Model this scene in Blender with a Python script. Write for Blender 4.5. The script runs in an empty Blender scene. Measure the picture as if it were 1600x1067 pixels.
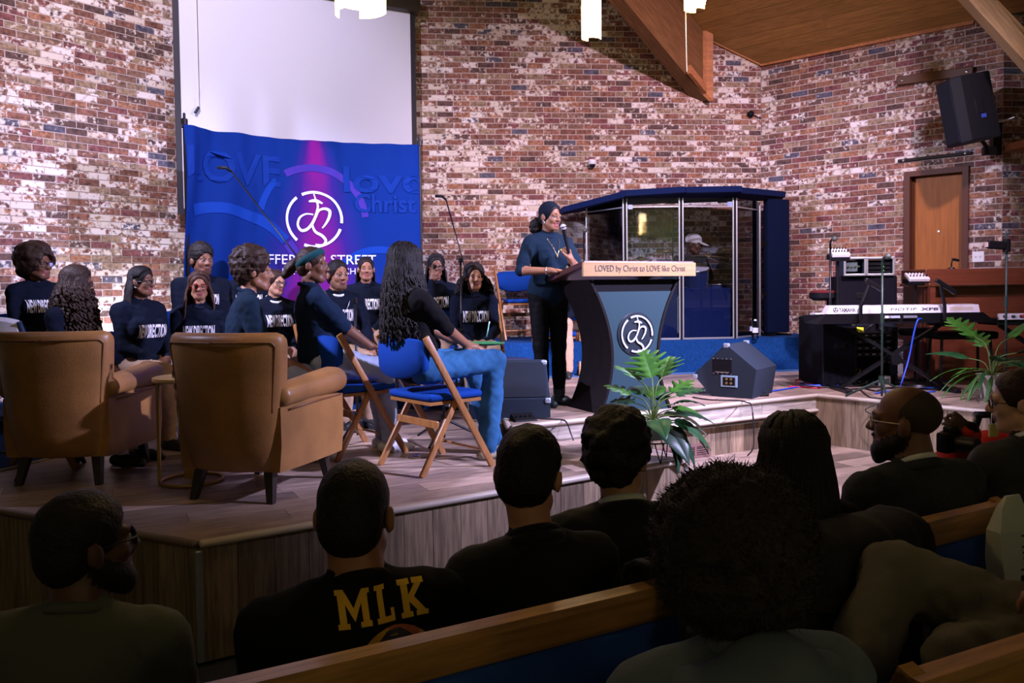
import bpy, bmesh, math, random
import numpy as np
from mathutils import Vector, Matrix, Euler
from mathutils.bvhtree import BVHTree
scene = bpy.context.scene
C = scene.collection
random.seed(7)
PI = math.pi
# ------------------------------------------------------------------ camera
FPX, EYE = 1273.0, 1.64
PITCH, ROLL, PRY = math.radians(2.0), 0.012, 499.5
_fw = Vector((0, math.cos(PITCH), -math.sin(PITCH)))
_r0 = Vector((1, 0, 0)); _u0 = Vector((0, math.sin(PITCH), math.cos(PITCH)))
_r = math.cos(ROLL)*_r0 - math.sin(ROLL)*_u0
_u = math.cos(ROLL)*_u0 + math.sin(ROLL)*_r0
cd = bpy.data.cameras.new('camera'); cam = bpy.data.objects.new('camera', cd); C.objects.link(cam)
cd.sensor_width = 36.0; cd.lens = FPX/1600*36.0; cd.clip_start = 0.05
cd.shift_y = -(533.5-PRY)/1600.0
cam.matrix_world = Matrix(((_r.x, _u.x, -_fw.x, 0), (_r.y, _u.y, -_fw.y, 0), (_r.z, _u.z, -_fw.z, EYE), (0, 0, 0, 1)))
scene.camera = cam
# ------------------------------------------------------------------ colour management, world
vs = scene.view_settings
scene.display_settings.display_device = 'sRGB'
vs.view_transform = 'Standard'; vs.look = 'None'; vs.gamma = 1.0; vs.use_curve_mapping = False
vs.exposure = 0.0
w = bpy.data.worlds.new('hall_air'); scene.world = w; w.use_nodes = True
w.node_tree.nodes['Background'].inputs[0].default_value = (0.50, 0.44, 0.42, 1)
w.node_tree.nodes['Background'].inputs[1].default_value = 0.03
# ------------------------------------------------------------------ stage lamps (theatre spots hung left and right of the stage, wall uplights)
def spot(name, loc, target, watts, col, angle, size=0.12, blend=0.35):
    l = bpy.data.lights.new(name, 'SPOT'); l.energy = watts; l.color = col
    l.spot_size = math.radians(angle); l.spot_blend = blend; l.shadow_soft_size = size
    o = bpy.data.objects.new(name, l); C.objects.link(o); o.location = loc
    o.rotation_euler = (Vector(target)-Vector(loc)).to_track_quat('-Z', 'Y').to_euler()
    return o
spot('stage_spot_right', (5.9, 3.6, 4.6), (-1.3, 7.0, 0.9), 5200, (0.62, 0.58, 1.0), 46, 0.12, 0.6)
spot('stage_spot_left', (-5.2, 3.9, 4.6), (1.6, 7.4, 1.0), 2600, (0.68, 0.64, 1.0), 54, 0.12, 0.5)
spot('stage_spot_lectern', (2.6, 3.5, 5.3), (1.8, 7.0, 0.7), 1700, (0.80, 0.70, 1.0), 46, 0.12, 0.5)
spot('wall_spot_magenta', (3.4, 3.2, 5.7), (1.8, 10.2, 1.6), 2600, (0.95, 0.68, 0.92), 62, 0.15, 0.8)
spot('wall_spot_left', (-2.4, 4.0, 5.7), (-3.0, 9.0, 3.0), 1350, (0.90, 0.74, 0.98), 70, 0.15, 0.7)
spot('hall_wash', (4.6, -3.0, 4.7), (4.3, -5.5, 2.0), 260, (0.90, 1.0, 0.70), 75, 0.1, 0.9)
spot('uplight_left_wall', (-3.55, 7.75, 0.95), (-4.1, 8.2, 2.3), 120, (0.80, 0.78, 1.0), 120, 0.05, 0.9)
spot('uplight_mid_wall', (-0.95, 9.5, 0.85), (-0.85, 10.3, 2.2), 70, (0.9, 0.85, 1.0), 120, 0.05, 0.9)
# ------------------------------------------------------------------ layout helpers: a pixel of the photograph plus a depth or a floor height gives a point
def ray(px, py): return _fw + _r*((px-800)/FPX) - _u*((py-PRY)/FPX)
def at(px, py, Y):
    d = ray(px, py); t = Y/d.y; return Vector((0, 0, EYE)) + d*t
def on(px, py, z):
    d = ray(px, py); t = (z-EYE)/d.z; return Vector((0, 0, EYE)) + d*t
def pix(p):
    d = Vector(p)-Vector((0, 0, EYE)); k = d.dot(_fw)
    return 800+FPX*d.dot(_r)/k, PRY-FPX*d.dot(_u)/k
ZS, ZL, ZU, ZC = 0.26, 0.56, 0.70, 1.07      # side floor, lower stage, upper stage, carpeted riser
# ------------------------------------------------------------------ materials
def nodes(m):
    m.use_nodes = True; nt = m.node_tree; return nt, nt.nodes, nt.links
MATS = {}
def mat(name, col, rough=0.6, metal=0.0, var=0.0, vscale=6.0, stretch=(1, 1, 1), bump=0.0, bscale=60.0, rnd=0.0, emit=None, spec=None, coat=0.0, sheen=0.0, col2=None):
    """principled material; var: noise mottling between col and a darker tone (or col2), rnd: brightness spread from piece to piece"""
    if name in MATS: return MATS[name]
    m = bpy.data.materials.new(name); nt, N, L = nodes(m); p = N['Principled BSDF']
    p.inputs['Base Color'].default_value = (*col, 1); p.inputs['Roughness'].default_value = rough; p.inputs['Metallic'].default_value = metal
    if spec is not None: p.inputs['Specular IOR Level'].default_value = spec
    if coat: p.inputs['Coat Weight'].default_value = coat; p.inputs['Coat Roughness'].default_value = 0.25
    if sheen: p.inputs['Sheen Weight'].default_value = sheen
    src = None
    if var or bump:
        tc = N.new('ShaderNodeTexCoord'); mp = N.new('ShaderNodeMapping'); L.new(tc.outputs['Object'], mp.inputs['Vector'])
        mp.inputs['Scale'].default_value = stretch
    if rnd:
        oi = N.new('ShaderNodeObjectInfo'); ge = N.new('ShaderNodeNewGeometry')
        ad = N.new('ShaderNodeMath'); ad.operation = 'ADD'; L.new(oi.outputs['Random'], ad.inputs[0]); L.new(ge.outputs['Random Per Island'], ad.inputs[1])
        fr = N.new('ShaderNodeMath'); fr.operation = 'FRACT'; L.new(ad.outputs[0], fr.inputs[0])
    if var:
        no = N.new('ShaderNodeTexNoise'); no.inputs['Scale'].default_value = vscale; no.inputs['Detail'].default_value = 6
        if rnd:
            no.noise_dimensions = '4D'; ml = N.new('ShaderNodeMath'); ml.operation = 'MULTIPLY'; ml.inputs[1].default_value = 37.0
            L.new(fr.outputs[0], ml.inputs[0]); L.new(ml.outputs[0], no.inputs['W'])
        L.new(mp.outputs[0], no.inputs['Vector'])
        rp = N.new('ShaderNodeValToRGB'); L.new(no.outputs['Fac'], rp.inputs[0])
        rp.color_ramp.elements[0].position = 0.35; rp.color_ramp.elements[1].position = 0.65
        d = col2 if col2 else tuple(c*(1-var) for c in col)
        rp.color_ramp.elements[0].color = (*d, 1); rp.color_ramp.elements[1].color = (*col, 1)
        src = rp.outputs[0]
    if rnd:
        mr = N.new('ShaderNodeMapRange'); L.new(fr.outputs[0], mr.inputs[0]); mr.inputs[3].default_value = 1-rnd; mr.inputs[4].default_value = 1+rnd
        vm = N.new('ShaderNodeVectorMath'); vm.operation = 'SCALE'
        if src: L.new(src, vm.inputs[0])
        else: vm.inputs[0].default_value = col
        L.new(mr.outputs[0], vm.inputs['Scale']); src = vm.outputs[0]
    if src: L.new(src, p.inputs['Base Color'])
    if bump:
        nb = N.new('ShaderNodeTexNoise'); nb.inputs['Scale'].default_value = bscale; nb.inputs['Detail'].default_value = 4; L.new(mp.outputs[0], nb.inputs['Vector'])
        bp = N.new('ShaderNodeBump'); bp.inputs['Strength'].default_value = bump; bp.inputs['Distance'].default_value = 0.01
        L.new(nb.outputs['Fac'], bp.inputs['Height']); L.new(bp.outputs[0], p.inputs['Normal'])
    if emit:
        p.inputs['Emission Color'].default_value = (*emit[0], 1); p.inputs['Emission Strength'].default_value = emit[1]
    MATS[name] = m; return m

def brick_mat():
    m = bpy.data.materials.new('whitewashed_brick'); nt, N, L = nodes(m); p = N['Principled BSDF']; p.inputs['Roughness'].default_value = 0.85
    def math_(op, a, b=None):
        n = N.new('ShaderNodeMath'); n.operation = op
        for i, v in enumerate((a, b)):
            if v is None: continue
            if isinstance(v, (int, float)): n.inputs[i].default_value = v
            else: L.new(v, n.inputs[i])
        return n.outputs[0]
    oi = N.new('ShaderNodeObjectInfo'); ge = N.new('ShaderNodeNewGeometry')
    r1 = math_('FRACT', math_('ADD', oi.outputs['Random'], ge.outputs['Random Per Island']))
    r2 = math_('FRACT', math_('MULTIPLY', r1, 91.7)); r3 = math_('FRACT', math_('MULTIPLY', r1, 517.3))
    ramp = N.new('ShaderNodeValToRGB'); L.new(r1, ramp.inputs[0]); e = ramp.color_ramp; e.interpolation = 'CONSTANT'
    cols = [(0, (.17, .075, .050)), (.16, (.225, .098, .064)), (.34, (.095, .052, .042)), (.46, (.29, .135, .075)), (.58, (.20, .112, .075)), (.72, (.27, .185, .115)), (.86, (.175, .062, .058)), (.955, (.085, .080, .110))]
    e.elements[0].position = 0; e.elements[0].color = (*cols[0][1], 1); e.elements[1].position = cols[1][0]; e.elements[1].color = (*cols[1][1], 1)
    for pos, c in cols[2:]:
        el = e.elements.new(pos); el.color = (*c, 1)
    # mottling inside each brick
    n1 = N.new('ShaderNodeTexNoise'); n1.noise_dimensions = '4D'; n1.inputs['Scale'].default_value = 30; n1.inputs['Detail'].default_value = 6; L.new(ge.outputs['Position'], n1.inputs['Vector']); L.new(math_('MULTIPLY', r1, 61.0), n1.inputs['W'])
    mr = N.new('ShaderNodeMapRange'); L.new(n1.outputs['Fac'], mr.inputs[0]); mr.inputs[1].default_value = .3; mr.inputs[2].default_value = .7; mr.inputs[3].default_value = .35; mr.inputs[4].default_value = 1.55
    base = N.new('ShaderNodeVectorMath'); base.operation = 'SCALE'; L.new(ramp.outputs[0], base.inputs[0]); L.new(mr.outputs[0], base.inputs['Scale'])
    # limewash that survives in blotches, heavier on some bricks and in some stretches of wall
    n2 = N.new('ShaderNodeTexNoise'); n2.noise_dimensions = '4D'; L.new(math_('MULTIPLY', r3, 83.0), n2.inputs['W']); n2.inputs['Scale'].default_value = 22; n2.inputs['Detail'].default_value = 5; n2.inputs['Roughness'].default_value = .55; L.new(ge.outputs['Position'], n2.inputs['Vector'])
    n3 = N.new('ShaderNodeTexNoise'); n3.inputs['Scale'].default_value = 0.9; n3.inputs['Detail'].default_value = 3; L.new(ge.outputs['Position'], n3.inputs['Vector'])
    sx = N.new('ShaderNodeSeparateXYZ'); L.new(ge.outputs['Position'], sx.inputs[0])
    wear = N.new('ShaderNodeMapRange'); L.new(sx.outputs[0], wear.inputs[0]); wear.inputs[1].default_value = 2.2; wear.inputs[2].default_value = 3.6; wear.inputs[3].default_value = 0.0; wear.inputs[4].default_value = -.085
    lvl = math_('ADD', math_('ADD', math_('MULTIPLY', r2, 0.31), wear.outputs[0]), math_('MULTIPLY', math_('SUBTRACT', n3.outputs['Fac'], 0.5), 0.48))
    v = math_('ADD', n2.outputs['Fac'], math_('SUBTRACT', lvl, 0.118))
    ws = N.new('ShaderNodeMapRange'); L.new(v, ws.inputs[0]); ws.inputs[1].default_value = .565; ws.inputs[2].default_value = .66
    wc = N.new('ShaderNodeMix'); wc.data_type = 'RGBA'; L.new(r3, wc.inputs[0]); wc.inputs[6].default_value = (.58, .50, .40, 1); wc.inputs[7].default_value = (.74, .69, .66, 1)
    mx = N.new('ShaderNodeMix'); mx.data_type = 'RGBA'; L.new(ws.outputs[0], mx.inputs[0]); L.new(base.outputs[0], mx.inputs[6]); L.new(wc.outputs[2], mx.inputs[7])
    L.new(mx.outputs[2], p.inputs['Base Color'])
    bp = N.new('ShaderNodeBump'); bp.inputs['Strength'].default_value = .35; bp.inputs['Distance'].default_value = .006; L.new(n2.outputs['Fac'], bp.inputs['Height']); L.new(bp.outputs[0], p.inputs['Normal'])
    return m
BRICK = brick_mat()
MORTAR = mat('mortar', (.55, .46, .42), .9, var=.25, vscale=9, bump=.3, bscale=90)
PLANKF = mat('floor_plank_wood', (.38, .275, .215), .42, var=.55, vscale=5, stretch=(1.2, 14, 14), rnd=.45, bump=.06, bscale=30)
PLANKV = mat('riser_plank_wood', (.27, .195, .125), .65, spec=.25, var=.5, vscale=5, stretch=(13, 13, 1.0), rnd=.38, bump=.08, bscale=30)
FASCIA = mat('fascia_wood', (.48, .42, .355), .55, var=.5, vscale=4, stretch=(1.2, 12, 12), rnd=.12)
NOSING = mat('nosing_vinyl', (.50, .43, .36), .35, var=.12, vscale=5)
PINE = mat('ceiling_pine', (.40, .205, .062), .55, spec=.2, var=.35, vscale=4, stretch=(1.2, 12, 12), rnd=.14)
BEAM = mat('beam_fir', (.225, .105, .040), .6, spec=.2, var=.40, vscale=4, stretch=(1.0, 12, 12), bump=.05)
BEAML = mat('beam_fir_pale', (.50, .34, .16), .5, var=.3, vscale=4, stretch=(1.0, 12, 12))
TRIMW = mat('trim_fir', (.50, .20, .075), .55, spec=.2, var=.3, vscale=5, stretch=(1.2, 8, 8))
CARPET = mat('blue_carpet', (.006, .052, .20), .95, var=.35, vscale=40, bump=.5, bscale=300, spec=.1)
OAK = mat('honey_oak', (.46, .235, .065), .38, var=.40, vscale=5, stretch=(1.2, 16, 16), coat=.2)
BLACK = mat('black_plastic', (.008, .008, .010), .45, spec=.25)
BLACKM = mat('black_metal', (.015, .015, .018), .35, metal=.6)
STEEL = mat('chrome', (.75, .76, .80), .18, metal=1.0)
ALU = mat('aluminium', (.62, .66, .72), .35, metal=.85)
WHITE = mat('white_plastic', (.78, .78, .80), .4)
# ------------------------------------------------------------------ mesh helpers
class MB:
    def __init__(s): s.v = []; s.f = []; s.m = []; s.mats = []
    def mi(s, m):
        if m not in s.mats: s.mats.append(m)
        return s.mats.index(m)
    def add(s, vs_, fs, m=None, M=None):
        o = len(s.v); i = s.mi(m) if m else 0
        s.v += [tuple(M @ Vector(q)) if M else tuple(q) for q in vs_]
        s.f += [tuple(o+k for k in f) for f in fs]; s.m += [i]*len(fs); return s
    def box(s, c, d, m=None, rot=None, bev=0.0):
        M = Matrix.Translation(c) @ (Euler(rot).to_matrix().to_4x4() if rot is not None else Matrix.Identity(4))
        x, y, z = d[0]/2, d[1]/2, d[2]/2
        if not bev:
            vs_ = [(-x, -y, -z), (x, -y, -z), (x, y, -z), (-x, y, -z), (-x, -y, z), (x, -y, z), (x, y, z), (-x, y, z)]
            fs = [(0, 3, 2, 1), (4, 5, 6, 7), (0, 1, 5, 4), (1, 2, 6, 5), (2, 3, 7, 6), (3, 0, 4, 7)]
            return s.add(vs_, fs, m, M)
        b = min(bev, x*.98, y*.98, z*.98)
        bm = bmesh.new(); bmesh.ops.create_cube(bm, size=1); bmesh.ops.scale(bm, vec=d, verts=bm.verts)
        bmesh.ops.bevel(bm, geom=list(bm.edges), offset=b, segments=2, profile=.5, affect='EDGES', clamp_overlap=True)
        return s.bm(bm, m, M)
    def bm(s, bm, m=None, M=None):
        bm.verts.index_update(); vs_ = [v.co[:] for v in bm.verts]; fs = [[v.index for v in f.verts] for f in bm.faces]; bm.free(); return s.add(vs_, fs, m, M)
    def tube(s, pts, r, n=8, m=None, caps=True, closed=False):
        pts = [Vector(p) for p in pts]; k = len(pts); rs = r if isinstance(r, (list, tuple)) else [r]*k
        vs_ = []; fs = []; ref = None
        for i, p in enumerate(pts):
            if closed: t = pts[(i+1) % k]-pts[i-1]
            else: t = pts[min(i+1, k-1)]-pts[max(i-1, 0)]
            t.normalize()
            if ref is None:
                ref = Vector((0, 0, 1)) if abs(t.z) < .9 else Vector((1, 0, 0))
            a = t.cross(ref)
            if a.length < 1e-6: a = t.cross(Vector((.3, .9, .2)))
            a.normalize(); b = t.cross(a); ref = -b if False else ref
            for j in range(n):
                th = 2*PI*j/n; vs_.append(p+(a*math.cos(th)+b*math.sin(th))*rs[i])
        for i in range(k if closed else k-1):
            for j in range(n):
                a0 = i*n+j; a1 = i*n+(j+1) % n; b0 = ((i+1) % k)*n+j; b1 = ((i+1) % k)*n+(j+1) % n; fs.append((a0, b0, b1, a1))
        if caps and not closed: fs += [tuple(range(n)), tuple(reversed(range((k-1)*n, k*n)))]
        return s.add(vs_, fs, m)
    def lathe(s, prof, n=20, m=None, M=None, caps=True):
        vs_ = []; fs = []
        for r, z in prof:
            for j in range(n):
                th = 2*PI*j/n; vs_.append((r*math.cos(th), r*math.sin(th), z))
        for i in range(len(prof)-1):
            for j in range(n): fs.append((i*n+j, i*n+(j+1) % n, (i+1)*n+(j+1) % n, (i+1)*n+j))
        if caps: fs += [tuple(reversed(range(n))), tuple(range((len(prof)-1)*n, len(prof)*n))]
        return s.add(vs_, fs, m, M)
    def prism(s, poly, z0, z1, m=None, M=None):
        """polygon in xy extruded between z0 and z1"""
        n = len(poly); vs_ = [(x, y, z0) for x, y in poly]+[(x, y, z1) for x, y in poly]
        fs = [tuple(reversed(range(n))), tuple(range(n, 2*n))]+[(i, (i+1) % n, n+(i+1) % n, n+i) for i in range(n)]
        return s.add(vs_, fs, m, M)
    def ball(s, c, r, m=None, seg=12, rings=8, M=None):
        rr = r if isinstance(r, (tuple, list)) else (r, r, r)
        bm = bmesh.new(); bmesh.ops.create_uvsphere(bm, u_segments=seg, v_segments=rings, radius=1)
        T_ = Matrix.Translation(c) @ Matrix.Diagonal((*rr, 1))
        return s.bm(bm, m, (M @ T_) if M else T_)
    def mesh(s, name, m=None, smooth=False):
        me = bpy.data.meshes.new(name); me.from_pydata(s.v, [], s.f)
        for x in (s.mats or ([m] if m else [])): me.materials.append(x)
        if s.mats: me.polygons.foreach_set('material_index', s.m)
        if smooth: me.polygons.foreach_set('use_smooth', [True]*len(s.f))
        me.update(); return me
    def build(s, name, m=None, parent=None, smooth=False, fix=True):
        me = s.mesh(name, m, smooth)
        if fix:
            bm = bmesh.new(); bm.from_mesh(me); bmesh.ops.recalc_face_normals(bm, faces=bm.faces); bm.to_mesh(me); bm.free()
        if smooth == 'auto':
            me.set_sharp_from_angle(angle=math.radians(35))
        return link(name, me, parent)
def link(name, me, parent=None):
    o = bpy.data.objects.new(name, me); C.objects.link(o)
    if parent is not None: o.parent = parent
    return o
def tag(o, label=None, cat=None, group=None, kind=None):
    if label: o['label'] = label
    if cat: o['category'] = cat
    if group: o['group'] = group
    if kind: o['kind'] = kind
    return o
def thing(name, label, cat, loc=(0, 0, 0), rz=0.0, group=None):
    o = bpy.data.objects.new(name, None); C.objects.link(o); o.empty_display_size = .1
    o.location = loc; o.rotation_euler = (0, 0, rz); tag(o, label, cat, group); return o
def kids(o): return [c for c in bpy.data.objects if c.parent is o]
def dup(root, loc, rz, label, group=None):
    r = root.copy(); C.objects.link(r); r.location = loc; r.rotation_euler = (0, 0, rz); r['label'] = label
    if group: r['group'] = group
    for ch in kids(root):
        c = ch.copy(); C.objects.link(c); c.parent = r
        for g in kids(ch):
            d = g.copy(); C.objects.link(d); d.parent = c
    return r
def text_mb(txt, width, height=None, depth=0.0, bold=0.0, mb=None, m=None, M=None, shear=0.0, space=1.0):
    """letters as a flat mesh centred on the origin in the xz plane, facing -y"""
    cu = bpy.data.curves.new('t', 'FONT'); cu.body = txt; cu.size = 1; cu.offset = bold; cu.shear = shear; cu.resolution_u = 3; cu.space_character = space
    cu.extrude = 0; ob = bpy.data.objects.new('t', cu); C.objects.link(ob); bpy.context.view_layer.update()
    me = ob.to_mesh(); vs_ = np.array([v.co[:] for v in me.vertices]); fs = [tuple(p.vertices) for p in me.polygons]; ob.to_mesh_clear()
    bpy.data.objects.remove(ob); bpy.data.curves.remove(cu)
    lo, hi = vs_.min(0), vs_.max(0); s = width/(hi[0]-lo[0]); sz = (height/(hi[1]-lo[1])) if height else s
    out = [((v[0]-(lo[0]+hi[0])/2)*s, -depth, (v[1]-(lo[1]+hi[1])/2)*sz) for v in vs_]
    mb = mb or MB(); mb.add(out, fs, m, M); return mb
def ribbon(pts, wd, mb, m=None, M=None, taper=True):
    """flat stroke of a drawn line in the xz plane (x, z points)"""
    n = len(pts); vs_ = []; fs = []
    for i in range(n):
        a = Vector(pts[max(i-1, 0)]); b = Vector(pts[min(i+1, n-1)]); t = (b-a); t.normalize(); nn = Vector((-t.y, t.x))
        ww = (wd[i] if isinstance(wd, list) else wd)/2
        p = Vector(pts[i]); vs_ += [(p.x+nn.x*ww, 0, p.y+nn.y*ww), (p.x-nn.x*ww, 0, p.y-nn.y*ww)]
    for i in range(n-1): fs.append((2*i, 2*i+1, 2*i+3, 2*i+2))
    mb.add(vs_, fs, m, M); return mb
def spline(pts, k=8, closed=False):
    """Catmull-Rom through the points"""
    P_ = [np.array(p, float) for p in pts]; out = []; n = len(P_)
    rng = range(n) if closed else range(n-1)
    for i in rng:
        if closed: p0, p1, p2, p3 = P_[i-1], P_[i], P_[(i+1) % n], P_[(i+2) % n]
        else: p0, p1, p2, p3 = P_[max(i-1, 0)], P_[i], P_[i+1], P_[min(i+2, n-1)]
        for j in range(k):
            t = j/k; out.append(tuple(.5*((2*p1)+(-p0+p2)*t+(2*p0-5*p1+4*p2-p3)*t*t+(-p0+3*p1-3*p2+p3)*t**3)))
    if not closed: out.append(tuple(P_[-1]))
    return out
def clip_poly(subj, clip):
    """Sutherland-Hodgman, both counter-clockwise and convex"""
    out = list(subj)
    for i in range(len(clip)):
        a, b = clip[i], clip[(i+1) % len(clip)]; inp = out; out = []
        if not inp: break
        side = lambda p: (b[0]-a[0])*(p[1]-a[1])-(b[1]-a[1])*(p[0]-a[0])
        for j in range(len(inp)):
            p, q = inp[j-1], inp[j]; sp, sq = side(p), side(q)
            if (sp >= 0) != (sq >= 0):
                t = sp/(sp-sq); out.append((p[0]+(q[0]-p[0])*t, p[1]+(q[1]-p[1])*t))
            if sq >= 0: out.append(q)
    return out
def ccw(poly):
    a = sum(poly[i-1][0]*poly[i][1]-poly[i][0]*poly[i-1][1] for i in range(len(poly))); return poly if a > 0 else poly[::-1]
def area(poly): return abs(sum(poly[i-1][0]*poly[i][1]-poly[i][0]*poly[i-1][1] for i in range(len(poly))))/2
# ================================================================== the room
def structure(name, mb, m=None, **k):
    return tag(mb.build(name, m, **k), kind='structure')
WM = lambda x: 10.19+0.0926*x                                   # plan line of the middle wall
KL = Vector((-2.61, 9.95)); KR = Vector((3.21, 10.487)); KT = Vector((5.21, 8.67))
LSTART = KL-Vector((.77, 1))*3.4; TEND = Vector((9.0, 8.67+.0926*3.79))
RD = (KT-KR).normalized()
def wall_u(px, A, B):
    """distance along plan line A->B where the ray of pixel column px crosses it"""
    d = ray(px, 450); D = B-A; M_ = Matrix(((d.x, -D.x), (d.y, -D.y))); s = M_.inverted() @ A; return s[1]*D.length
def wall_z(px, py, A, B):
    D = (B-A).normalized(); p = A+D*wall_u(px, A, B); return at(px, py, p.y).z
BL, BH, GAP = .1932, .0577, .0100
_full = MB(); x, y, z = BL/2, .016, BH/2
_full.add([(-x, -y, -z), (x, -y, -z), (x, -y, z), (-x, -y, z), (-x, y, -z), (x, y, -z), (x, y, z), (-x, y, z)], [(0, 1, 2, 3), (1, 5, 6, 2), (5, 4, 7, 6), (4, 0, 3, 7), (3, 2, 6, 7), (4, 5, 1, 0)], BRICK)
BRICKME = _full.mesh('brick')
def brick_wall(name, A, B, z0, z1, hole=None, singles=300, zb=0.0):
    D = B-A; Ln = D.length; D = D/Ln; ang = math.atan2(D.y, D.x); nrm = Vector((D.y, -D.x))       # normal towards the hall
    W = Matrix.Translation((A.x, A.y, 0)) @ Matrix.Rotation(ang, 4, 'Z')
    mb = MB()
    def slab(u0, u1, a, b): mb.box(((u0+u1)/2, .1042, (a+b)/2), (u1-u0, .2, b-a), MORTAR)
    if hole:
        slab(0, hole[0], zb, z1); slab(hole[1], Ln, zb, z1); slab(hole[0], hole[1], hole[3], z1)
        if hole[2] > zb: slab(hole[0], hole[1], zb, hole[2])
    else: slab(0, Ln, zb, z1)
    root = structure(name, mb); root.matrix_world = W
    cells = []; rows = math.ceil((z1-z0)/(BH+GAP))
    rnd = random.Random(name)
    for r in range(rows):
        zc = z0+(r+.5)*(BH+GAP); u = -(BL+GAP)*(.5 if r % 2 else 0)+.003
        while u < Ln:
            segs = [(max(u, .004), min(u+BL, Ln-.004))]
            if hole and zc+BH/2 > hole[2] and zc < hole[3]-.004:
                nx = []
                for a, b in segs:
                    if a < hole[0]: nx.append((a, min(b, hole[0])))
                    if b > hole[1]: nx.append((max(a, hole[1]), b))
                segs = nx
            for a, b in segs:
                if b-a > .02: cells.append((a, b, zc, rnd.uniform(-.002, .002)))
            u += BL+GAP
    def score(c):
        p = W @ Vector(((c[0]+c[1])/2, 0, c[2])); px, py = pix(p)
        ok = 4 < px < 1596 and 4 < py < 430 and c[1]-c[0] > BL-.001
        return (0 if ok else 1, p.length)
    cells.sort(key=score); stuff = MB()
    for i, (a, b, zc, j) in enumerate(cells):
        if i < singles and b-a > BL-.001:
            o = bpy.data.objects.new('brick', BRICKME); C.objects.link(o); o.parent = root
            o.location = ((a+b)/2, .016+j, zc); o.rotation_euler = (rnd.uniform(-.02, .02), rnd.uniform(-.006, .006), rnd.uniform(-.006, .006))
        else:
            stuff.box(((a+b)/2, .016+j, zc), (b-a, .032, BH), BRICK)
    s = stuff.build('brick', parent=root, fix=False); s['kind'] = 'stuff'
    return root, W
brick_wall('wall_left', LSTART, KL, .62, 5.55)
brick_wall('wall_rear', KL, KR, .88, 5.62)
du0, du1 = wall_u(1413, KR, KT), wall_u(1513, KR, KT); dz = wall_z(1463, 264, KR, KT)
wr, WR = brick_wall('wall_right', KR, KT, .75, 4.47, hole=(du0, du1, ZU, dz))
brick_wall('wall_far_right', KT, TEND, .75, 4.6)
# hall behind the camera: pale walls that the acrylic of the drum booth mirrors
PALE = mat('pale_green_wall', (.66, .74, .50), .8)
mb = MB(); mb.box((0, -5.6, 2.6), (18, .2, 5.2)); structure('wall_front', mb, PALE)
mb = MB(); mb.box((-9.1, 0, 2.6), (.2, 14.2, 5.2)); structure('wall_far_left', mb, PALE)
mb = MB(); mb.box((9.1, .9, 2.6), (.2, 16.0, 5.2)); structure('wall_side_right', mb, PALE)
# door in the right wall
dm = mat('door_veneer', (.36, .125, .022), .5, spec=.2, var=.22, vscale=3, stretch=(14, 14, 1.0)); fm = mat('door_frame_paint', (.095, .034, .018), .5, spec=.2)
droot = MB(); dw = du1-du0; dh = dz-ZU
fr = MB()
for u in (du0+.03, du1-.03): fr.box((u, .045, ZU+dh/2), (.06, .15, dh))
fr.box(((du0+du1)/2, .045, dz-.03), (dw-.12, .15, .06))
for u in (du0+.07, du1-.07): fr.box((u, .075, ZU+dh/2-.03), (.03, .02, dh-.06))
dt = structure('door_1', MB().box(((du0+du1)/2, .10, ZU+dh/2-.03), (dw-.12, .04, dh-.07), bev=.002), dm); dt.matrix_world = WR
fr.build('door_frame', fm, dt)
hd = MB(); hd.tube([(du1-.11, .08, ZU+.98), (du1-.11, .03, ZU+.98), (du1-.20, .025, ZU+.98)], .010, 8); hd.lathe([(.028, 0), (.028, .008)], 12, M=Matrix.Translation((du1-.11, .08, ZU+.98)) @ Matrix.Rotation(PI/2, 4, 'X'))
hd.build('door_handle', STEEL, dt, smooth=True)
MB().lathe([(0, 0), (.012, 0), (.012, .004), (0, .005)], 10, M=Matrix.Translation(((du0+du1)/2+.01, .08, ZU+1.55)) @ Matrix.Rotation(PI/2, 4, 'X')).build('peephole', STEEL, dt)
# ------------------------------------------------------------------ floors and stage
mb = MB(); mb.box((0, 1.8, -.1), (18.2, 18.0, .2)); structure('floor', mb, mat('hall_carpet', (.035, .040, .060), .95, var=.3, vscale=60))
FL, FR, LL = on(310, 845, ZL), on(1070, 715, ZL), on(0, 793, ZL)
UA, UB, UC = on(797, 665, ZU), on(1275, 615, ZU), on(1540, 640, ZU)
xy = lambda p: (p.x, p.y)
V2 = lambda p: Vector((p[0], p[1]))
fl, fr_, ll, ua, ub, uc = [V2(p) for p in (FL, FR, LL, UA, UB, UC)]
_wl = (KL-LSTART).normalized(); _off = Vector((_wl.y, -_wl.x))*.03
llx = fl+(ll-fl).normalized()*4.2
ucx = ub+(uc-ub).normalized()*3.6
uab = Vector((-.16, 7.5))
fd = (fr_-fl).normalized(); fn = Vector((-fd.y, fd.x))
ud = (ub-ua).normalized()
def isect(p, d, q, e):
    M_ = Matrix(((d.x, -e.x), (d.y, -e.y))); s = M_.inverted() @ (q-p); return p+d*s[0]
G = isect(ua, (ua-uab).normalized(), fl, fd)
Q = isect(fr_, fn, ua, ud)
PANG = math.radians(27)
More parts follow.
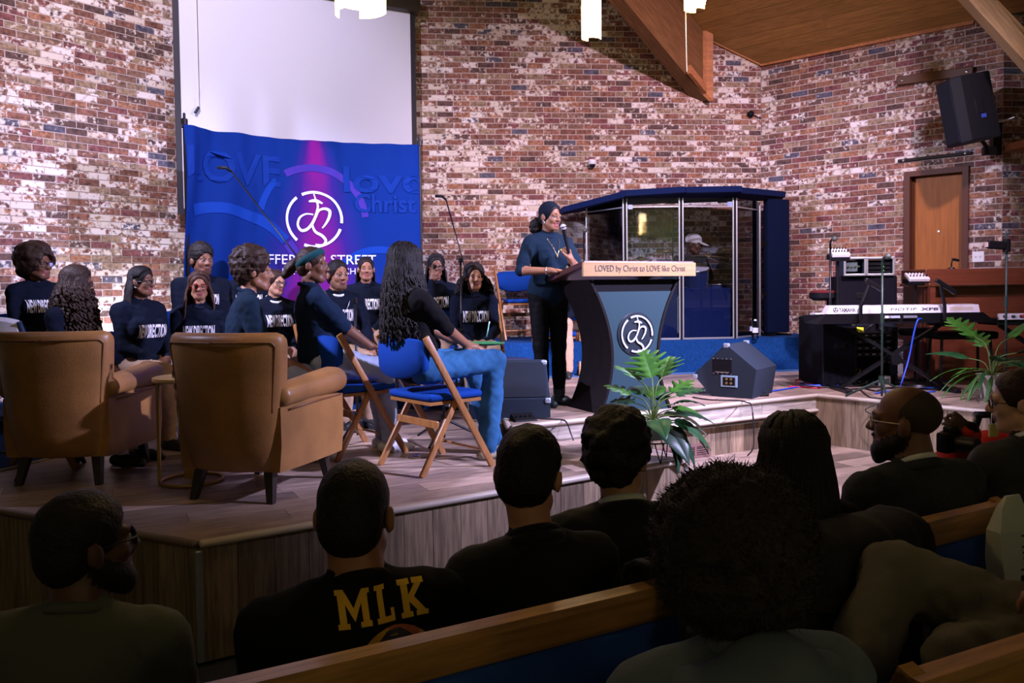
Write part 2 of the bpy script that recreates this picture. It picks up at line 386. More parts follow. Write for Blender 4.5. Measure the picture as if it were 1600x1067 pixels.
def planks(poly, ang, wd, ln, zt, th, parent, m, seed=1, gap=.002):
    poly = ccw([tuple(p) for p in poly]); c, s = math.cos(ang), math.sin(ang); rnd = random.Random(seed)
    loc = [(x*c+y*s, -x*s+y*c) for x, y in poly]
    x0, x1 = min(p[0] for p in loc), max(p[0] for p in loc); y0, y1 = min(p[1] for p in loc), max(p[1] for p in loc)
    v = math.floor(y0/wd)*wd; n = 0
    while v < y1:
        u = x0-rnd.uniform(0, ln)
        while u < x1:
            cell = [(u+gap/2, v+gap/2), (u+ln-gap/2, v+gap/2), (u+ln-gap/2, v+wd-gap/2), (u+gap/2, v+wd-gap/2)]
            q = clip_poly(cell, ccw(loc))
            if len(q) >= 3 and area(q) > .002:
                cx, cy = u+ln/2, v+wd/2
                b = MB(); b.prism([(a-cx, e-cy) for a, e in q], -th, 0, m)
                o = link('plank', b.mesh('plank'), parent); n += 1
                o.location = (cx*c-cy*s, cx*s+cy*c, zt); o.rotation_euler = (0, 0, ang)
            u += ln
        v += wd
    return n
def vplanks(A, B, z0, z1, parent, m=None, wd=.165, th=.012, seed=3, out=1):
    D = B-A; Ln = D.length; D = D/Ln; ang = math.atan2(D.y, D.x); nr = Vector((D.y, -D.x))*out; u = 0; rnd = random.Random(seed)
    while u < Ln-.01:
        w_ = min(wd, Ln-u); b = MB(); b.box((0, 0, 0), (w_-.003, th, z1-z0), m or PLANKV)
        o = link('plank', b.mesh('plank'), parent); p = A+D*(u+w_/2)+nr*(th/2)
        o.location = (p.x, p.y, (z0+z1)/2); o.rotation_euler = (0, 0, ang); u += w_
def nosing(A, B, zt, parent, h=.034, d=.045, m=None, ext=0.0):
    D = (B-A); Ln = D.length; D = D/Ln; ang = math.atan2(D.y, D.x)
    b = MB(); b.box((Ln/2, -.012, -h/2+.004), (Ln+ext, d, h), m or NOSING, bev=.014)
    o = b.build('nosing', parent=parent, smooth=True); o.location = (A.x, A.y, zt); o.rotation_euler = (0, 0, ang); return o
SUB = mat('stage_substrate', (.05, .04, .035), .9)
# side floor between the stage wings
SIDE = [(1.0, 4.5), (6.5, 4.5), (6.5, 8.2), (1.0, 8.2)]
sf = tag(MB().prism(SIDE, 0, ZS-.010).build('side_floor', SUB), 'low plank floor between the lower stage and the keyboard wing', 'floor'); sf['kind'] = 'structure'
planks(SIDE, PANG, .19, 1.3, ZS, .010, sf, PLANKF, 5)
# lower stage
WLI = lambda y: isect(LSTART+_off, _wl, Vector((0, y)), Vector((1, 0)))
P1 = [Vector(p) for p in clip_poly([tuple(p) for p in (llx, fl, G, ua, uab, Vector((llx.x, 7.5)))], [tuple(LSTART+_off-_wl*8), tuple(LSTART+_off-_wl*8+Vector((25, 0))), tuple(KL+_off+Vector((25, 6))), tuple(KL+_off+_wl*3)])]; P2 = [G, fr_, Q, ua]
low = MB()
for P_ in (P1, P2): low.prism([tuple(p) for p in ccw([tuple(p) for p in P_])], .02, ZL-.010)
sl = tag(low.build('stage_platform', SUB), 'lower wooden stage platform carrying the two tan leather armchairs', 'stage')
sl['kind'] = 'structure'
planks(P1, PANG, .18, 1.22, ZL, .010, sl, PLANKF, 11); planks(P2, PANG, .18, 1.22, ZL, .010, sl, PLANKF, 12)
vplanks(fl, fr_, .02, ZL-.03, sl, seed=4); vplanks(llx, fl, .02, ZL-.03, sl, seed=6); vplanks(fr_, Q, .02, ZL-.03, sl, seed=8)
nosing(fl, fr_, ZL, sl); nosing(llx, fl, ZL, sl, m=mat('nosing_dark', (.12, .085, .06), .5)); nosing(fr_, Q, ZL, sl)
for c_ in (fl, fr_):
    b = MB(); b.box((0, 0, 0), (.03, .03, ZL-.06), ALU, bev=.006); o = b.build('corner_trim', parent=sl); o.location = (c_.x, c_.y-.004, ZL/2-.01); o.rotation_euler = (0, 0, PANG)
# upper stage
up = MB(); ubr = Vector((ub.x, 10.05)); U1 = [ua, ub, ubr, Vector((-.16, 10.05)), uab]; U2 = [ub, ucx, Vector((ucx.x, 8.2)), Vector((ub.x, 9.6))]
for P_ in (U1, U2): up.prism([tuple(p) for p in ccw([tuple(p) for p in P_])], ZL-.02, ZU-.010)
su = tag(up.build('stage_platform', SUB), 'upper wooden stage platform carrying the lectern and the keyboards', 'stage')
su['kind'] = 'structure'
planks(U1, PANG, .18, 1.22, ZU, .010, su, PLANKF, 21); planks(U2, PANG, .18, 1.22, ZU, .010, su, PLANKF, 22)
nosing(ua, ub, ZU, su); nosing(ub, ucx, ZU, su); nosing(uab, ua, ZU, su)
# fascia under the upper edge, second nosing, set-back planks
D_ = ud; ang = math.atan2(D_.y, D_.x); Lf = (ub-ua).length
k = 0; u = 0
while u < Lf-.02:
    w_ = min(1.22, Lf-u); b = MB(); b.box((0, 0, 0), (w_-.003, .015, .108), FASCIA); o = link('fascia_board', b.mesh('fascia_board'), su)
    p = ua+D_*(u+w_/2)+Vector((D_.y, -D_.x))*.0; o.location = (p.x, p.y, ZU-.03-.054); o.rotation_euler = (0, 0, ang); u += w_
nosing(isect(Q, ud, Q, fn), ub, ZL+.006, su, h=.03, d=.05)
back = .09; nn = Vector((-ud.y, ud.x))
vplanks(Q+nn*back, ub+nn*back, ZS, ZL-.026, su, wd=.165, seed=31)
b = MB(); b.prism([tuple(p) for p in ccw([tuple(Q), tuple(ub), tuple(ub+nn*.3), tuple(Q+nn*.3)])], ZL-.05, ZL-.028); b.build('soffit_board', mat('soffit_dark', (.10, .08, .05), .7), su)
vplanks(ub, ucx, ZS, ZU-.03, su, wd=.185, seed=33)
b = MB(); b.prism([tuple(p) for p in ccw([tuple(Q+nn*.1), tuple(ub+nn*.1), tuple(ub+nn*1.2), tuple(Q+nn*1.2)])], .02, ZL-.05); b.build('underframe', SUB, su)
# air grille at the foot of the riser
ga, gb = Q+nn*(back-.02)+ud*.05, Q+nn*(back-.02)+ud*1.25
gl = (gb-ga).length; gm = mat('grille_brown', (.16, .085, .075), .5)
gv = thing('air_grille', 'long brown air grille set along the foot of the stage riser', 'grille', (ga.x, ga.y, ZS), ang)
f = MB(); f.box((gl/2, 0, .012), (gl, .02, .024)); f.box((gl/2, 0, .108), (gl, .02, .024))
nb = 8
for i in range(nb+1): f.box((.012+(gl-.024)*i/nb, 0, .06), (.024, .02, .072))
f.build('frame', gm, gv); f = MB().box((gl/2, .008, .06), (gl-.03, .004, .08)); f.build('backing', BLACK, gv)
for i in range(nb):
    for j in range(4):
        s_ = MB().box((.012+(gl-.024)*(i+.5)/nb, 0, .034+j*.0175), ((gl-.024)/nb-.026, .014, .004), rot=(.5, 0, 0)); s_.build('slat', gm, gv)
# risers of the choir: back row stands one step up on the left
mb = MB(); mb.prism([(WLI(6.42).x, 6.42), (-1.32, 6.42), (-1.32, 7.5), (-.17, 7.5), (-.17, 9.10), (-1.6, 9.10), (-2.55, 9.86), (WLI(9.86).x, 9.86)], ZL+.002, ZU)
cr = tag(mb.build('choir_riser', CARPET), 'blue carpeted choir step under the back row of the choir', 'stage')
cr['kind'] = 'structure'
# carpet patch flush on the lower stage at far left
ca, cb = on(-60, 752, ZL), on(60, 722, ZL)
mb = MB(); cdir = V2(cb)-V2(ca); cp = [V2(ca), V2(ca)+cdir*6.5, Vector((WLI(6.40).x, 6.40)), WLI(V2(ca).y+.9)]
mb.prism([tuple(p) for p in ccw([tuple(p) for p in cp])], ZL, ZL+.008)
cpo = tag(mb.build('carpet', CARPET), 'blue carpet laid on the stage boards at the far left', 'carpet')
e_ = MB(); e_.tube([(*V2(ca), ZL+.006), (*(V2(ca)+cdir*6.5), ZL+.006)], .010, 6); e_.build('edge_strip', mat('strip_tan', (.35, .26, .17), .5), cpo)
# carpeted riser of the drum booth along the rear wall
ra, rb = V2(on(1040, 583, ZU)), V2(on(1275, 577, ZU)); rd = (rb-ra).normalized()
r0, r1 = ra-rd*3.2, ra+rd*4.4
def wall_hit(p, n):
    best = None
    for A, B in ((KL, KR), (KR, KT)):
        q = isect(p, n, A, (B-A).normalized())
        if -.01 <= (q-A).dot((B-A).normalized()) <= (B-A).length+.01: best = q
    return best
mb = MB(); rp = [r0, r1, Vector((4.9, 8.93)), KR-Vector((0, .03)), Vector((r0.x, WM(r0.x)-.02))]
r1 = isect(ra, rd, KR, RD)-rd*.03
rp = [tuple(r0), tuple(r1), tuple(KR-Vector((.02, .03))), (r0.x, WM(r0.x)-.02)]
mb.prism(ccw(rp), ZU+.002, ZC)
dr = tag(mb.build('drum_riser', CARPET), 'blue carpeted riser running along the rear wall under the drum booth', 'riser')
dr['kind'] = 'structure'
mb = MB(); o_ = Vector((rd.y, -rd.x))*.16; mb.prism(ccw([tuple(r0), tuple(r1), tuple(r1+o_), tuple(r0+o_)]), ZU, ZU+.006); mb.build('carpet_apron', mat('carpet_apron_blue', (.03, .12, .30), .95), dr)
# steps at far left
st = thing('stage_steps', 'small plank step box at the left edge of the stage', 'steps', (0, 0, 0))
sp = [V2(on(18, 870, .27)), V2(on(-260, 800, .27))]; sq = (sp[0]-sp[1]).normalized(); sn = Vector((sq.y, -sq.x))
MB().prism(ccw([tuple(sp[0]), tuple(sp[1]), tuple(sp[1]-sn*.28), tuple(sp[0]-sn*.28)]), 0.0, .262).build('body', SUB, st)
vplanks(sp[1], sp[0], .01, .24, st, seed=41); nosing(sp[1], sp[0], .27, st)
# ------------------------------------------------------------------ ceiling facet, trim and beams
cz, slope = wall_z(1190, 103, KL, KR)+.02, .60
gd = Vector((-RD.y, RD.x)); gd = gd if gd.dot(Vector((0, 0))-KR) > 0 else -gd
hip0 = Vector((2.46, WM(2.46))); hip1 = hip0+Vector((-1.22, -1.18)).normalized()*6.5
facet = [KR, KR+RD*5.5, KR+RD*5.5+gd*4.6, hip1, hip0]
ceil = MB(); fp = ccw([tuple(p) for p in facet])
cz_ = lambda x, y: cz+slope*((Vector((x, y))-KR).dot(gd))
n = len(fp); ceil.add([(x, y, cz_(x, y)+.03) for x, y in fp]+[(x, y, cz_(x, y)+.10) for x, y in fp], [tuple(range(n)), tuple(range(n, 2*n))]+[(i, (i+1) % n, n+(i+1) % n, n+i) for i in range(n)])
ce = structure('ceiling', ceil, PINE)
angc = math.atan2(RD.y, RD.x)
loc = ccw([((Vector(p)-KR).dot(RD), (Vector(p)-KR).dot(gd)) for p in fp]); rnd = random.Random(9)
Mc = Matrix(((RD.x, gd.x, 0), (RD.y, gd.y, 0), (0, slope, 1))).to_4x4(); Mc.translation = (KR.x, KR.y, cz)
wd = .150; v = 0.0
while v < 4.2:
    u = -3.5-rnd.uniform(0, 2.4)
    while u < 5.6:
        q = clip_poly([(u+.001, v+.003), (u+2.399, v+.003), (u+2.399, v+wd-.003), (u+.001, v+wd-.003)], loc)
        if len(q) >= 3 and area(q) > .003:
            b = MB(); nq = len(q); cx, cy = u+1.2, v+wd/2
            pr = [(a-cx, (e-cy)*math.hypot(1, slope)) for a, e in q]
            b.prism(pr, 0, .022, PINE); o = link('ceiling_plank', b.mesh('ceiling_plank'), ce)
            xa = Vector((RD.x, RD.y, 0)); ya = Vector((gd.x, gd.y, slope)).normalized(); za = xa.cross(ya)
            if za.z < 0: pass
            o.matrix_world = Matrix(((xa.x, ya.x, za.x, 0), (xa.y, ya.y, za.y, 0), (xa.z, ya.z, za.z, 0), (0, 0, 0, 1)))
            pc = Mc @ Vector((cx, cy, 0)); o.matrix_world.translation = pc
        u += 2.4
    v += wd
# the rest of the roof over the hall, out of the frame, closes the room
roofm = mat('roof_boards', (.24, .14, .06), .7)
def board3(pts, off, m, name):
    """a flat board: polygon pts thickened by the vector off"""
    n = len(pts); b = MB(); b.add([tuple(p) for p in pts]+[tuple(Vector(p)+Vector(off)) for p in pts], [tuple(range(n)), tuple(reversed(range(n, 2*n)))]+[(i, (i+1) % n, n+(i+1) % n, n+i) for i in range(n)], m)
    return structure(name, b)
ir = Vector((-RD.y, RD.x)); ir = ir if ir.y < 0 else -ir
def wp(A, B, px, py, off=0.0):
    D = (B-A).normalized(); nr = Vector((D.y, -D.x)); p = A+D*wall_u(px, A, B); q = at(px, py, p.y); return Vector((p.x+nr.x*off, p.y+nr.y*off, q.z))
pa, pb, pc_, pd = wp(KL, KR, 1189, 92), wp(KL, KR, 1189, 104), wp(KL, KR, 1106, 63), wp(KL, KR, 1102, 52)
board3([pa, pb, pc_, pd], (-.0, -.035, 0), TRIMW, 'trim_1')
pa, pb, pc_, pd = wp(KR, KT, 1191, 92), wp(KR, KT, 1191, 104), wp(KR, KT, 1519, 38), wp(KR, KT, 1519, 26)
board3([pa, pb, pc_, pd], (ir.x*.035, ir.y*.035, 0), TRIMW, 'trim_2')
# beam one, dying into the rear wall
E0 = at(1105, 157, 10.36); E1v = at(975, 0, 9.2)-E0; hgt = Vector((0, 0, .80)); side = Vector((-.62, .66, 0)).normalized()*.20
E1 = E0+E1v*2.6
q0 = [E0, E0+hgt, E0+hgt+side*.9, E0+side*.9]; q1 = [p+E1v*2.6 for p in q0]
b = MB(); b.add([tuple(p) for p in q0+q1], [(0, 1, 2, 3), (7, 6, 5, 4), (0, 4, 5, 1), (1, 5, 6, 2), (2, 6, 7, 3), (3, 7, 4, 0)], BEAM); o = structure('trim_3', b)
def align(o, p, d):
    x = Vector(d).normalized(); y = Vector((0, 0, 1)).cross(x).normalized(); z = x.cross(y); M_ = Matrix(((x.x, y.x, z.x, p.x), (x.y, y.y, z.y, p.y), (x.z, y.z, z.z, p.z), (0, 0, 0, 1))); o.data.transform(M_.inverted()); o.matrix_world = M_
align(o, E0, E1v)
fr3 = Vector((.66, .62, 0)).normalized()*-.02
board3([E0+Vector((.01, -.05, -.02)), E0+Vector((.01, -.05, .82)), E0+Vector((-.075, -.06, .85)), E0+Vector((-.075, -.06, .06))], (.05, -.02, 0), TRIMW, 'trim_4')
t3 = E1v.normalized()
board3([E0+Vector((-.07, -.07, .07)), E0+t3*.52+Vector((0, -.05, .0)), E0+t3*.52+Vector((0, -.05, .10)), E0+Vector((-.07, -.07, .17))], (.04, -.03, 0), TRIMW, 'trim_5')
# beam two, running down to the right in front of the corner
a0, a1, c0, c1 = at(1495, -20, 7.9), at(1540, -20, 7.9), at(1660, 160, 7.3), at(1660, 105, 7.3)
c0 = a0+(c0-a0)*2.6; c1 = a1+(c1-a1)*2.6
k0, k1, k2, k3 = at(1478, -20, 8.42), at(1540, -20, 8.42), at(1648, 168, 7.85), at(1660, 105, 7.85); k2 = k0+(k2-k0)*2.6; k3 = k1+(k3-k1)*2.6
b = MB(); b.add([tuple(p) for p in (a0, a1, c1, c0, k0, k1, k3, k2)], [(0, 1, 2, 3), (4, 7, 6, 5), (0, 3, 7, 4), (1, 5, 6, 2), (0, 4, 5, 1), (3, 2, 6, 7)], BEAML); align(structure('trim_6', b), a0, c0-a0)
# conduit and bar on the right wall, shelf at the far right, switch plate
def wall_bar(px0, py0, px1, py1, h, d, m, name, label, cat, round_=False):
    p, q = wp(KR, KT, px0, py0, .0), wp(KR, KT, px1, py1, .0); D = q-p; Ln = D.length
    o = thing(name, label, cat, p); o.rotation_euler = D.to_track_quat('X', 'Z').to_euler()
    MB().box((Ln/2, -d/2-.002, 0), (Ln, d, h), m, bev=.008).build('bar', parent=o)
    for u in (.06, Ln-.06):
        MB().lathe([(.0, 0), (.016, 0), (.012, .008), (0, .010)], 8, M=Matrix.Translation((u, -d-.002, 0)) @ Matrix.Rotation(PI/2, 4, 'X')).build('bolt', STEEL, o)
    return o
wall_bar(1402, 128, 1520, 112, .10, .06, mat('bracket_brown', (.085, .032, .011), .45, spec=.25), 'mounting_rail', 'thick brown mounting rail on the brick above the wall speaker', 'rail')
wall_bar(1403, 252, 1518, 239, .035, .03, mat('conduit_dark', (.018, .013, .010), .6, spec=.2), 'conduit', 'thin dark conduit on the brick just above the door', 'conduit')
sw = wp(KR, KT, 1528, 401, .0); so = thing('switch_plate', 'white double switch plate on the brick right of the door', 'switch', sw, math.atan2(RD.y, RD.x))
MB().box((0, -.004, 0), (.115, .008, .115), WHITE, bev=.003).build('plate', parent=so)
for s_ in (-.023, .023): MB().box((s_, -.011, 0), (.012, .012, .024), WHITE, rot=(.4, 0, 0)).build('toggle', parent=so)
TD = (TEND-KT).normalized(); pS = wp(KT, TEND, 1568, 231, 0)
so = thing('wall_shelf', 'orange wood shelf board on the brick at the right edge', 'shelf', pS, math.atan2(TD.y, TD.x))
MB().box((1.2, -.16, 0), (2.4, .32, .075), TRIMW, bev=.004).build('board', parent=so)
for u in (.25, 1.9):
    MB().add([(u, 0, -.0375), (u, -.24, -.0375), (u, 0, -.25), (u+.04, 0, -.0375), (u+.04, -.24, -.0375), (u+.04, 0, -.25)], [(0, 1, 2), (3, 5, 4), (0, 3, 4, 1), (1, 4, 5, 2), (2, 5, 3, 0)], TRIMW).build('shelf_bracket', parent=so)
# ================================================================== things on and around the stage
def loft(rings, m=None, mb=None, M=None, cap0=True, cap1=True):
    n = len(rings[0]); vs_ = [p for r in rings for p in r]; fs = []
    for i in range(len(rings)-1):
        for j in range(n): fs.append((i*n+j, i*n+(j+1) % n, (i+1)*n+(j+1) % n, (i+1)*n+j))
    if cap0: fs.append(tuple(reversed(range(n))))
    if cap1: fs.append(tuple(range((len(rings)-1)*n, len(rings)*n)))
    mb = mb or MB(); mb.add(vs_, fs, m, M); return mb
def sring(cx, cy, z, hx, hy, e=3.0, n=28):
    """superellipse ring"""
    o = []
    for j in range(n):
        t = 2*PI*j/n; c, s = math.cos(t), math.sin(t)
        o.append((cx+hx*math.copysign(abs(c)**(2/e), c), cy+hy*math.copysign(abs(s)**(2/e), s), z))
    return o
rad = math.radians
# ------------------------------------------------------------------ emblem of the church: broken ring with a script monogram
def emblem(mb, R, m, M, off=0.0):
    for a0, a1 in ((115, -7), (-20, -112), (-130, -232)):
        n = 22; pts = [(R*math.cos(rad(a0+(a1-a0)*i/n)), R*math.sin(rad(a0+(a1-a0)*i/n))) for i in range(n+1)]
        ribbon(pts, [R*(.085+.05*abs(i/n-.5)) for i in range(n+1)], mb, m, M)
    def st(p, w0): 
        q = spline([((x-885)/165*R, -(y-655)/165*R) for x, y in p], 7); k = len(q)-1
        ribbon(q, [R*w0*(.55+.9*math.sin(PI*min(max(i/k, .06), .94))) for i in range(k+1)], mb, m, M)
    st([(884, 500), (896, 535), (908, 570), (900, 615), (878, 670), (845, 712), (808, 722), (786, 690), (800, 645), (838, 622), (880, 625)], .075)
    st([(855, 546), (895, 541), (937, 556)], .085)
    st([(897, 640), (915, 600), (950, 588), (978, 604), (972, 645), (950, 685), (932, 706)], .075)
    st([(890, 640), (874, 684), (890, 728), (930, 752), (952, 782), (935, 808), (890, 806)], .075)
# ------------------------------------------------------------------ projector screen
sA, sB = at(281, 100, 8.62), at(641.5, 100, 9.86)
sd = Vector((sB.x-sA.x, sB.y-sA.y)); sw_ = sd.length; sang = math.atan2(sd.y, sd.x)
scr = thing('projector_screen', 'large white projector screen in a black frame hung on the brick', 'screen', (sA.x, sA.y, 0), sang)
SCRW = mat('screen_white', (.66, .70, .80), .8)
zt_ = at(639, 21, 9.86).z; zb_ = 2.55
MB().box((sw_/2, 0, (zt_+zb_)/2), (sw_, .012, zt_-zb_), SCRW).build('screen_surface', parent=scr)
f = MB(); SB = mat('screen_black', (.012, .012, .02), .6)
f.box((-.03, -.004, (zt_+zb_)/2), (.06, .02, zt_-zb_), SB); f.box((sw_+.03, -.004, (zt_+zb_)/2), (.06, .02, zt_-zb_), SB); f.box((sw_/2, -.004, zb_-.03), (sw_+.12, .02, .06), SB)
f.build('screen_border', parent=scr)
hs = MB(); hs.box((sw_/2, -.02, zt_+.10), (sw_+.22, .18, .20), mat('housing_dark', (.035, .026, .018), .4), bev=.035); hs.build('housing', parent=scr, smooth='auto')
MB().box((sw_-.10, -.113, zt_+.13), (.09, .006, .03), mat('plate_grey', (.45, .45, .45), .4)).build('maker_plate', parent=scr)
cp_ = at(313, 150, 8.55); lx = (Vector((cp_.x, cp_.y))-Vector((sA.x, sA.y))).dot(sd.normalized())
b = MB(); b.tube([(lx, -.05, zt_), (lx, -.05, 3.62)], .004, 6, WHITE); b.build('pull_cord', parent=scr)
b = MB(); b.tube([(lx, -.05, 3.62), (lx-.04, -.05, 3.55)], .014, 8, SB); b.build('cord_handle', parent=scr)
# ------------------------------------------------------------------ backdrop banner
BPX = [(290, 7.28), (345, 7.55), (400, 7.80), (450, 7.98), (500, 8.12), (575, 8.28), (657, 8.40)]
bx = spline([(at(px, 400, Y).x, Y) for px, Y in BPX], 12)
bl = [0]
for i in range(1, len(bx)): bl.append(bl[-1]+math.dist(bx[i], bx[i-1]))
BLEN = bl[-1]; BZ0, BZ1 = .98, 3.15
def bplan(s):
    s = min(max(s, 0), BLEN); i = max(1, next((k for k in range(len(bl)) if bl[k] >= s-1e-9), len(bl)-1))
    t = (s-bl[i-1])/(bl[i]-bl[i-1]); a, c = Vector(bx[i-1]), Vector(bx[i]); d = (c-a).normalized(); return a+(c-a)*t, Vector((d.y, -d.x))
def bsurf(s, z, off=0.0):
    p, n = bplan(s); h = (z-BZ0)/(BZ1-BZ0); u = s/BLEN
    fo = .012*math.sin(s*26+1.3*math.sin(s*5))*h**2+.022*math.sin(s*9-3.2*(1-h)*(1 if u > .3 else 1.6)+2*h)*(.35+.65*(1-u))+.03*math.sin(4*s+2.5*h)*(1-h)*.5
    fo += .045*max(0, 1-u*2.2)*math.sin(14*(s+.45*(1-h)))
    return Vector((p.x+n.x*(fo+off), p.y+n.y*(fo+off), z))
ban = thing('backdrop_banner', 'royal blue fabric backdrop printed with a white ring monogram behind the choir', 'banner', (0, 0, 0))
nu, nv = 130, 44; vs_ = []; fs = []; uvs = []
for j in range(nv+1):
    for i in range(nu+1):
        s, z = BLEN*i/nu, BZ0+(BZ1-BZ0)*j/nv; vs_.append(tuple(bsurf(s, z)))
for j in range(nv):
    for i in range(nu): a = j*(nu+1)+i; fs.append((a, a+1, a+nu+2, a+nu+1))
me = bpy.data.meshes.new('fabric'); me.from_pydata(vs_, [], fs)
uvl = me.uv_layers.new(name='print')
for l in me.loops: k = l.vertex_index; uvl.data[l.index].uv = ((k % (nu+1))/nu, (k//(nu+1))/nv)
me.polygons.foreach_set('use_smooth', [True]*len(fs))
def banner_mat():
    m = bpy.data.materials.new('printed_banner'); nt, N, L = nodes(m); p = N['Principled BSDF']; p.inputs['Roughness'].default_value = .85; p.inputs['Specular IOR Level'].default_value = .1
    uv = N.new('ShaderNodeUVMap'); uv.uv_map = 'print'; sx = N.new('ShaderNodeSeparateXYZ'); L.new(uv.outputs[0], sx.inputs[0])
    def mt(op, a, b=None):
        n = N.new('ShaderNodeMath'); n.operation = op
        for i, v in enumerate((a, b)):
            if v is None: continue
            if isinstance(v, (int, float)): n.inputs[i].default_value = v
            else: L.new(v, n.inputs[i])
        return n.outputs[0]
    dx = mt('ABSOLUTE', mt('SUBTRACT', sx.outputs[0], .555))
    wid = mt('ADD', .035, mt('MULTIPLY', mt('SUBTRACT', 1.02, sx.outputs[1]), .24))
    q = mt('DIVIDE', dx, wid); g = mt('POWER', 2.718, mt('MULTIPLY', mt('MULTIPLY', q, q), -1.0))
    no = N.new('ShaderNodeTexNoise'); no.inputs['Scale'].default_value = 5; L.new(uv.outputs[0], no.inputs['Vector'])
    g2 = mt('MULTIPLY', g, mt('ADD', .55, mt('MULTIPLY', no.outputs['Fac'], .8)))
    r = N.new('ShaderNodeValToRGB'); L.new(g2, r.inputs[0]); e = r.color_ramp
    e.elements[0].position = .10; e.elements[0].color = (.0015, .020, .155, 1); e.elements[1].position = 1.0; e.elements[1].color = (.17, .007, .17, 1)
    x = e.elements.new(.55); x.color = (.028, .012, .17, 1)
    L.new(r.outputs[0], p.inputs['Base Color']); return m
me.materials.append(banner_mat()); link('fabric', me, ban)
def warp(mb_, s0, z0, off):
    for i, v in enumerate(mb_.v): mb_.v[i] = tuple(bsurf(s0+v[0], z0+v[2], off))
    return mb_
def s_at(px):
    best = min(range(400), key=lambda k: abs(pix((*bplan(BLEN*k/399)[0], 2.2))[0]-px)); return BLEN*best/399
def z_at(px, py): p, _ = bplan(s_at(px)); return at(px, py, p.y).z
PRW = mat('print_white', (.60, .62, .76), .7); PRB = mat('print_pale_blue', (.003, .036, .26), .75, spec=.1); PRV = mat('print_violet', (.045, .025, .25), .75, spec=.1)
FNT = mat('print_faint_blue', (.002, .0245, .19), .75, spec=.1)
b = MB(); emblem(b, .268, PRW, Matrix.Identity(4)); warp(b, s_at(491), z_at(491, 343), .008); b.build('monogram_print', parent=ban, fix=False)
def arc_print(cx, cy, R, a0, a1, wd, m):
    q = MB(); n = 40; ribbon([(R*math.cos(rad(a0+(a1-a0)*i/n)), R*math.sin(rad(a0+(a1-a0)*i/n))) for i in range(n+1)], wd, q, m)
    return warp(q, s_at(cx), z_at(cx, cy), .005).build('arc_print', parent=ban, fix=False)
arc_print(490, 345, .52, 120, 5, .07, PRV); arc_print(490, 345, .52, 170, 133, .06, PRB)
arc_print(345, 470, .86, 108, 42, .10, PRB); arc_print(345, 470, .86, 40, 12, .10, PRV); arc_print(592, 470, .52, 140, 40, .07, PRB)
def words_print(t, px, py, wd, h, m, name='lettering', bold=.0, off=.008):
    q = text_mb(t, wd, h, bold=bold, m=m); return warp(q, s_at(px), z_at(px, py), off).build(name, parent=ban, fix=False)
words_print('JEFFERSON STREET', 493, 408, 1.19, .125, PRW, bold=.004)
words_print('BAPTIST CHURCH', 497, 424, .72, .062, PRW)
words_print('LOVE', 365, 262, .95, .30, FNT, 'faint_lettering', .02, .009); words_print('love', 602, 282, .82, .26, FNT, 'faint_lettering', .02, .009); words_print('Christ', 603, 318, .62, .19, FNT, 'faint_lettering', .02, .009)
def pole(s, top, name='stand_pole'):
    p, n = bplan(s); q = MB(); q.tube([(p.x, p.y+.05, ZU if s > .5 else ZL), (p.x, p.y+.05, top)], .017, 8, BLACKM); q.lathe([(.03, 0), (.03, .05), (.012, .06), (.012, .10), (0, .11)], 10, BLACKM, Matrix.Translation((p.x, p.y+.05, top-.05)))
    q.build(name, parent=ban, smooth='auto')
    q = MB()
    for a in (0, 120, 240): q.tube([(p.x, p.y+.05, (ZU if s > .5 else ZL)+.25), (p.x+.3*math.cos(rad(a+40)), p.y+.05+.3*math.sin(rad(a+40)), (ZU if s > .5 else ZL)+.012)], .011, 6, BLACKM)
    q.build('stand_foot', parent=ban)
pole(-.03+.0, BZ1+.06); pole(BLEN, BZ1+.05)
q = MB(); q.tube([tuple(bsurf(BLEN*i/30, BZ1-.012, -.03)) for i in range(31)], .016, 8, BLACKM); q.build('cross_bar', parent=ban)
# ------------------------------------------------------------------ lectern
LA = rad(25); L0 = at(908, 422, 6.02); LW = 1.02
ldir = Vector((math.cos(LA), math.sin(LA), 0)); lc = L0+ldir*(LW/2)
lec = thing('lectern', 'dark hourglass lectern with a pale wood name board and a round emblem', 'lectern', (lc.x, lc.y, ZU), LA)
LDK = mat('lectern_espresso', (.010, .0075, .008), .55, spec=.15, var=.3, vscale=3, stretch=(10, 10, 1)); LTE = mat('lectern_teal_panel', (.020, .050, .066), .55, spec=.2, bump=.05, bscale=200)
LTP = mat('lectern_top_wood', (.075, .028, .022), .35, var=.3, vscale=5, stretch=(2, 12, 12)); LSG = mat('name_board_maple', (.40, .25, .12), .5, spec=.2, var=.15, vscale=4, stretch=(1, 12, 12))
def prof(z):   # half width of the hourglass
    t = z/1.02; return .20+.125*(abs(2*(t-.42))**1.9)+(.02 if t > .42 else .03)*(2*(t-.42))**2
yF, yB = .06, .50
q = MB(); Zs = [1.02*i/22 for i in range(23)]
for sx in (-1, 1):
    rings = []
    for z in Zs:
        h = prof(z); fl_ = .05*(2*(z/1.02-.45))**2
        rings.append([(sx*h, yF-.01, z), (sx*(h+.022), yF-.01, z), (sx*(h+.022), yB+fl_, z), (sx*h, yB+fl_, z)])
    p_ = loft(rings, LDK); p_.build('side_panel', parent=lec, smooth='auto')
rings = [[(-prof(z), yF, z), (prof(z), yF, z), (prof(z), yF+.02, z), (-prof(z), yF+.02, z)] for z in Zs[:-2]]
loft(rings, LTE).build('front_panel', parent=lec, smooth='auto')
q = MB(); q.box((0, yF+.22, .012), (2*prof(0)-.01, .40, .024), LDK); q.box((0, yF+.22, .45), (2*prof(.45)-.01, .38, .02), LDK); q.build('shelf', parent=lec)
MB().box((0, yF+.02, .965), (2*prof(.97), .02, .11), BLACK).build('front_recess', parent=lec)
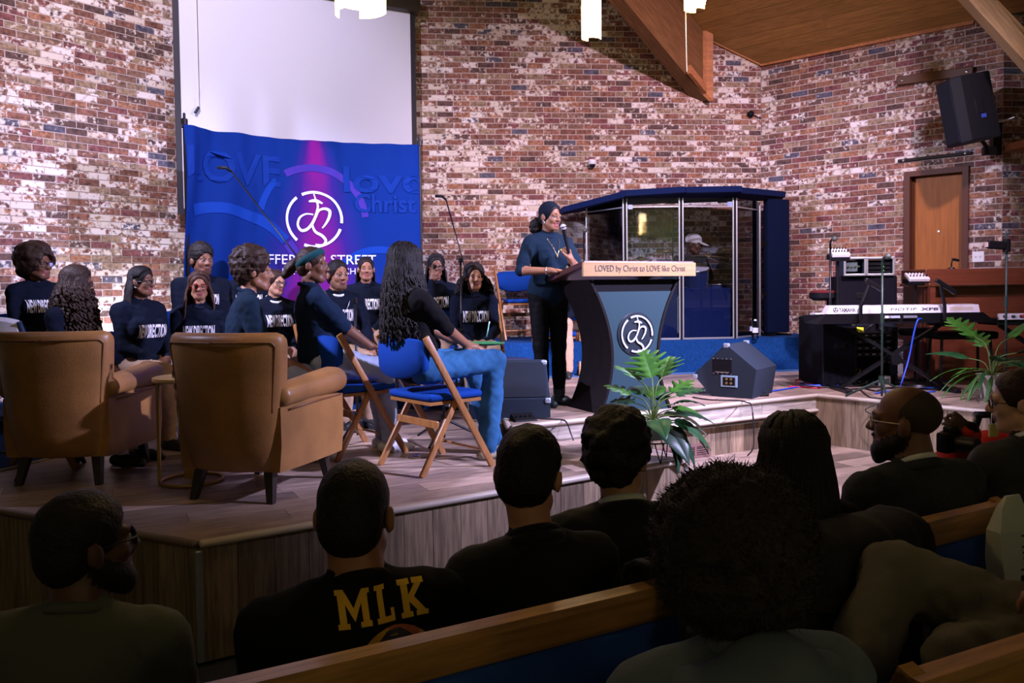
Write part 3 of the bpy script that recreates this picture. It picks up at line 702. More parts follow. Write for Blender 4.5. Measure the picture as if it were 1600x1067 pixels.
tl = math.atan2(.10, .54)
MB().box((0, .27, 1.085), (LW-.02, .60, .045), LTP, rot=(-tl, 0, 0), bev=.006).build('desk_top', parent=lec)
MB().box((0, .555, 1.068), (LW-.03, .02, .04), LTP, rot=(-tl, 0, 0)).build('book_ledge', parent=lec)
sg = MB().box((0, -.02, 1.095), (LW, .022, .105), LSG, bev=.003).build('name_board', parent=lec)
text_mb('LOVED by Christ to LOVE like Christ', LW*.80, .062, m=mat('sign_ink', (.035, .025, .03), .6), M=Matrix.Translation((0, -.0335, 1.095))).build('lettering', parent=sg, fix=False)
q = MB(); q.lathe([(0, 0), (.165, 0), (.170, -.004), (.168, -.008), (0, -.008)], 40, mat('emblem_disc', (.010, .018, .028), .4), Matrix.Translation((.005, yF-.009, .60)) @ Matrix.Rotation(-PI/2, 4, 'X') @ Matrix.Scale(-1, 4, (0, 0, 1))); dk = q.build('emblem_disc', parent=lec)
q = MB(); emblem(q, .138, PRW, Matrix.Translation((.005, yF-.022, .60))); q.build('monogram', parent=dk, fix=False)
# ------------------------------------------------------------------ tan leather tub armchairs
LEA = mat('tan_leather', (.30, .140, .040), .45, var=.30, vscale=5, bump=.12, bscale=120, coat=.15); LEG = mat('leg_dark_wood', (.018, .012, .010), .4)
PIP = mat('leather_piping', (.16, .065, .020), .45)
def make_armchair(label, loc, face):
    t = thing('armchair', label, 'armchair', loc, face, 'tan leather tub armchairs on the stage')
    # back: flared towards the top, rounded corners, slightly reclined
    rings = []; BOW = lambda x: .10*(1-(abs(x)/.34)**2)-.08
    for z, hx, hy in [(.165, .225, .050), (.18, .250, .070), (.30, .270, .080), (.45, .290, .080), (.60, .308, .076), (.74, .322, .070), (.82, .330, .066), (.850, .329, .060), (.872, .318, .046), (.885, .296, .022)]:
        yc = .27+.10*(z-.165)/.72; rings.append([(x, y+BOW(x), zz) for x, y, zz in sring(0, yc, z, hx, hy, 4.0, 40)])
    loft(rings, LEA).build('backrest', parent=t, smooth=True)
    pts = []
    for a in np.linspace(-1, 1, 61):
        if abs(a) < .62: xx, zz = a/.62*.285, .838
        else:
            q = (abs(a)-.62)/.38; th_ = min(q/.12, 1)*PI/2; xx = math.copysign(.285+.022*math.sin(th_), a); zz = .838-.022*(1-math.cos(th_))-max(0, q-.12)/.88*.34
            xx = math.copysign(abs(xx)-max(0, q-.12)*.045, a)
        yc = .27+.10*(zz-.165)/.72; hx_ = .330-(.838-zz)*.09
        pts.append((xx, yc+BOW(xx)+.068*(1-min(abs(xx)/hx_, .98)**4)**.25+.002, zz))
    MB().tube(pts, .0055, 6, PIP).build('piping', parent=t, smooth=True)
    for s in (-1, 1):
        rings = []
        for y, x0, zt in [(.30, .235, .50), (.20, .248, .51), (.05, .262, .52), (-.20, .272, .51), (-.32, .270, .50), (-.345, .265, .49)]:
            ins = 0 if y > -.33 else .02
            c = [(-.055+ins, .165+ins), (.055-ins, .165+ins), (.068-ins, .30), (.066-ins, zt-ins), (-.066+ins, zt-ins), (-.055+ins, .30)]
            rings.append([(s*(x0+a), y, b_) for a, b_ in (c if s > 0 else c[::-1])])
        loft(rings, LEA).build('side_panel', parent=t, smooth='auto')
        path = [(.29, .550, .060), (.26, .555, .070), (.15, .560, .074), (-.10, .572, .082), (-.28, .580, .086), (-.345, .578, .080), (-.372, .576, .060), (-.382, .575, .025)]
        rings = [[(s*.272+rr*1.02*math.cos(q_), y, z+rr*.9*math.sin(q_)) for q_ in np.linspace(0, 2*PI, 22, endpoint=False)] for y, z, rr in path]
        ar = loft(rings, LEA).build('arm', parent=t, smooth=True)
        MB().tube([(s*.322, .24, .487), (s*.336, 0, .497), (s*.338, -.30, .498)], .0055, 6, PIP).build('arm_piping', parent=ar, smooth=True)
    MB().box((0, -.04, .26), (.46, .58, .20), LEA, bev=.03).build('seat_frame', parent=t, smooth='auto')
    MB().box((0, -.06, .41), (.42, .56, .13), LEA, bev=.045).build('seat_cushion', parent=t, smooth=True)
    for sx in (-1, 1):
        for y, dy in ((.24, .05), (-.30, -.02)):
            rings = [[(sx*.20+a*.5+sx*e_*.03, y+b_*.5+dy*e_, z) for a, b_ in ((-w_, -w_), (w_, -w_), (w_, w_), (-w_, w_))] for z, w_, e_ in ((0, .034, 1), (.20, .056, 0))]
            loft(rings, LEG).build('leg', parent=t)
    return t
AC1 = on(97, 756, ZL); AC2 = on(368, 781, ZL)
def behind(p, face, d): return (p.x+math.sin(face)*d, p.y-math.cos(face)*d, p.z)
f1, f2 = rad(180), rad(165)
make_armchair('tan leather armchair at the far left, beside the white folding chair', behind(AC1, f1, .26), f1)
make_armchair('tan leather armchair nearer the stage corner, right of the gold side table', behind(AC2, f2, .26), f2)
# ------------------------------------------------------------------ gold C-shaped side table with a bottle
GOLD = mat('brushed_gold', (.46, .30, .09), .35, metal=.75); GL = on(252, 757, ZL); tb = on(300, 752, ZL)
ttop = at(262, 588, GL.y+.05).z-ZL
tbl = thing('side_table', 'small gold side table with a ring foot between the armchairs', 'table', (tb.x, tb.y, ZL), 0)
MB().tube([(.17*math.cos(a), .17*math.sin(a), .011) for a in np.linspace(0, 2*PI, 40, endpoint=False)], .010, 8, GOLD, closed=True).build('foot_ring', parent=tbl, smooth=True)
MB().lathe([(0, 0), (.19, 0), (.20, .006), (.20, .022), (.19, .026), (0, .026)], 40, GOLD, Matrix.Translation((0, 0, ttop-.026))).build('table_top', parent=tbl, smooth='auto')
MB().box((.0, .02, (ttop-.02)/2+.005), (.095, .03, ttop-.03), GOLD, bev=.004).build('column', parent=tbl)
MB().box((-.178, -.02, ttop/2), (.018, .018, ttop-.02), GOLD, bev=.003).build('post', parent=tbl)
CLR = None
def clear_mat(name, tint, ior=1.3, gloss=.06):
    m = bpy.data.materials.new(name); nt, N, L = nodes(m); N.remove(N['Principled BSDF'])
    tr = N.new('ShaderNodeBsdfTransparent'); tr.inputs[0].default_value = (*tint, 1); gl = N.new('ShaderNodeBsdfGlossy'); gl.inputs['Roughness'].default_value = .03
    fr = N.new('ShaderNodeFresnel'); fr.inputs[0].default_value = ior; mx = N.new('ShaderNodeMixShader'); L.new(fr.outputs[0], mx.inputs[0]); L.new(tr.outputs[0], mx.inputs[1]); L.new(gl.outputs[0], mx.inputs[2]); L.new(mx.outputs[0], N['Material Output'].inputs[0]); return m
PET = clear_mat('bottle_plastic', (.86, .90, .97), 1.7); ACR = clear_mat('acrylic_sheet', (.90, .93, .98), 1.55)
LBL = mat('bottle_label', (.35, .45, .75), .5, var=.6, vscale=60, col2=(.8, .82, .9))
def bottle(label, loc, s=1.0, group=None):
    t = thing('water_bottle', label, 'bottle', loc, random.uniform(0, 6), group)
    MB().lathe([(0, 0), (.030*s, 0), (.033*s, .006*s), (.033*s, .03*s), (.030*s, .045*s), (.033*s, .06*s), (.033*s, .135*s), (.028*s, .16*s), (.013*s, .19*s), (.013*s, .205*s), (0, .205*s)], 18, PET).build('bottle_body', parent=t, smooth=True)
    MB().lathe([(.0338*s, .07*s), (.0338*s, .125*s)], 18, LBL, caps=False).build('label_wrap', parent=t, smooth=True)
    MB().lathe([(0, .203*s), (.0145*s, .203*s), (.0145*s, .22*s), (0, .222*s)], 14, WHITE).build('cap', parent=t, smooth='auto')
    return t
bottle('clear water bottle on the gold side table', (tb.x-.02, tb.y-.10, ZL+ttop), 1.08)
# ------------------------------------------------------------------ folding chairs
CW = mat('chair_beech', (.36, .155, .045), .38, var=.3, vscale=5, stretch=(10, 10, 1.5)); CB = mat('chair_blue_pad', (.003, .045, .28), .85, bump=.3, bscale=260, spec=.15); BRS = mat('hinge_brass', (.42, .30, .12), .35, metal=.8)
def make_chair(label, loc, face, group='blue padded wooden folding chairs'):
    t = thing('folding_chair', label, 'chair', loc, face, group)
    for s in (-1, 1):
        rr = MB(); a, b_ = Vector((s*.265, .215, .82)), Vector((s*.265, -.27, .0)); d = b_-a
        rr.box(((a+b_)/2)[:], (.024, .042, d.length), CW, rot=(-math.atan2(.485, .82), 0, 0), bev=.006); rr.build('rail', parent=t, smooth='auto')
        a, b_ = Vector((s*.235, -.035, .46)), Vector((s*.235, .235, .0)); d = b_-a
        MB().box(((a+b_)/2)[:], (.024, .038, d.length), CW, rot=(math.atan2(.27, .46), 0, 0), bev=.006).build('rear_leg', parent=t, smooth='auto')
        hp = MB(); hp.prism([(-.03, -.035), (.01, -.045), (.0, -.01), (.012, .0), (.0, .012), (.01, .045), (-.03, .035)], 0, .004, BRS, Matrix.Translation((s*.235, .212, .70)) @ Matrix.Rotation(PI/2, 4, 'X') @ Matrix.Scale(s, 4, (1, 0, 0)))
        h_ = hp.build('hinge_plate', parent=t)
        for z in (-.028, .028): MB().lathe([(0, 0), (.004, 0), (0, .003)], 6, STEEL, Matrix.Translation((s*.225, .218, .70+z)) @ Matrix.Rotation(-PI/2, 4, 'X')).build('screw', parent=h_)
    rings = []
    for x in np.linspace(-.250, .250, 13):
        c = .055*(1-(x/.25)**2); e_ = .012 if abs(x) > .23 else 0
        zt, zb = .815-e_-.02*(abs(x)/.25)**3, .565+e_+.045*(abs(x)/.25)**2
        rings.append([(x, .185+c, zb+.01), (x, .200+c, zb), (x, .222+c, zb+.01), (x, .226+c, (zb+zt)/2), (x, .222+c, zt-.01), (x, .205+c, zt), (x, .185+c, zt-.01), (x, .178+c, (zb+zt)/2)])
    loft(rings, CB).build('back_pad', parent=t, smooth=True)
    MB().box((0, -.03, .455), (.46, .40, .045), CB, bev=.02).build('seat_pad', parent=t, smooth=True)
    q = MB(); q.box((0, -.03, .420), (.44, .38, .02), CW); q.build('seat_board', parent=t)
    MB().box((0, .105, .29), (.44, .018, .045), CW, bev=.004).build('rear_stretcher', parent=t); MB().tube([(-.255, -.20, .11), (.255, -.20, .11)], .009, 8, CW).build('front_stretcher', parent=t)
    return t
def foot_chair(px, py, z, face, label, **k):
    """place by the front right foot (seen from the sitter's left when turned away)"""
    p = on(px, py, z); lo = Matrix.Rotation(face, 3, 'Z') @ Vector((-.265 if k.pop('left', 0) else .265, -.27, 0)); return make_chair(label, (p.x-lo.x, p.y-lo.y, z), face, **k)
chA = foot_chair(770, 728, ZL, rad(130), 'blue padded wooden folding chair under the woman with long locs', left=1)
# ------------------------------------------------------------------ drum booth of acrylic panels with padded roof
NAVY = mat('navy_foam', (.005, .013, .062), .9, bump=.4, bscale=150, spec=.1); NAVD = mat('navy_gobo', (.003, .008, .032), .92, bump=.4, bscale=150, spec=.1)
bp0 = [(.904, 9.76), (1.285, 9.20), (1.915, 9.20), (2.545, 9.29), (2.965, 9.74)]
booth = thing('drum_booth', 'clear acrylic drum booth with aluminium posts and a padded navy roof', 'booth', (bp0[2][0], bp0[2][1], ZC))
bq = [Vector((x-bp0[2][0], y-bp0[2][1])) for x, y in bp0]; BHT = 1.60
for i, p in enumerate(bq):
    q = MB(); r_ = .012 if i in (0, 4) else .020
    if i in (1, 2, 3):
        for s in (-.020, .020): q.box((p.x+s, p.y, BHT/2), (.016, .026, BHT), ALU, bev=.004)
        q.box((p.x, p.y+.008, BHT/2), (.03, .012, BHT), BLACK)
    else: q.box((p.x, p.y, BHT/2), (.018, .018, BHT), ALU, bev=.004)
    q.build('post', parent=booth)
for i in range(4):
    a, b_ = bq[i], bq[i+1]; d = b_-a; Ln = d.length; an = math.atan2(d.y, d.x); mid = (a+b_)/2
    g = MB().box((0, 0, .01+(BHT-.01)/2), (Ln-.04, .008, BHT-.02), ACR).build('acrylic_panel', parent=booth); g.location = (mid.x, mid.y, 0); g.rotation_euler = (0, 0, an)
    r_ = MB().box((0, -.008, .012), (Ln-.05, .012, .02), ALU).build('bottom_rail', parent=booth); r_.location = (mid.x, mid.y, 0); r_.rotation_euler = (0, 0, an)
    r_ = MB().box((0, .0, BHT-.10), (Ln-.05, .010, .012), ALU).build('top_rail', parent=booth); r_.location = (mid.x, mid.y, 0); r_.rotation_euler = (0, 0, an)
    b2 = MB().box((0, .05, .30), (Ln-.08, .05, .56), NAVY, bev=.01).build('baffle', parent=booth); b2.location = (mid.x, mid.y, 0); b2.rotation_euler = (0, 0, an)
for (x, z) in ((bq[1].x+.06, 1.50), (bq[3].x-.06, 1.53)): MB().box((x, bq[1].y-.008 if x < 0 else bq[3].y-.008, z), (.05, .006, .05), mat('hinge_plate_blue', (.35, .45, .75), .4)).build('hinge_plate', parent=booth)
def roofpad(pts, th=.065):
    q = MB(); n = len(pts); q.add([tuple(p) for p in pts]+[(p[0], p[1], p[2]+th) for p in pts], [tuple(reversed(range(n))), tuple(range(n, 2*n))]+[(i, (i+1) % n, n+(i+1) % n, n+i) for i in range(n)], NAVY); return q.build('roof_pad', parent=booth)
lc_ = lambda p: (p.x-bp0[2][0], p.y-bp0[2][1], p.z-ZC)
z0_ = BHT+.005
roofpad([(bq[1].x-.06, bq[1].y-.16, z0_+.0), (bq[2].x+.02, bq[2].y-.16, z0_+.035), (bq[2].x+.02, .95, z0_+.035), (bq[1].x-.06, .95, z0_)])
roofpad([(bq[2].x+.025, bq[2].y-.16, z0_+.03), (bq[3].x+.04, bq[3].y-.16, z0_+.045), (bq[3].x+.04, .98, z0_+.045), (bq[2].x+.025, .98, z0_+.03)])
lt = lc_(at(880, 317, 9.65))
roofpad([(lt[0], lt[1], z0_-.11), (bq[1].x-.03, bq[1].y-.18, z0_-.01), (bq[1].x-.03, .95, z0_-.01), (lt[0]-.02, .92, z0_-.10)])
rt = lc_(at(1232, 299, 9.75))
roofpad([(bq[3].x+.03, bq[3].y-.16, z0_+.03), (rt[0], rt[1]+.10, z0_+.06), (rt[0]+.02, .92, z0_+.05), (bq[3].x+.03, .98, z0_+.03)])
# reflection-free back lining of the booth
gb0, gb1 = at(1193, 420, 9.70), at(1233, 420, 9.86)
gob = thing('padded_gobo', 'tall navy padded sound panel standing right of the drum booth', 'panel', ((gb0.x+gb1.x)/2, (gb0.y+gb1.y)/2, ZC), math.atan2(gb1.y-gb0.y, gb1.x-gb0.x))
gh = at(1212, 312, 9.78).z-ZC
MB().box((0, 0, gh/2+.02), (.34, .09, gh-.03), NAVD, bev=.02).build('pad', parent=gob, smooth='auto'); q = MB()
for s in (-.12, .12): q.box((s, .02, .012), (.05, .24, .024), BLACKM)
q.build('foot', parent=gob)
for i in range(2): MB().box((-.172, 0, .5+.6*i), (.012, .05, .05), BLACKM).build('hinge', parent=gob)
pw = at(1192, 516, 9.45)
bottle('clear water bottle on the blue riser in front of the acrylic, right one of two', (on(1179, 529, ZC).x, on(1179, 529, ZC).y-.03, ZC), 1.0)
bottle('clear water bottle on the blue riser beside the booth, slightly behind the other one', (on(1168, 526, ZC).x+.02, on(1168, 526, ZC).y-.04, ZC), 1.0)
# drum kit
DRM = mat('drum_wrap_blue', (.015, .03, .12), .25, coat=.6); HEADM = mat('drum_head', (.55, .55, .58), .5); BRZ = mat('cymbal_bronze', (.55, .42, .22), .28, metal=1.0)
kit = thing('drum_kit', 'drum kit with bronze cymbals inside the acrylic booth', 'drum kit', (2.02, 9.86, ZC))
def drum(x, y, z, r, h, tilt, name='drum'):
    M_ = Matrix.Translation((x, y, z)) @ Matrix.Rotation(tilt, 4, 'X')
    d = MB().lathe([(0, -h/2), (r, -h/2), (r, h/2), (0, h/2)], 24, DRM, M_).build(name, parent=kit, smooth='auto')
    for zz in (-h/2, h/2): MB().tube([tuple(M_ @ Vector((r*1.02*math.cos(a), r*1.02*math.sin(a), zz))) for a in np.linspace(0, 2*PI, 24, endpoint=False)], .009, 6, STEEL, closed=True).build('hoop', parent=d, smooth=True)
    MB().lathe([(0, 0), (r*.98, 0)], 24, HEADM, M_ @ Matrix.Translation((0, 0, h/2+.004)), caps=False).build('drum_head', parent=d)
drum(.05, -.25, .27, .26, .34, PI/2, 'bass_drum'); drum(-.20, -.26, .70, .14, .20, .35, 'tom'); drum(.14, -.28, .72, .15, .21, .35, 'tom'); drum(.44, -.05, .46, .20, .32, 0, 'floor_tom'); drum(-.45, -.02, .60, .175, .14, .1, 'snare_drum')
def cym(px, py, Y, r, tilt=(.1, .1), boom=None):
    p = at(px, py, Y); l = Vector((p.x-2.02, p.y-9.86, p.z-ZC))
    M_ = Matrix.Translation(l) @ Euler((tilt[0], tilt[1], 0)).to_matrix().to_4x4()
    c_ = MB().lathe([(0, .028), (.03, .022), (.045, .006), (r*.7, -.004), (r, -.014), (r, -.016), (r*.7, -.007), (.04, .002), (0, .018)], 30, BRZ, M_, caps=False).build('cymbal', parent=kit, smooth=True)
    MB().lathe([(0, .02), (.012, .02), (.012, .06), (0, .065)], 10, STEEL, M_).build('wing_nut', parent=c_)
    base = boom if boom else (l.x, l.y)
    q = MB()
    if boom: q.tube([tuple(l), (base[0], base[1], l.z-.22)], .010, 8, STEEL)
    q.tube([(base[0], base[1], (l.z-.22) if boom else l.z), (base[0], base[1], .25)], .011, 8, STEEL); q.lathe([(.018, 0), (.018, .06)], 10, STEEL, Matrix.Translation((base[0], base[1], .62)))
    for a in (0, 120, 240): q.tube([(base[0], base[1], .27), (base[0]+.2*math.cos(rad(a+20)), base[1]+.2*math.sin(rad(a+20)), .012)], .008, 6, STEEL)
    q.build('cymbal_stand', parent=kit, smooth='auto')
cym(1040, 393, 9.75, .17, (.05, 0)); cym(1106, 400, 9.62, .25, (.02, .06), (.93-.10, -.10)); cym(1148, 388, 9.95, .21, (.05, 0)); cym(1001, 404, 9.70, .12, (.0, 0))
# throne behind, and the amplifier box beside
MB().box((.80, .12, .80), (.20, .22, .14), BLACK, bev=.01).build('sound_module', parent=kit); q = MB(); q.tube([(.80, .12, .02), (.80, .12, .73)], .014, 8, BLACKM); q.build('module_stand', parent=kit)
MB().lathe([(0, .50), (.15, .50), (.16, .54), (.15, .58), (0, .59)], 20, BLACK, Matrix.Translation((.0, .22, 0))).build('throne_seat', parent=kit, smooth='auto')
q = MB(); q.tube([(.0, .22, .06), (.0, .22, .5)], .016, 8, STEEL)
for a in (30, 150, 270): q.tube([(.0, .22, .2), (.2*math.cos(rad(a)), .22+.2*math.sin(rad(a)), .012)], .010, 6, STEEL)
q.build('throne_stand', parent=kit)
# ------------------------------------------------------------------ floor monitor wedges
FELT = mat('wedge_carpet', (.018, .026, .040), .95, bump=.5, bscale=240, spec=.15); GRL = mat('wedge_grille', (.010, .014, .022), .7, spec=.15, bump=.4, bscale=400)
def corner_cap(mb_, p, sx, sy, sz):
    mb_.box((p[0]-sx*.02, p[1]-sy*.02, p[2]-sz*.02), (.05, .05, .05), mat('corner_metal', (.45, .52, .66), .35, metal=.6), bev=.01)
def wedge(label, loc, face, rot=None, s=1.0, sec=None, gi=(3, 4), hx=None, plate=(.05, .22)):
    t = thing('floor_monitor', label, 'speaker', loc, face, 'carpeted stage monitor wedges')
    if rot is not None: t.rotation_euler = rot
    # cross-section in the yz plane (front is -y), length along x
    sec = sec or [(.24, 0), (.24, .22), (.14, .40), (-.02, .40), (-.27, .14), (-.27, .0)]; n6 = len(sec)
    hx = hx or .30*s; py_, pz_ = plate
    MB().add([(-hx, y, z) for y, z in sec]+[(hx, y, z) for y, z in sec], [tuple(range(n6)), tuple(reversed(range(n6, 2*n6)))]+[(i, n6+i, n6+(i+1) % n6, (i+1) % n6) for i in range(n6)], FELT).build('cabinet', parent=t)
    a, b_ = Vector((0, *sec[gi[0]])), Vector((0, *sec[gi[1]])); c_ = (a+b_)/2; d_ = b_-a; n_ = Vector((0, d_.z, -d_.y)).normalized(); ce_ = Vector((0, sum(q[0] for q in sec)/n6, sum(q[1] for q in sec)/n6)); n_ = n_ if n_.dot(c_-ce_) > 0 else -n_
    g = MB(); g.box(tuple(c_+n_*.003), (2*hx-.05, d_.length-.03, .012), GRL, rot=(math.atan2(d_.z, d_.y), 0, 0), bev=.004); g.build('grille', parent=t)
    for x in (-hx, hx):
        for y, z in (sec[gi[0]], sec[gi[1]]): MB().box((x-math.copysign(.018, x), y+(ce_.y-y)*.05, z-.012), (.045, .05, .04), mat('corner_metal', (.45, .52, .66), .35, metal=.6), bev=.01).build('corner_cap', parent=t)
    for x in (-hx, hx):
        ex = math.copysign(1, x)
        fr_ = MB(); fr_.box((x+ex*.003, py_, pz_), (.008, .17*s, .12*s), BLACK, bev=.003); fr_.box((x+ex*.006, py_, pz_-.05), (.012, .13*s, .014), STEEL, bev=.004); h_ = fr_.build('side_handle', parent=t)
        for i in range(5):
            for zz in (-.065, .065): MB().lathe([(0, 0), (.005, 0), (0, .003)], 6, STEEL, Matrix.Translation((x+ex*.006, py_-.08*s+.04*s*i, pz_+zz*s)) @ Matrix.Rotation(ex*PI/2, 4, 'Y')).build('screw', parent=h_)
        j = MB(); j.box((x+ex*.003, py_-.06, pz_-.13), (.008, .15*s, .10*s), mat('jack_plate_rim', (.22, .33, .45), .4), bev=.003); j.box((x+ex*.006, py_-.06, pz_-.13), (.006, .11*s, .07*s), BLACK)
        jp = j.build('jack_plate', parent=t)
        for i in range(4): MB().lathe([(0, 0), (.011, 0), (.011, .008), (0, .009)], 10, BRS, Matrix.Translation((x+ex*.008, py_-.08+.04*s*(i % 2), pz_-.145+.035*s*(i//2))) @ Matrix.Rotation(ex*PI/2, 4, 'Y')).build('jack', parent=jp)
    return t
w1 = on(793, 654, ZU)
wedge('black carpeted stage monitor on the upper stage between the seated woman and the lectern', (w1.x+.0, w1.y+.27, ZU), rad(4))
# second one lies with its end plate turned to the hall and its grille towards the speaker
w2 = on(1112, 619, ZU); ex2 = math.atan2(.80, .60)
wedge('dark carpeted stage monitor right of the lectern, end plate with handle in view', (w2.x+.6*.25, w2.y+.8*.25, ZU), ex2, sec=[(0, 0), (-.36, 0), (-.40, .25), (-.13, .46), (.17, .18)], gi=(3, 4), hx=.25, plate=(-.10, .27))
# ------------------------------------------------------------------ loudspeaker on the right wall
ls = at(1512, 172, 8.30)
wsp = thing('wall_speaker', 'black loudspeaker tilted down on a bracket high on the right brick wall', 'speaker', ls)
Ms = Matrix.Translation(ls) @ Matrix.Rotation(rad(-11), 4, 'Y') @ Matrix.Rotation(rad(-90), 4, 'Z')
hx, hy, hz = .19, .20, .33
rings = []
for z in (-hz, -hz+.015, hz-.015, hz):
    e_ = .012 if abs(z) == hz else 0
    rings.append([(-hx+e_, -hy*.6, z), (-hx*.7, -hy+e_, z), (hx*.7, -hy+e_, z), (hx-e_, -hy*.6, z), (hx*.72, hy-e_, z), (-hx*.72, hy-e_, z)])
bx_ = loft(rings, mat('speaker_black', (.007, .008, .011), .6, spec=.2)).build('cabinet', parent=wsp); bx_.matrix_basis = Ms.to_3x3().to_4x4()
q = MB().box((0, -hy-.002, 0), (hx*1.3, .012, hz*1.85), GRL, bev=.004).build('grille', parent=wsp); q.matrix_basis = Ms.to_3x3().to_4x4()
for s in (-1, 1):
    q = MB().box((s*hx*.87, .02, .0), (.02, .08, .15), BLACK, bev=.008).build('side_handle', parent=wsp); q.matrix_basis = Ms.to_3x3().to_4x4()
q = MB().box((hx*.86, .05, -.10), (.012, .05, .04), mat('badge_blue', (.03, .06, .35), .4)).build('badge', parent=wsp); q.matrix_basis = Ms.to_3x3().to_4x4()
br = at(1546, 236, 8.55); wl = wp(KR, KT, 1552, 215, .0)-ls
q = MB(); q.tube([(.10, .12, -.12), tuple(Vector((br.x, br.y, br.z))-ls)], .020, 8, BLACKM); q.box(tuple(Vector((br.x, br.y, br.z))-ls), (.14, .06, .09), BLACKM, bev=.01); q.tube([tuple(Vector((br.x, br.y, br.z))-ls), tuple(wl+Vector((0, 0, -.14)))], .03, 8, BLACKM); q.tube([(.1, .1, .02), tuple(wl+Vector((.02, .02, .05)))], .03, 8, BLACKM); q.box(tuple(wl+Vector((0, -.03, -.02))), (.09, .05, .34), BLACKM); q.build('wall_bracket', parent=wsp)
cb_ = Vector(ls); q = MB(); q.tube(spline([(.12, .12, -.05), (.20, .10, -.10), (.32, .02, -.12), (.40, -.12, -.10)], 6), .006, 6, WHITE); q.build('cable', parent=wsp)
# small domes on the middle wall
p = wp(KL, KR, 1172, 179, 0)
o = thing('wall_sensor', 'small round black sensor on the rear brick near the corner', 'sensor', p, rad(5.3)); MB().lathe([(0, 0), (.032, 0), (.043, .02), (.040, .05), (.02, .066), (0, .07)], 18, BLACK, Matrix.Rotation(PI/2, 4, 'X')).build('dome', parent=o, smooth=True)
q = MB(); q.tube([(.03, -.02, -.005), (.12, -.004, -.04), (.16, -.004, -.05)], .005, 6, BLACK); q.build('wire', parent=o)
p = wp(KL, KR, 926, 258, 0)
o = thing('dome_camera', 'small white dome camera with a dark lens on the rear brick', 'camera', p, rad(5.3)); MB().lathe([(0, .03), (.05, .03), (.05, -.012), (.045, -.02), (0, -.02)], 20, WHITE, Matrix.Translation((0, -.055, .02))).build('housing', parent=o, smooth='auto'); MB().ball((0, -.055, -.005), (.040, .040, .040), mat('smoked_dome', (.01, .01, .02), .1)).build('lens_dome', parent=o, smooth=True); MB().box((0, -.004, .03), (.06, .008, .08), WHITE).build('mount_plate', parent=o)
# ------------------------------------------------------------------ keyboard corner
def X(px, py, Y): return at(px, py, Y)
KBW = mat('keyboard_silver', (.62, .60, .68), .35); KBD = mat('keyboard_black', (.008, .0075, .010), .5, spec=.2); INK = mat('ink_black', (.02, .02, .03), .5)
k0, k1 = at(1293, 490, 7.15), at(1528, 490, 7.15); kd = k1-k0; kl = kd.length; kz = k0.z; ktop = at(1410, 476, 7.15).z
kb = thing('stage_keyboard', 'long silver and black stage keyboard seen from behind on an X stand', 'keyboard', (k0.x, k0.y, 0), math.atan2(kd.y, kd.x))
zt0 = at(1410, 477, 7.15).z; zt1 = at(1410, 489, 7.15).z; zb0 = at(1410, 505, 7.15).z
MB().add([(-.09, 0, zb0), (kl+.16, 0, zb0), (kl+.16, .32, zb0), (-.09, .32, zb0), (-.02, -.03, zt1), (kl+.03, -.03, zt1), (kl+.20, .34, zt1-.02), (-.10, .34, zt1-.02)], [(0, 3, 2, 1), (0, 1, 5, 4), (1, 2, 6, 5), (2, 3, 7, 6), (3, 0, 4, 7), (4, 5, 6, 7)], KBD).build('body', parent=kb)
pn = MB().add([(-.02, -.032, zt1), (kl-.0, -.032, zt1), (kl+.0, -.010, zt0), (.02, -.010, zt0), (kl+.0, .10, zt0+.005), (.02, .10, zt0+.005), (-.02, .10, zt1), (kl, .10, zt1)], [(0, 1, 2, 3), (3, 2, 4, 5), (0, 3, 5, 6), (1, 7, 4, 2), (5, 4, 7, 6), (0, 6, 7, 1)], KBW).build('rear_panel', parent=kb)
tlt = math.atan2(.022, zt0-zt1)
def kbtext(t, u, wd, h, bold=0., shear=0.): return text_mb(t, wd, h, bold=bold, shear=shear, m=INK, M=Matrix.Translation((u, -.0235, (zt0+zt1)/2)) @ Matrix.Rotation(-tlt, 4, 'X')).build('lettering', parent=pn, fix=False)
pxu = lambda px: kl*(px-1293)/(1528-1293)
kbtext('YAMAHA', pxu(1322), pxu(1335)-pxu(1309), .042, .03)
kbtext('MOTIF', pxu(1410), pxu(1431)-pxu(1389), .024, .0, .2); kbtext('XF8', pxu(1450), pxu(1464)-pxu(1436), .026, .03, .1)
lg = MB(); cu_ = pxu(1304)
lg.tube([(cu_+.020*math.cos(a), 0, .020*math.sin(a)) for a in np.linspace(0, 2*PI, 20, endpoint=False)], .003, 4, INK, closed=True)
for a in (90, 210, 330): lg.tube([(cu_, 0, 0), (cu_+.019*math.cos(rad(a)), 0, .019*math.sin(rad(a)))], .003, 4, INK)
lgo = lg.build('logo', parent=pn); lgo.location = (0, -.024, (zt0+zt1)/2); lgo.rotation_euler = (-tlt, 0, 0)
for px, wd, c_ in ((1395, .10, (.25, .27, .33)), (1420, .12, (.10, .11, .14)), (1385, .05, (.5, .5, .6))):
    MB().box((pxu(px), -.022, (zb0+zt1)/2+.01), (wd, .02, .022), mat('socket_%d' % px, c_, .4), rot=(-.35, 0, 0)).build('socket_strip', parent=kb)
for i in range(26): MB().box((.03+i*(kl-.06)/26, .37, zt1-.012), ((kl-.06)/26-.003, .14, .018), WHITE).build('key', parent=kb)
MB().box((pxu(1500), -.02, (zt0+zt1)/2), (pxu(1518)-pxu(1482), .004, .03), mat('cover_beige', (.48, .44, .38), .5), rot=(-tlt, 0, 0)).build('cover_plate', parent=pn)
ks = thing('keyboard_stand', 'black X shaped keyboard stand with tilted upper arms', 'stand', (k0.x+kl/2, k0.y+.17, ZU), kb.rotation_euler.z)
kh = zb0-ZU
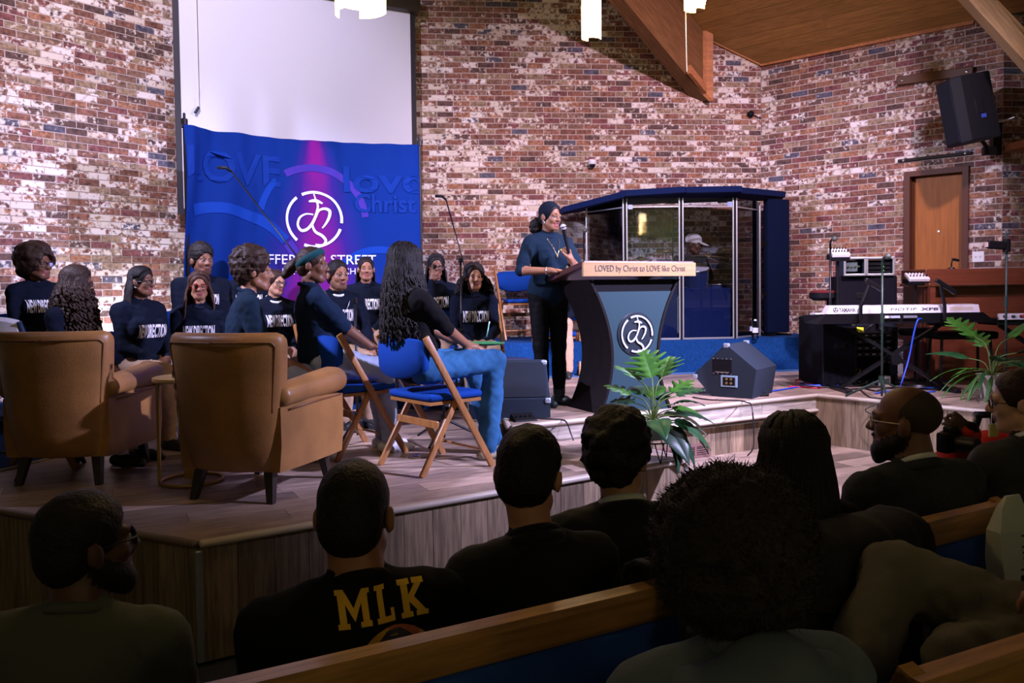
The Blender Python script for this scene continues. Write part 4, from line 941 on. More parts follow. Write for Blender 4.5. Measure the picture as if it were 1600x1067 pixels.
for s, yy in ((-1, -.02), (1, .05)):
    for dy in (-.03,):
        a, b_ = Vector((-s*.46, yy, .03)), Vector((s*.44, yy, kh-.03)); d = b_-a
        MB().box(tuple((a+b_)/2), (.030, .045, d.length), BLACKM, rot=(0, math.atan2(d.x, d.z), 0)).build('leg', parent=ks)
        a2, b2_ = a+Vector((.0, .0, .09)), b_+Vector((s*.02, 0, .09)); d2 = b2_-a2
    MB().box((-s*.46, yy, .02), (.06, .42, .04), BLACKM, bev=.01).build('foot', parent=ks); MB().box((s*.44, yy, kh-.02), (.04, .38, .035), BLACKM, bev=.008).build('support_arm', parent=ks)
MB().lathe([(0, 0), (.05, 0), (.05, .12), (0, .12)], 16, BLACKM, Matrix.Translation((0, -.06, kh*.47)) @ Matrix.Rotation(-PI/2, 4, 'X')).build('pivot_hub', parent=ks)
for px0, px1, px2 in ((1348, 1358, 1378), (1480, 1470, 1495)):
    lo_ = lambda p: kb.matrix_basis.inverted() @ p
    pts = ((1345, 478), (1358, 445), (1352, 437), (1382, 455)) if px0 == 1348 else ((1476, 478), (1470, 447), (1462, 437), (1494, 458))
    A_ = [at(px, py, 7.08)-Vector((k0.x+kl/2, k0.y+.17, ZU)) for px, py in pts]
    q = MB(); q.tube([A_[0]+Vector((0, 0, -.12)), A_[0], A_[1]], .016, 8, BLACKM); q.build('tier_post', parent=ks)
    d = A_[3]-A_[2]; MB().box(tuple((A_[2]+A_[3])/2), (d.length, .03, .04), BLACKM, rot=(0, -math.atan2(d.z, d.x), 0), bev=.008).build('tier_arm', parent=ks)
# speaker cabinet and rack cases behind
sc0 = at(1360, 520, 8.25); zt_ = at(1360, 431, 8.25).z; wd_ = at(1403, 480, 8.25).x-at(1316, 480, 8.25).x
cab = thing('bass_cabinet', 'big black speaker cabinet under the two rack cases by the door', 'speaker', (sc0.x, sc0.y+.2, ZU), rad(-8))
CABM = mat('cabinet_tolex', (.006, .0055, .011), .8, spec=.12, bump=.3, bscale=200)
MB().box((0, 0, (zt_-ZU)/2+.02), (wd_, .42, zt_-ZU-.04), CABM, bev=.015).build('cabinet', parent=cab)
MB().box((-.06, -.212, zt_-ZU-.20), (.12, .01, .06), BLACK, bev=.004).build('handle_cup', parent=cab); MB().box((0, -.212, (zt_-ZU)*.36), (wd_-.08, .01, (zt_-ZU)*.5), GRL).build('grille', parent=cab)
for sx in (-1, 1): MB().box((sx*(wd_/2-.05), 0, .015), (.05, .3, .03), BLACK).build('foot', parent=cab)
CASEM = mat('case_laminate', (.03, .035, .06), .5)
def rack(px0, px1, py0, py1, label, kind):
    a, b_ = at(px0, py1, 8.22), at(px1, py0, 8.22); wd, ht = b_.x-a.x, b_.z-a.z
    t = thing('rack_case', label, 'rack case', ((a.x+b_.x)/2, a.y+.15, zt_+.003), rad(-8), 'rack cases on the bass cabinet')
    for z in (.008, ht-.008): MB().box((0, 0, z), (wd, .34, .016), CASEM).build('case_panel', parent=t)
    for x in (-wd/2+.008, wd/2-.008): MB().box((x, 0, ht/2), (.016, .34, ht-.034), CASEM).build('case_panel', parent=t)
    MB().box((0, .16, ht/2), (wd-.04, .01, ht-.04), CASEM).build('case_back', parent=t)
    for x in (-wd/2, wd/2): MB().box((x-math.copysign(.008, x), -.165, ht/2), (.022, .022, ht), ALU, bev=.004).build('edge_trim', parent=t)
    for z in (0, ht): MB().box((0, -.165, z-math.copysign(.008, z-.01)), (wd, .022, .022), ALU, bev=.004).build('edge_trim', parent=t)
    if kind: 
        MB().box((-.02, -.10, ht/2), (wd*.55, .06, ht*.55), mat('unit_face', (.10, .14, .15), .3), bev=.01).build('rack_unit', parent=t)
        for i in range(4): MB().lathe([(0, 0), (.012, 0), (.010, .014), (0, .015)], 10, STEEL, Matrix.Translation((-.06+.035*i, -.132, ht*.5)) @ Matrix.Rotation(PI/2, 4, 'X')).build('knob', parent=t)
    else:
        for i in range(3): MB().box((0, -.05, .035+i*.042), (wd-.05, .16, .030), BLACK).build('rack_unit', parent=t)
        for i in range(2): MB().box((.04, -.135, .05+i*.04), (.006, .004, .01), mat('led_green', (.2, .9, .3), .4, emit=((.2, 1, .3), 1.2))).build('led', parent=t)
rack(1322, 1355, 401, 430, 'small rack case with a glowing unit face on the bass cabinet', True); rack(1357, 1399, 401, 430, 'open dark rack case beside the smaller one on the bass cabinet', False)
# mixers on stands, drum throne, stools
def mixer(px, py, Y, wd, label, tilt=.5):
    p = at(px, py, Y); t = thing('mixer', label, 'mixer', (p.x, p.y, ZU), 0); z = p.z-ZU
    MB().box((0, 0, z), (wd, .13, .035), WHITE, rot=(tilt, 0, 0), bev=.006).build('panel', parent=t); MB().box((0, .02, z-.045), (wd+.01, .13, .05), BLACK, rot=(tilt*.4, 0, 0), bev=.008).build('chassis', parent=t)
    for i in range(6):
        for j in range(2): MB().lathe([(0, 0), (.007, 0), (.006, .012), (0, .013)], 8, BLACK, Matrix.Translation((-wd*.4+wd*.16*i, -.03+.05*j, z+.012+.028*j)) @ Matrix.Rotation(tilt, 4, 'X')).build('knob', parent=t)
    q = MB(); q.tube([(0, .03, z-.06), (0, .03, .03)], .013, 8, BLACKM); q.lathe([(0, 0), (.13, 0), (.12, .02), (0, .03)], 18, BLACKM, Matrix.Translation((0, .03, 0))); q.build('stand', parent=t, smooth='auto')
    return t
mixer(1433, 433, 8.05, .20, 'small white mixer on a stand in front of the door')
mixer(1311, 395, 7.75, .17, 'small white mixer on a stand beside the rack cases')
TH = at(1294, 462, 8.6)
th = thing('drum_throne', 'black padded throne with a dark red top by the brick', 'stool', (TH.x, TH.y, ZC if False else ZU), 0); hz_ = TH.z-ZU
MB().lathe([(0, -.05), (.15, -.05), (.19, -.02), (.19, .03), (0, .03)], 24, BLACK, Matrix.Translation((0, 0, hz_))).build('seat', parent=th, smooth='auto'); MB().lathe([(0, .031), (.188, .031), (.17, .055), (0, .062)], 24, mat('throne_red', (.12, .006, .012), .8), Matrix.Translation((0, 0, hz_))).build('seat_top', parent=th, smooth=True)
q = MB(); q.tube([(0, 0, .2), (0, 0, hz_-.04)], .018, 8, BLACKM)
for a in (20, 140, 260): q.tube([(0, 0, .30), (.25*math.cos(rad(a)), .25*math.sin(rad(a)), .012)], .012, 6, BLACKM)
q.build('tripod', parent=th)
def stool(px, py, Y, label, r=.17):
    p = at(px, py, Y); t = thing('stool', label, 'stool', (p.x, p.y, ZU), 0); z = p.z-ZU
    MB().lathe([(0, -.07), (r*.9, -.07), (r, -.05), (r, -.015), (r*.92, 0), (0, .003)], 24, BLACK, Matrix.Translation((0, 0, z))).build('seat', parent=t, smooth='auto')
    q = MB(); q.tube([(0, 0, .03), (0, 0, z-.06)], .016, 8, BLACKM); q.lathe([(0, 0), (.18, 0), (.17, .018), (.03, .03), (0, .03)], 24, BLACKM); q.build('pedestal', parent=t, smooth='auto')
stool(1434, 512, 7.75, 'round black stool behind the stage keyboard')
bn = at(1500, 523, 7.5); be = thing('keyboard_bench', 'black padded bench behind the big plant', 'bench', (bn.x, bn.y, ZU), 0)
MB().box((0, 0, bn.z-ZU), (.55, .30, .07), BLACK, bev=.02).build('seat', parent=be, smooth='auto')
for sx in (-1, 1):
    for sy in (-1, 1): MB().tube([(sx*.22, sy*.10, bn.z-ZU-.03), (sx*.24, sy*.12, .0)], .013, 8, BLACKM).build('leg', parent=be)
# organ in red brown wood
OR = mat('organ_cherry', (.155, .040, .018), .35, var=.25, vscale=4, stretch=(1, 10, 10), coat=.25)
oa = at(1452, 440, 7.95); ow = at(1640, 440, 7.95).x-oa.x
og = thing('organ', 'reddish brown wooden organ console with its back to the hall', 'organ', (oa.x, oa.y, ZU), rad(-2))
zt_o, zs_o = at(1452, 420, 7.95).z-ZU, at(1452, 443, 7.95).z-ZU
MB().box((ow/2, .35, (zt_o+zs_o)/2), (ow, .55, zt_o-zs_o), OR, bev=.008).build('upper_case', parent=og)
MB().box((ow/2, .30, zs_o-.01), (ow+.03, .66, .025), OR, bev=.006).build('moulding', parent=og); MB().box((ow/2, .36, (zs_o-.02)/2), (ow-.04, .50, zs_o-.03), OR).build('lower_case', parent=og)
for u in (.0, ow): MB().box((u+(.03 if u == 0 else -.03), .02, (zs_o-.02)/2), (.05, .06, zs_o-.03), OR).build('corner_post', parent=og)
lp = at(1491, 408, 8.0); q = thing('desk_lamp', 'small black gooseneck lamp on top of the organ', 'lamp', (lp.x, lp.y+.05, ZU+zt_o)); MB().lathe([(0, 0), (.035, 0), (.03, .012), (0, .014)], 14, BLACKM).build('base', parent=q); b = MB(); b.tube([(0, 0, .01), (0, 0, .05), (.005, 0, .075), (.02, 0, .085)], .007, 8, BLACKM); b.build('neck', parent=q); MB().box((.04, 0, .088), (.07, .03, .025), BLACKM, bev=.008, rot=(0, .25, 0)).build('lamp_head', parent=q)
# second keyboard at the right edge
e0 = at(1556, 497, 7.2); k2 = thing('stage_keyboard', 'second keyboard with white panel at the right edge on a dark stand', 'keyboard', (e0.x, e0.y, ZU), rad(-4)); z2 = e0.z-ZU
MB().box((.5, .16, z2-.035), (1.0, .34, .06), KBD, bev=.008).build('body', parent=k2); p2 = MB().box((.5, -.02, z2+.012), (.98, .02, .055), KBW, rot=(-.25, 0, 0)).build('rear_panel', parent=k2)
for i in range(7): MB().box((.06+.07*i, -.036, z2+.015), (.03, .012, .02), INK, rot=(-.25, 0, 0)).build('socket', parent=k2)
MB().box((.21, -.037, z2+.02), (.03, .012, .02), mat('socket_red', (.6, .05, .06), .4)).build('socket', parent=k2)
for s in (-1, 1):
    a, b_ = Vector((.5-s*.4, .16+.03*s, .03)), Vector((.5+s*.4, .16+.03*s, z2-.07)); d = b_-a; MB().box(tuple((a+b_)/2), (.035, .04, d.length), BLACKM, rot=(0, math.atan2(d.x, d.z), 0)).build('leg', parent=k2)
# black road case / amplifier under the keyboard, with rack shelf and clutter
rc = on(1306, 606, ZU); AMP = mat('amp_cloth', (.005, .005, .009), .85, spec=.1, bump=.3, bscale=240)
amp = thing('road_case', 'tall black equipment case standing at the stage edge left of the keyboard', 'case', (rc.x, rc.y+.22, ZU), rad(12)); ah = at(1306, 496, rc.y+.1).z-ZU
aw = (at(1336, 550, rc.y+.1).x-at(1278, 550, rc.y+.1).x)
MB().box((0, 0, ah/2+.02), (aw, .42, ah-.02), AMP, bev=.012).build('case_body', parent=amp)
for sx in (-1, 1): MB().box((sx*(aw/2-.01), -.2, ah/2), (.02, .02, ah-.02), BLACKM).build('edge_rail', parent=amp); MB().box((sx*(aw/2-.05), 0, .012), (.05, .3, .024), BLACK).build('foot', parent=amp)
MB().box((0, -.213, ah*.6), (.11, .01, .05), BLACKM, bev=.004).build('handle', parent=amp)
rk = on(1364, 604, ZU); rk2 = thing('equipment_rack', 'open black equipment rack full of gear under the keyboard', 'rack', (rk.x, rk.y+.25, ZU), rad(3)); rh = at(1364, 512, rk.y).z-ZU
for sx in (-1, 1): MB().box((sx*.24, 0, rh/2), (.025, .40, rh), BLACKM).build('side_panel', parent=rk2)
MB().box((0, .19, rh/2), (.46, .012, rh), BLACK).build('rear_panel', parent=rk2)
for i, z in enumerate((.04, .30, .36, .42, .48)):
    u_ = MB().box((0, 0, z), (.45, .36, .045), BLACK, bev=.004).build('rack_unit', parent=rk2)
    for j in range(6): MB().box((-.18+.07*j, -.183, z), (.03, .006, .012), mat('unit_marks', (.16, .17, .20), .4)).build('control', parent=u_)
MB().box((-.10, -.10, .53), (.09, .09, .05), mat('box_yellow', (.75, .80, .05), .5), bev=.004, rot=(0, 0, .3)).build('yellow_box', parent=rk2); MB().tube(spline([(-.02, -.1, .52), (.03, -.12, .57), (.09, -.1, .60), (.14, -.05, .55), (.18, -.08, .51)], 6), .018, 8, BLACK).build('cable_bundle', parent=rk2)
bo = on(1384, 604, ZU); o = thing('small_box', 'small white box on the floor by the microphone stand', 'box', (bo.x, bo.y+.03, ZU), .2); MB().box((0, 0, .05), (.085, .07, .10), WHITE, bev=.004).build('carton', parent=o); MB().box((0, -.037, .05), (.05, .004, .05), mat('box_grey', (.3, .3, .4), .5)).build('label_patch', parent=o)
# ------------------------------------------------------------------ microphone stands
def mic_stand(name, label, base, ztop, boom=None, round_base=False, head=True, col=BLACKM, zf=ZU, clip=None):
    t = thing(name, label, 'microphone stand', (base[0], base[1], zf)); h = ztop-zf
    MB().tube([(0, 0, .03), (0, 0, h)], .0095, 8, col).build('pole', parent=t, smooth=True); MB().lathe([(.015, 0), (.015, .09)], 10, col, Matrix.Translation((0, 0, h*.55))).build('clutch', parent=t)
    if round_base: MB().lathe([(0, 0), (.13, 0), (.125, .015), (.03, .03), (0, .03)], 20, col).build('base', parent=t, smooth='auto')
    else:
        for a in (15, 135, 255): MB().tube([(0, 0, .17), (.30*math.cos(rad(a)), .30*math.sin(rad(a)), .012)], .010, 8, col).build('leg', parent=t)
        MB().lathe([(.022, 0), (.022, .06)], 10, col, Matrix.Translation((0, 0, .14))).build('hub', parent=t)
    if boom:
        a, b_ = [Vector(p)-Vector((base[0], base[1], zf)) for p in boom]
        q = MB(); q.tube([tuple(a), tuple(b_)], .006, 8, col); q.build('boom_arm', parent=t, smooth=True); MB().lathe([(0, 0), (.02, .005), (.02, .04), (0, .045)], 10, col, Matrix.Translation((0, 0, h-.02))).build('boom_clutch', parent=t)
        if head:
            d = (b_-a).normalized(); e_ = b_+d*.02; dd = Vector((d.x*.8 if abs(d.x) > .1 else -.5, d.y, -.15)).normalized()
            MB().tube([tuple(b_), tuple(b_+Vector((dd.x*.05, 0, .03))), tuple(b_+Vector((dd.x*.13, dd.y*.05, .035)))], [.010, .012, .013], 8, BLACK).build('microphone', parent=t, smooth=True)
    elif head:
        MB().tube([(0, 0, h), (0, -.03, h+.03), (0, -.07, h+.03)], .010, 8, col).build('mic_clip', parent=t); MB().ball((0, -.10, h+.035), (.026, .03, .026), mat('mic_mesh', (.06, .07, .06), .5)).build('mic_head', parent=t, smooth=True)
    return t
b1 = on(716, 700, ZU); 
s1 = (at(721, 500, 7.0).x, 7.0); mic_stand('microphone_stand', 'tall black boom microphone stand in front of the woman with clasped hands', s1, at(721, 407, 7.0).z, (at(748, 497, 6.9), at(697, 312, 7.05)))
s2 = (at(556, 520, 6.0).x, 6.0); mic_stand('microphone_stand', 'black boom microphone stand leaning across the blue banner', s2, at(548, 470, 6.0).z, (at(556, 520, 6.0), at(362, 268, 6.4)), zf=ZL)
s3 = (on(694, 690, ZL).x, on(694, 690, ZL).y); mic_stand('microphone_stand', 'short black tripod stand with a clip behind the near folding chair', s3, ZL+.52, head=False, zf=ZL)
s4 = (at(1378, 590, 6.75).x, 6.75); mic_stand('microphone_stand', 'dark green straight microphone stand in front of the stage keyboard', s4, at(1378, 408, 6.75).z, round_base=False, col=mat('stand_green', (.015, .035, .025), .4))
s5 = (at(1571, 590, 6.95).x, 6.95); t5 = mic_stand('microphone_stand', 'dark stand with a clamp holder at the right edge beside the organ', s5, at(1572, 365, 6.95).z, head=False, col=mat('stand_teal', (.02, .05, .05), .4))
hh = at(1556, 383, 6.95)-Vector((s5[0], s5[1], ZU)); MB().box((hh.x, -.01, hh.z), (.16, .04, .07), BLACK, bev=.012, rot=(0, .06, 0)).build('clamp_holder', parent=t5); MB().lathe([(0, 0), (.03, 0), (.03, .11), (0, .11)], 12, BLACK, Matrix.Translation((0, 0, hh.z-.06))).build('clamp_knob', parent=t5); MB().box((hh.x-.085, -.01, hh.z+.005), (.012, .03, .04), mat('tag_white', (.7, .5, .5), .5)).build('tag', parent=t5)
s6 = (at(1052, 500, 9.62).x, 9.62); mic_stand('microphone_stand', 'grey boom stand inside the drum booth', s6, at(1052, 345, 9.62).z, zf=ZC)
s7 = (at(1297, 590, 7.70).x, 7.70); mic_stand('microphone_stand', 'dark stand with a clip in front of the brick by the drum throne', s7, at(1298, 380, 7.70).z, round_base=True)
s8 = (at(911, 500, 9.2).x, 9.0); mic_stand('microphone_stand', 'thin black microphone stand behind the lectern left of the booth', s8, at(911, 366, 9.0).z, round_base=True)
tb_ = on(745, 655, ZU); tabm = thing('phone_stand', 'small black tablet holder on a pole in front of the clasped woman', 'stand', (at(712, 517, 6.75).x, 6.75, ZU)); MB().box((0, 0, at(712, 516, 6.75).z-ZU), (.14, .10, .02), BLACK, bev=.006).build('tray', parent=tabm); MB().tube([(0, 0, .02), (0, 0, at(712, 516, 6.75).z-ZU)], .010, 8, BLACKM).build('pole', parent=tabm); MB().lathe([(0, 0), (.12, 0), (.11, .02), (0, .025)], 18, BLACKM).build('base', parent=tabm)
o = bottle('small clear water bottle by the tablet holder', (at(700, 537, 6.9).x, 6.9, ZU), 1.05) if False else None
# ------------------------------------------------------------------ cables, pedals
def cable(label, pts, r, m, name='cable'):
    q = MB(); q.tube(spline(pts, 6), r, 6, m); return tag(q.build(name, smooth=True), label, 'cable')
cbm = {k: mat('cable_'+k, c, .5) for k, c in dict(blue=(.01, .06, .55), red=(.55, .02, .06), pink=(.75, .25, .5), yellow=(.55, .5, .08), black=(.01, .01, .013)).items()}
G_ = lambda px, py, dz=.008: tuple(on(px, py, ZU)+Vector((0, 0, dz)))
cable('blue cable running along the stage edge to the tipped monitor', [G_(1160, 622), G_(1180, 617), G_(1215, 611), G_(1240, 607), G_(1262, 603)], .007, cbm['blue'])
cable('red cable looped on the stage by the blue coil', [G_(1232, 605), G_(1255, 606), G_(1280, 607), G_(1296, 602), G_(1284, 598), G_(1262, 601)], .008, cbm['red'])
cable('thin black cable hanging from the upper stage edge under the lectern monitor', [G_(838, 655), G_(860, 656), G_(880, 658), tuple(on(886, 661, ZU)+Vector((0, -.03, 0))), tuple(on(890, 672, ZL+.07)+Vector((0, -.05, 0))), tuple(on(896, 688, ZL+.01))], .006, cbm['black'])
cable('thin black cable drooping over the stage edge below the tipped monitor', [G_(1082, 622), G_(1110, 626), G_(1150, 627), G_(1166, 630), tuple(on(1172, 636, ZU)+Vector((0, -.05, 0))), tuple(on(1171, 690, ZS+.12)+Vector((0, -.12, 0))), tuple(on(1168, 712, ZS+.01))], .006, cbm['black'])
cable('thin black cable falling over the plank face left of the bearded man', [G_(1344, 610), G_(1360, 622), tuple(on(1350, 620, ZU)+Vector((.1, -.2, 0))), tuple(at(1352, 640, 6.75)), tuple(at(1376, 652, 6.6)), tuple(at(1400, 660, 6.5))], .005, cbm['black'])
cable('pale blue cable hanging down from the keyboard sockets', [tuple(at(1440, 498, 7.1)), tuple(at(1434, 500, 7.05)), tuple(at(1428, 520, 7.05)), tuple(at(1420, 560, 7.05)), tuple(at(1408, 600, 7.0)), G_(1404, 612)], .007, cbm['blue'])
coil = thing('cable_coil', 'heap of blue coiled cables with pink and yellow leads on the stage', 'cable', G_(1300, 604, 0)); rnd = random.Random(4)
for nme, m, n_, rr, zz in (('blue', cbm['blue'], 7, .17, 0), ('black', cbm['black'], 4, .22, .0), ('pink', cbm['pink'], 2, .12, .05), ('yellow', cbm['yellow'], 2, .12, .06), ('red', cbm['red'], 2, .16, .02)):
    for i in range(n_):
        c_ = (rnd.uniform(-.16, .22), rnd.uniform(-.04, .16)); r_ = rr*rnd.uniform(.6, 1.1); ph = rnd.uniform(0, 6)
        pts = [(c_[0]+r_*math.cos(a+ph)*rnd.uniform(.85, 1.1), c_[1]+r_*.55*math.sin(a+ph), .010+zz*(1+math.sin(a*1.0))+rnd.uniform(0, .02)) for a in np.linspace(0, 5.6, 9)]
        MB().tube(spline(pts, 5), .0065, 6, m).build('cable_loop', parent=coil, smooth=True)
for i in range(5):
    a, b_ = rnd.randint(1330, 1400), rnd.randint(1400, 1510); y0 = rnd.randint(600, 618)
    cable('dark cable on the floor under the keyboard, lead '+('near the rack', 'by the small box', 'along the stage lip', 'below the stool', 'by the stand foot')[i], [G_(a, y0), G_(a+18, y0+rnd.randint(-4, 5)), G_((a+b_)//2, y0+rnd.randint(-6, 4)), G_(b_, y0-3)], .007, cbm['black' if i % 2 else 'blue'])
pd_ = on(824, 652, ZU); o = thing('pedal_board', 'flat dark foot pedal on the stage in front of the monitor', 'pedal', (pd_.x, pd_.y+.0, ZU), .35)
o.location = on(818, 657, ZU)
MB().add([(-.09, -.06, 0), (.09, -.06, 0), (.09, .06, 0), (-.09, .06, 0), (-.08, -.055, .012), (.08, -.055, .012), (.08, .05, .05), (-.08, .05, .05)], [(0, 3, 2, 1), (4, 5, 6, 7), (0, 1, 5, 4), (1, 2, 6, 5), (2, 3, 7, 6), (3, 0, 4, 7)], BLACK).build('pedal_body', parent=o)
for i in range(4): MB().lathe([(0, 0), (.010, 0), (.008, .012), (0, .013)], 10, BLACKM, Matrix.Translation((-.055+.036*i, -.01, .03))).build('foot_switch', parent=o)
fp = on(1176, 620, ZU); o = thing('foot_pedal', 'flat black pedal plate beside the tipped monitor', 'pedal', fp, .1); MB().box((0, .05, .012), (.30, .10, .024), BLACK, bev=.006).build('plate', parent=o); MB().tube([(-.08, .03, .026), (-.07, .05, .05), (0, .05, .055), (.06, .04, .03)], .006, 6, STEEL).build('wire_loop', parent=o)
pl = on(652, 714, ZL); o = thing('floor_outlet', 'round brass floor plate on the boards under the near chair', 'floor plate', (pl.x, pl.y, ZL)); MB().lathe([(0, 0), (.065, 0), (.060, .006), (0, .008)], 24, BRS).build('plate', parent=o); MB().lathe([(0, .008), (.028, .008), (.026, .011), (0, .012)], 18, STEEL).build('cap', parent=o)
# ------------------------------------------------------------------ potted plants
LF = [mat('leaf_%d' % i, c, .42, var=.3, vscale=12, spec=.35) for i, c in enumerate([(.045, .17, .018), (.020, .085, .025), (.012, .050, .022), (.055, .16, .03), (.03, .035, .012)])]
STM = mat('stem_green', (.10, .16, .03), .5)
def leaf_mesh(L_, W_, cuts, m, droop=.3, seed=0):
    """broad blade with a folded midrib; cuts>0 gives the split lobes of a monstera"""
    rnd = random.Random(seed); b = MB(); n = 14 if not cuts else 4*cuts
    for s in (-1, 1):
        vs_ = []; k = 0
        for i in range(n+1):
            t = i/n; w = W_/2*math.sin(PI*min(1, t*.98+.02)**.62)**.9
            if cuts and i % 4 in (3, 0) and 0 < i < n: w *= .35 if i % 4 == 3 else .5
            zc = -droop*L_*t*t; x = s*w
            vs_.append((0, -t*L_, zc)); vs_.append((x*.55, -t*L_-abs(x)*.10, zc+abs(x)*.12)); vs_.append((x, -t*L_-abs(x)*.35*(1 if cuts else .25), zc+abs(x)*.05-rnd.uniform(0, .01)))
        fs = []
        for i in range(n): a = i*3; fs += [(a, a+1, a+4, a+3), (a+1, a+2, a+5, a+4)]
        b.add(vs_, fs if s > 0 else [f[::-1] for f in fs], m)
    return b
def plant(label, base, z0, specs, pot=None, sc=1.0, seed=2):
    t = thing('potted_plant', label, 'plant', (base[0], base[1], z0)); rnd = random.Random(seed)
    h = pot(t)
    for i, (az, el, stem, L_, W_, cuts, mi, droop) in enumerate(specs):
        az = rad(az); el = rad(el)
        d = Vector((math.sin(az)*math.cos(el), -math.cos(az)*math.cos(el), math.sin(el))); tip = Vector((0, 0, h))+d*stem*sc+Vector((math.sin(az), -math.cos(az), 0))*.01
        st_ = MB().tube(spline([(0, 0, h-.04), tuple(Vector((0, 0, h))+Vector((d.x*.3, d.y*.3, d.z*.75))*stem*sc), tuple(tip)], 5), .0045*sc, 6, STM).build('stem', parent=t, smooth=True)
        lf = link('leaf', leaf_mesh(L_*sc, W_*sc, cuts, LF[mi], droop, i+seed).mesh('leaf', smooth=True), t)
        lf.location = tip; lf.rotation_euler = Euler((rad(max(-75, min(80, math.degrees(el)*.85-18+rnd.uniform(-10, 10))))*-1, rnd.uniform(-.3, .3), az))
    return t
POT = mat('pot_celadon', (.42, .52, .42), .35, var=.1, vscale=6)
def pot_on_legs(t):
    hb = .14; hh = at(1020, 664, t.location.y).z-ZL
    MB().lathe([(0, hb), (.075, hb), (.105, hh-.01), (.112, hh), (.10, hh), (.095, hh-.02), (0, hh-.03)], 28, POT).build('pot', parent=t, smooth='auto'); MB().lathe([(0, hh-.035), (.097, hh-.028)], 20, SUB, caps=False).build('soil', parent=t)
    MB().tube([(.108*math.cos(a), .108*math.sin(a), hh-.10) for a in np.linspace(0, 2*PI, 28, endpoint=False)], .005, 6, BLACKM, closed=True).build('ring', parent=t)
    for a in (40, 160, 280):
        c_, s_ = math.cos(rad(a)), math.sin(rad(a)); b = MB()
        for da in (-.28, .28): b.tube([(.108*math.cos(rad(a)+da), .108*math.sin(rad(a)+da), hh-.10), (.125*c_, .125*s_, .004)], .004, 6, BLACKM)
        b.build('hairpin_leg', parent=t)
    return hh
pb = on(1024, 717, ZL)
big = [(175, 76, .34, .26, .34, 5, 0, .10), (215, 66, .34, .24, .30, 5, 0, .15), (145, 66, .36, .24, .30, 5, 3, .15), (120, 55, .27, .22, .22, 4, 0, .2), (240, 52, .26, .22, .22, 4, 3, .2), (95, 52, .26, .20, .18, 4, 1, .3),
       (-70, 28, .16, .30, .13, 0, 0, .3), (-85, 18, .18, .28, .11, 0, 1, .35), (-95, 10, .15, .30, .09, 0, 3, .25), (-60, 12, .12, .28, .12, 0, 1, .5), (75, 15, .14, .30, .17, 0, 1, .5), (88, 30, .16, .28, .16, 0, 2, .4), (60, -5, .12, .30, .19, 0, 2, .6),
       (95, 5, .14, .30, .17, 0, 1, .55), (110, 35, .18, .26, .13, 0, 0, .4), (25, 5, .12, .28, .19, 0, 2, .6), (45, -15, .10, .28, .19, 0, 2, .6), (0, 25, .14, .24, .17, 0, 1, .5), (-25, 20, .14, .24, .16, 0, 2, .5), (-45, 35, .16, .22, .13, 0, 1, .4), (150, 45, .22, .24, .18, 4, 1, .3), (-140, 40, .22, .24, .18, 4, 2, .3), (130, 20, .15, .28, .15, 0, 1, .4), (-120, 22, .16, .28, .12, 0, 1, .4), (190, 50, .26, .24, .20, 0, 1, .3), (165, 58, .22, .22, .18, 0, 0, .3), (80, 50, .2, .20, .15, 0, 2, .5), (55, 28, .17, .24, .16, 0, 4, .5), (-100, 40, .18, .24, .12, 0, 4, .4)]
plant('leafy green plant with split leaves in a pale pot before the lectern', (pb.x-.02, pb.y-.05), ZL, big, pot_on_legs, .88)
def pot_plain(t):
    MB().lathe([(0, 0), (.08, 0), (.11, .19), (.118, .20), (.105, .20), (.10, .18), (0, .175)], 28, mat('pot_cream', (.5, .46, .40), .4)).build('pot', parent=t, smooth='auto'); MB().lathe([(0, .172), (.10, .178)], 20, SUB, caps=False).build('soil', parent=t); return .18
p2_ = on(1549, 622, ZU)
sec = [(205, 66, .32, .26, .30, 5, 0, .12), (120, 48, .38, .30, .12, 0, 0, .1), (170, 60, .25, .22, .18, 4, 0, .2), (60, 35, .22, .34, .10, 0, 1, .2), (80, 25, .2, .36, .12, 0, 1, .25), (-75, 30, .12, .24, .035, 0, 0, .5), (-85, 20, .14, .28, .03, 0, 3, .5), (-95, 8, .12, .30, .03, 0, 0, .6), (-65, 12, .12, .28, .03, 0, 3, .6), (-55, -2, .12, .28, .03, 0, 0, .6), (-78, -8, .12, .28, .03, 0, 3, .55), (-100, 25, .14, .28, .03, 0, 0, .5), (-45, 20, .14, .26, .035, 0, 1, .6), (-30, 5, .12, .26, .035, 0, 3, .6), (10, 40, .18, .24, .12, 0, 1, .4), (-20, 45, .18, .22, .12, 0, 1, .4), (45, 50, .24, .28, .09, 0, 2, .3), (110, 35, .2, .34, .1, 0, 2, .3), (140, 40, .2, .3, .1, 0, 1, .3), (-140, 40, .2, .3, .1, 0, 1, .3), (20, 15, .12, .28, .1, 0, 2, .5), (95, 10, .15, .32, .09, 0, 2, .5)]
plant('bushy green plant with one split leaf in a cream pot beside the organ', (p2_.x, p2_.y), ZU, sec, pot_plain, 1.12, 5)
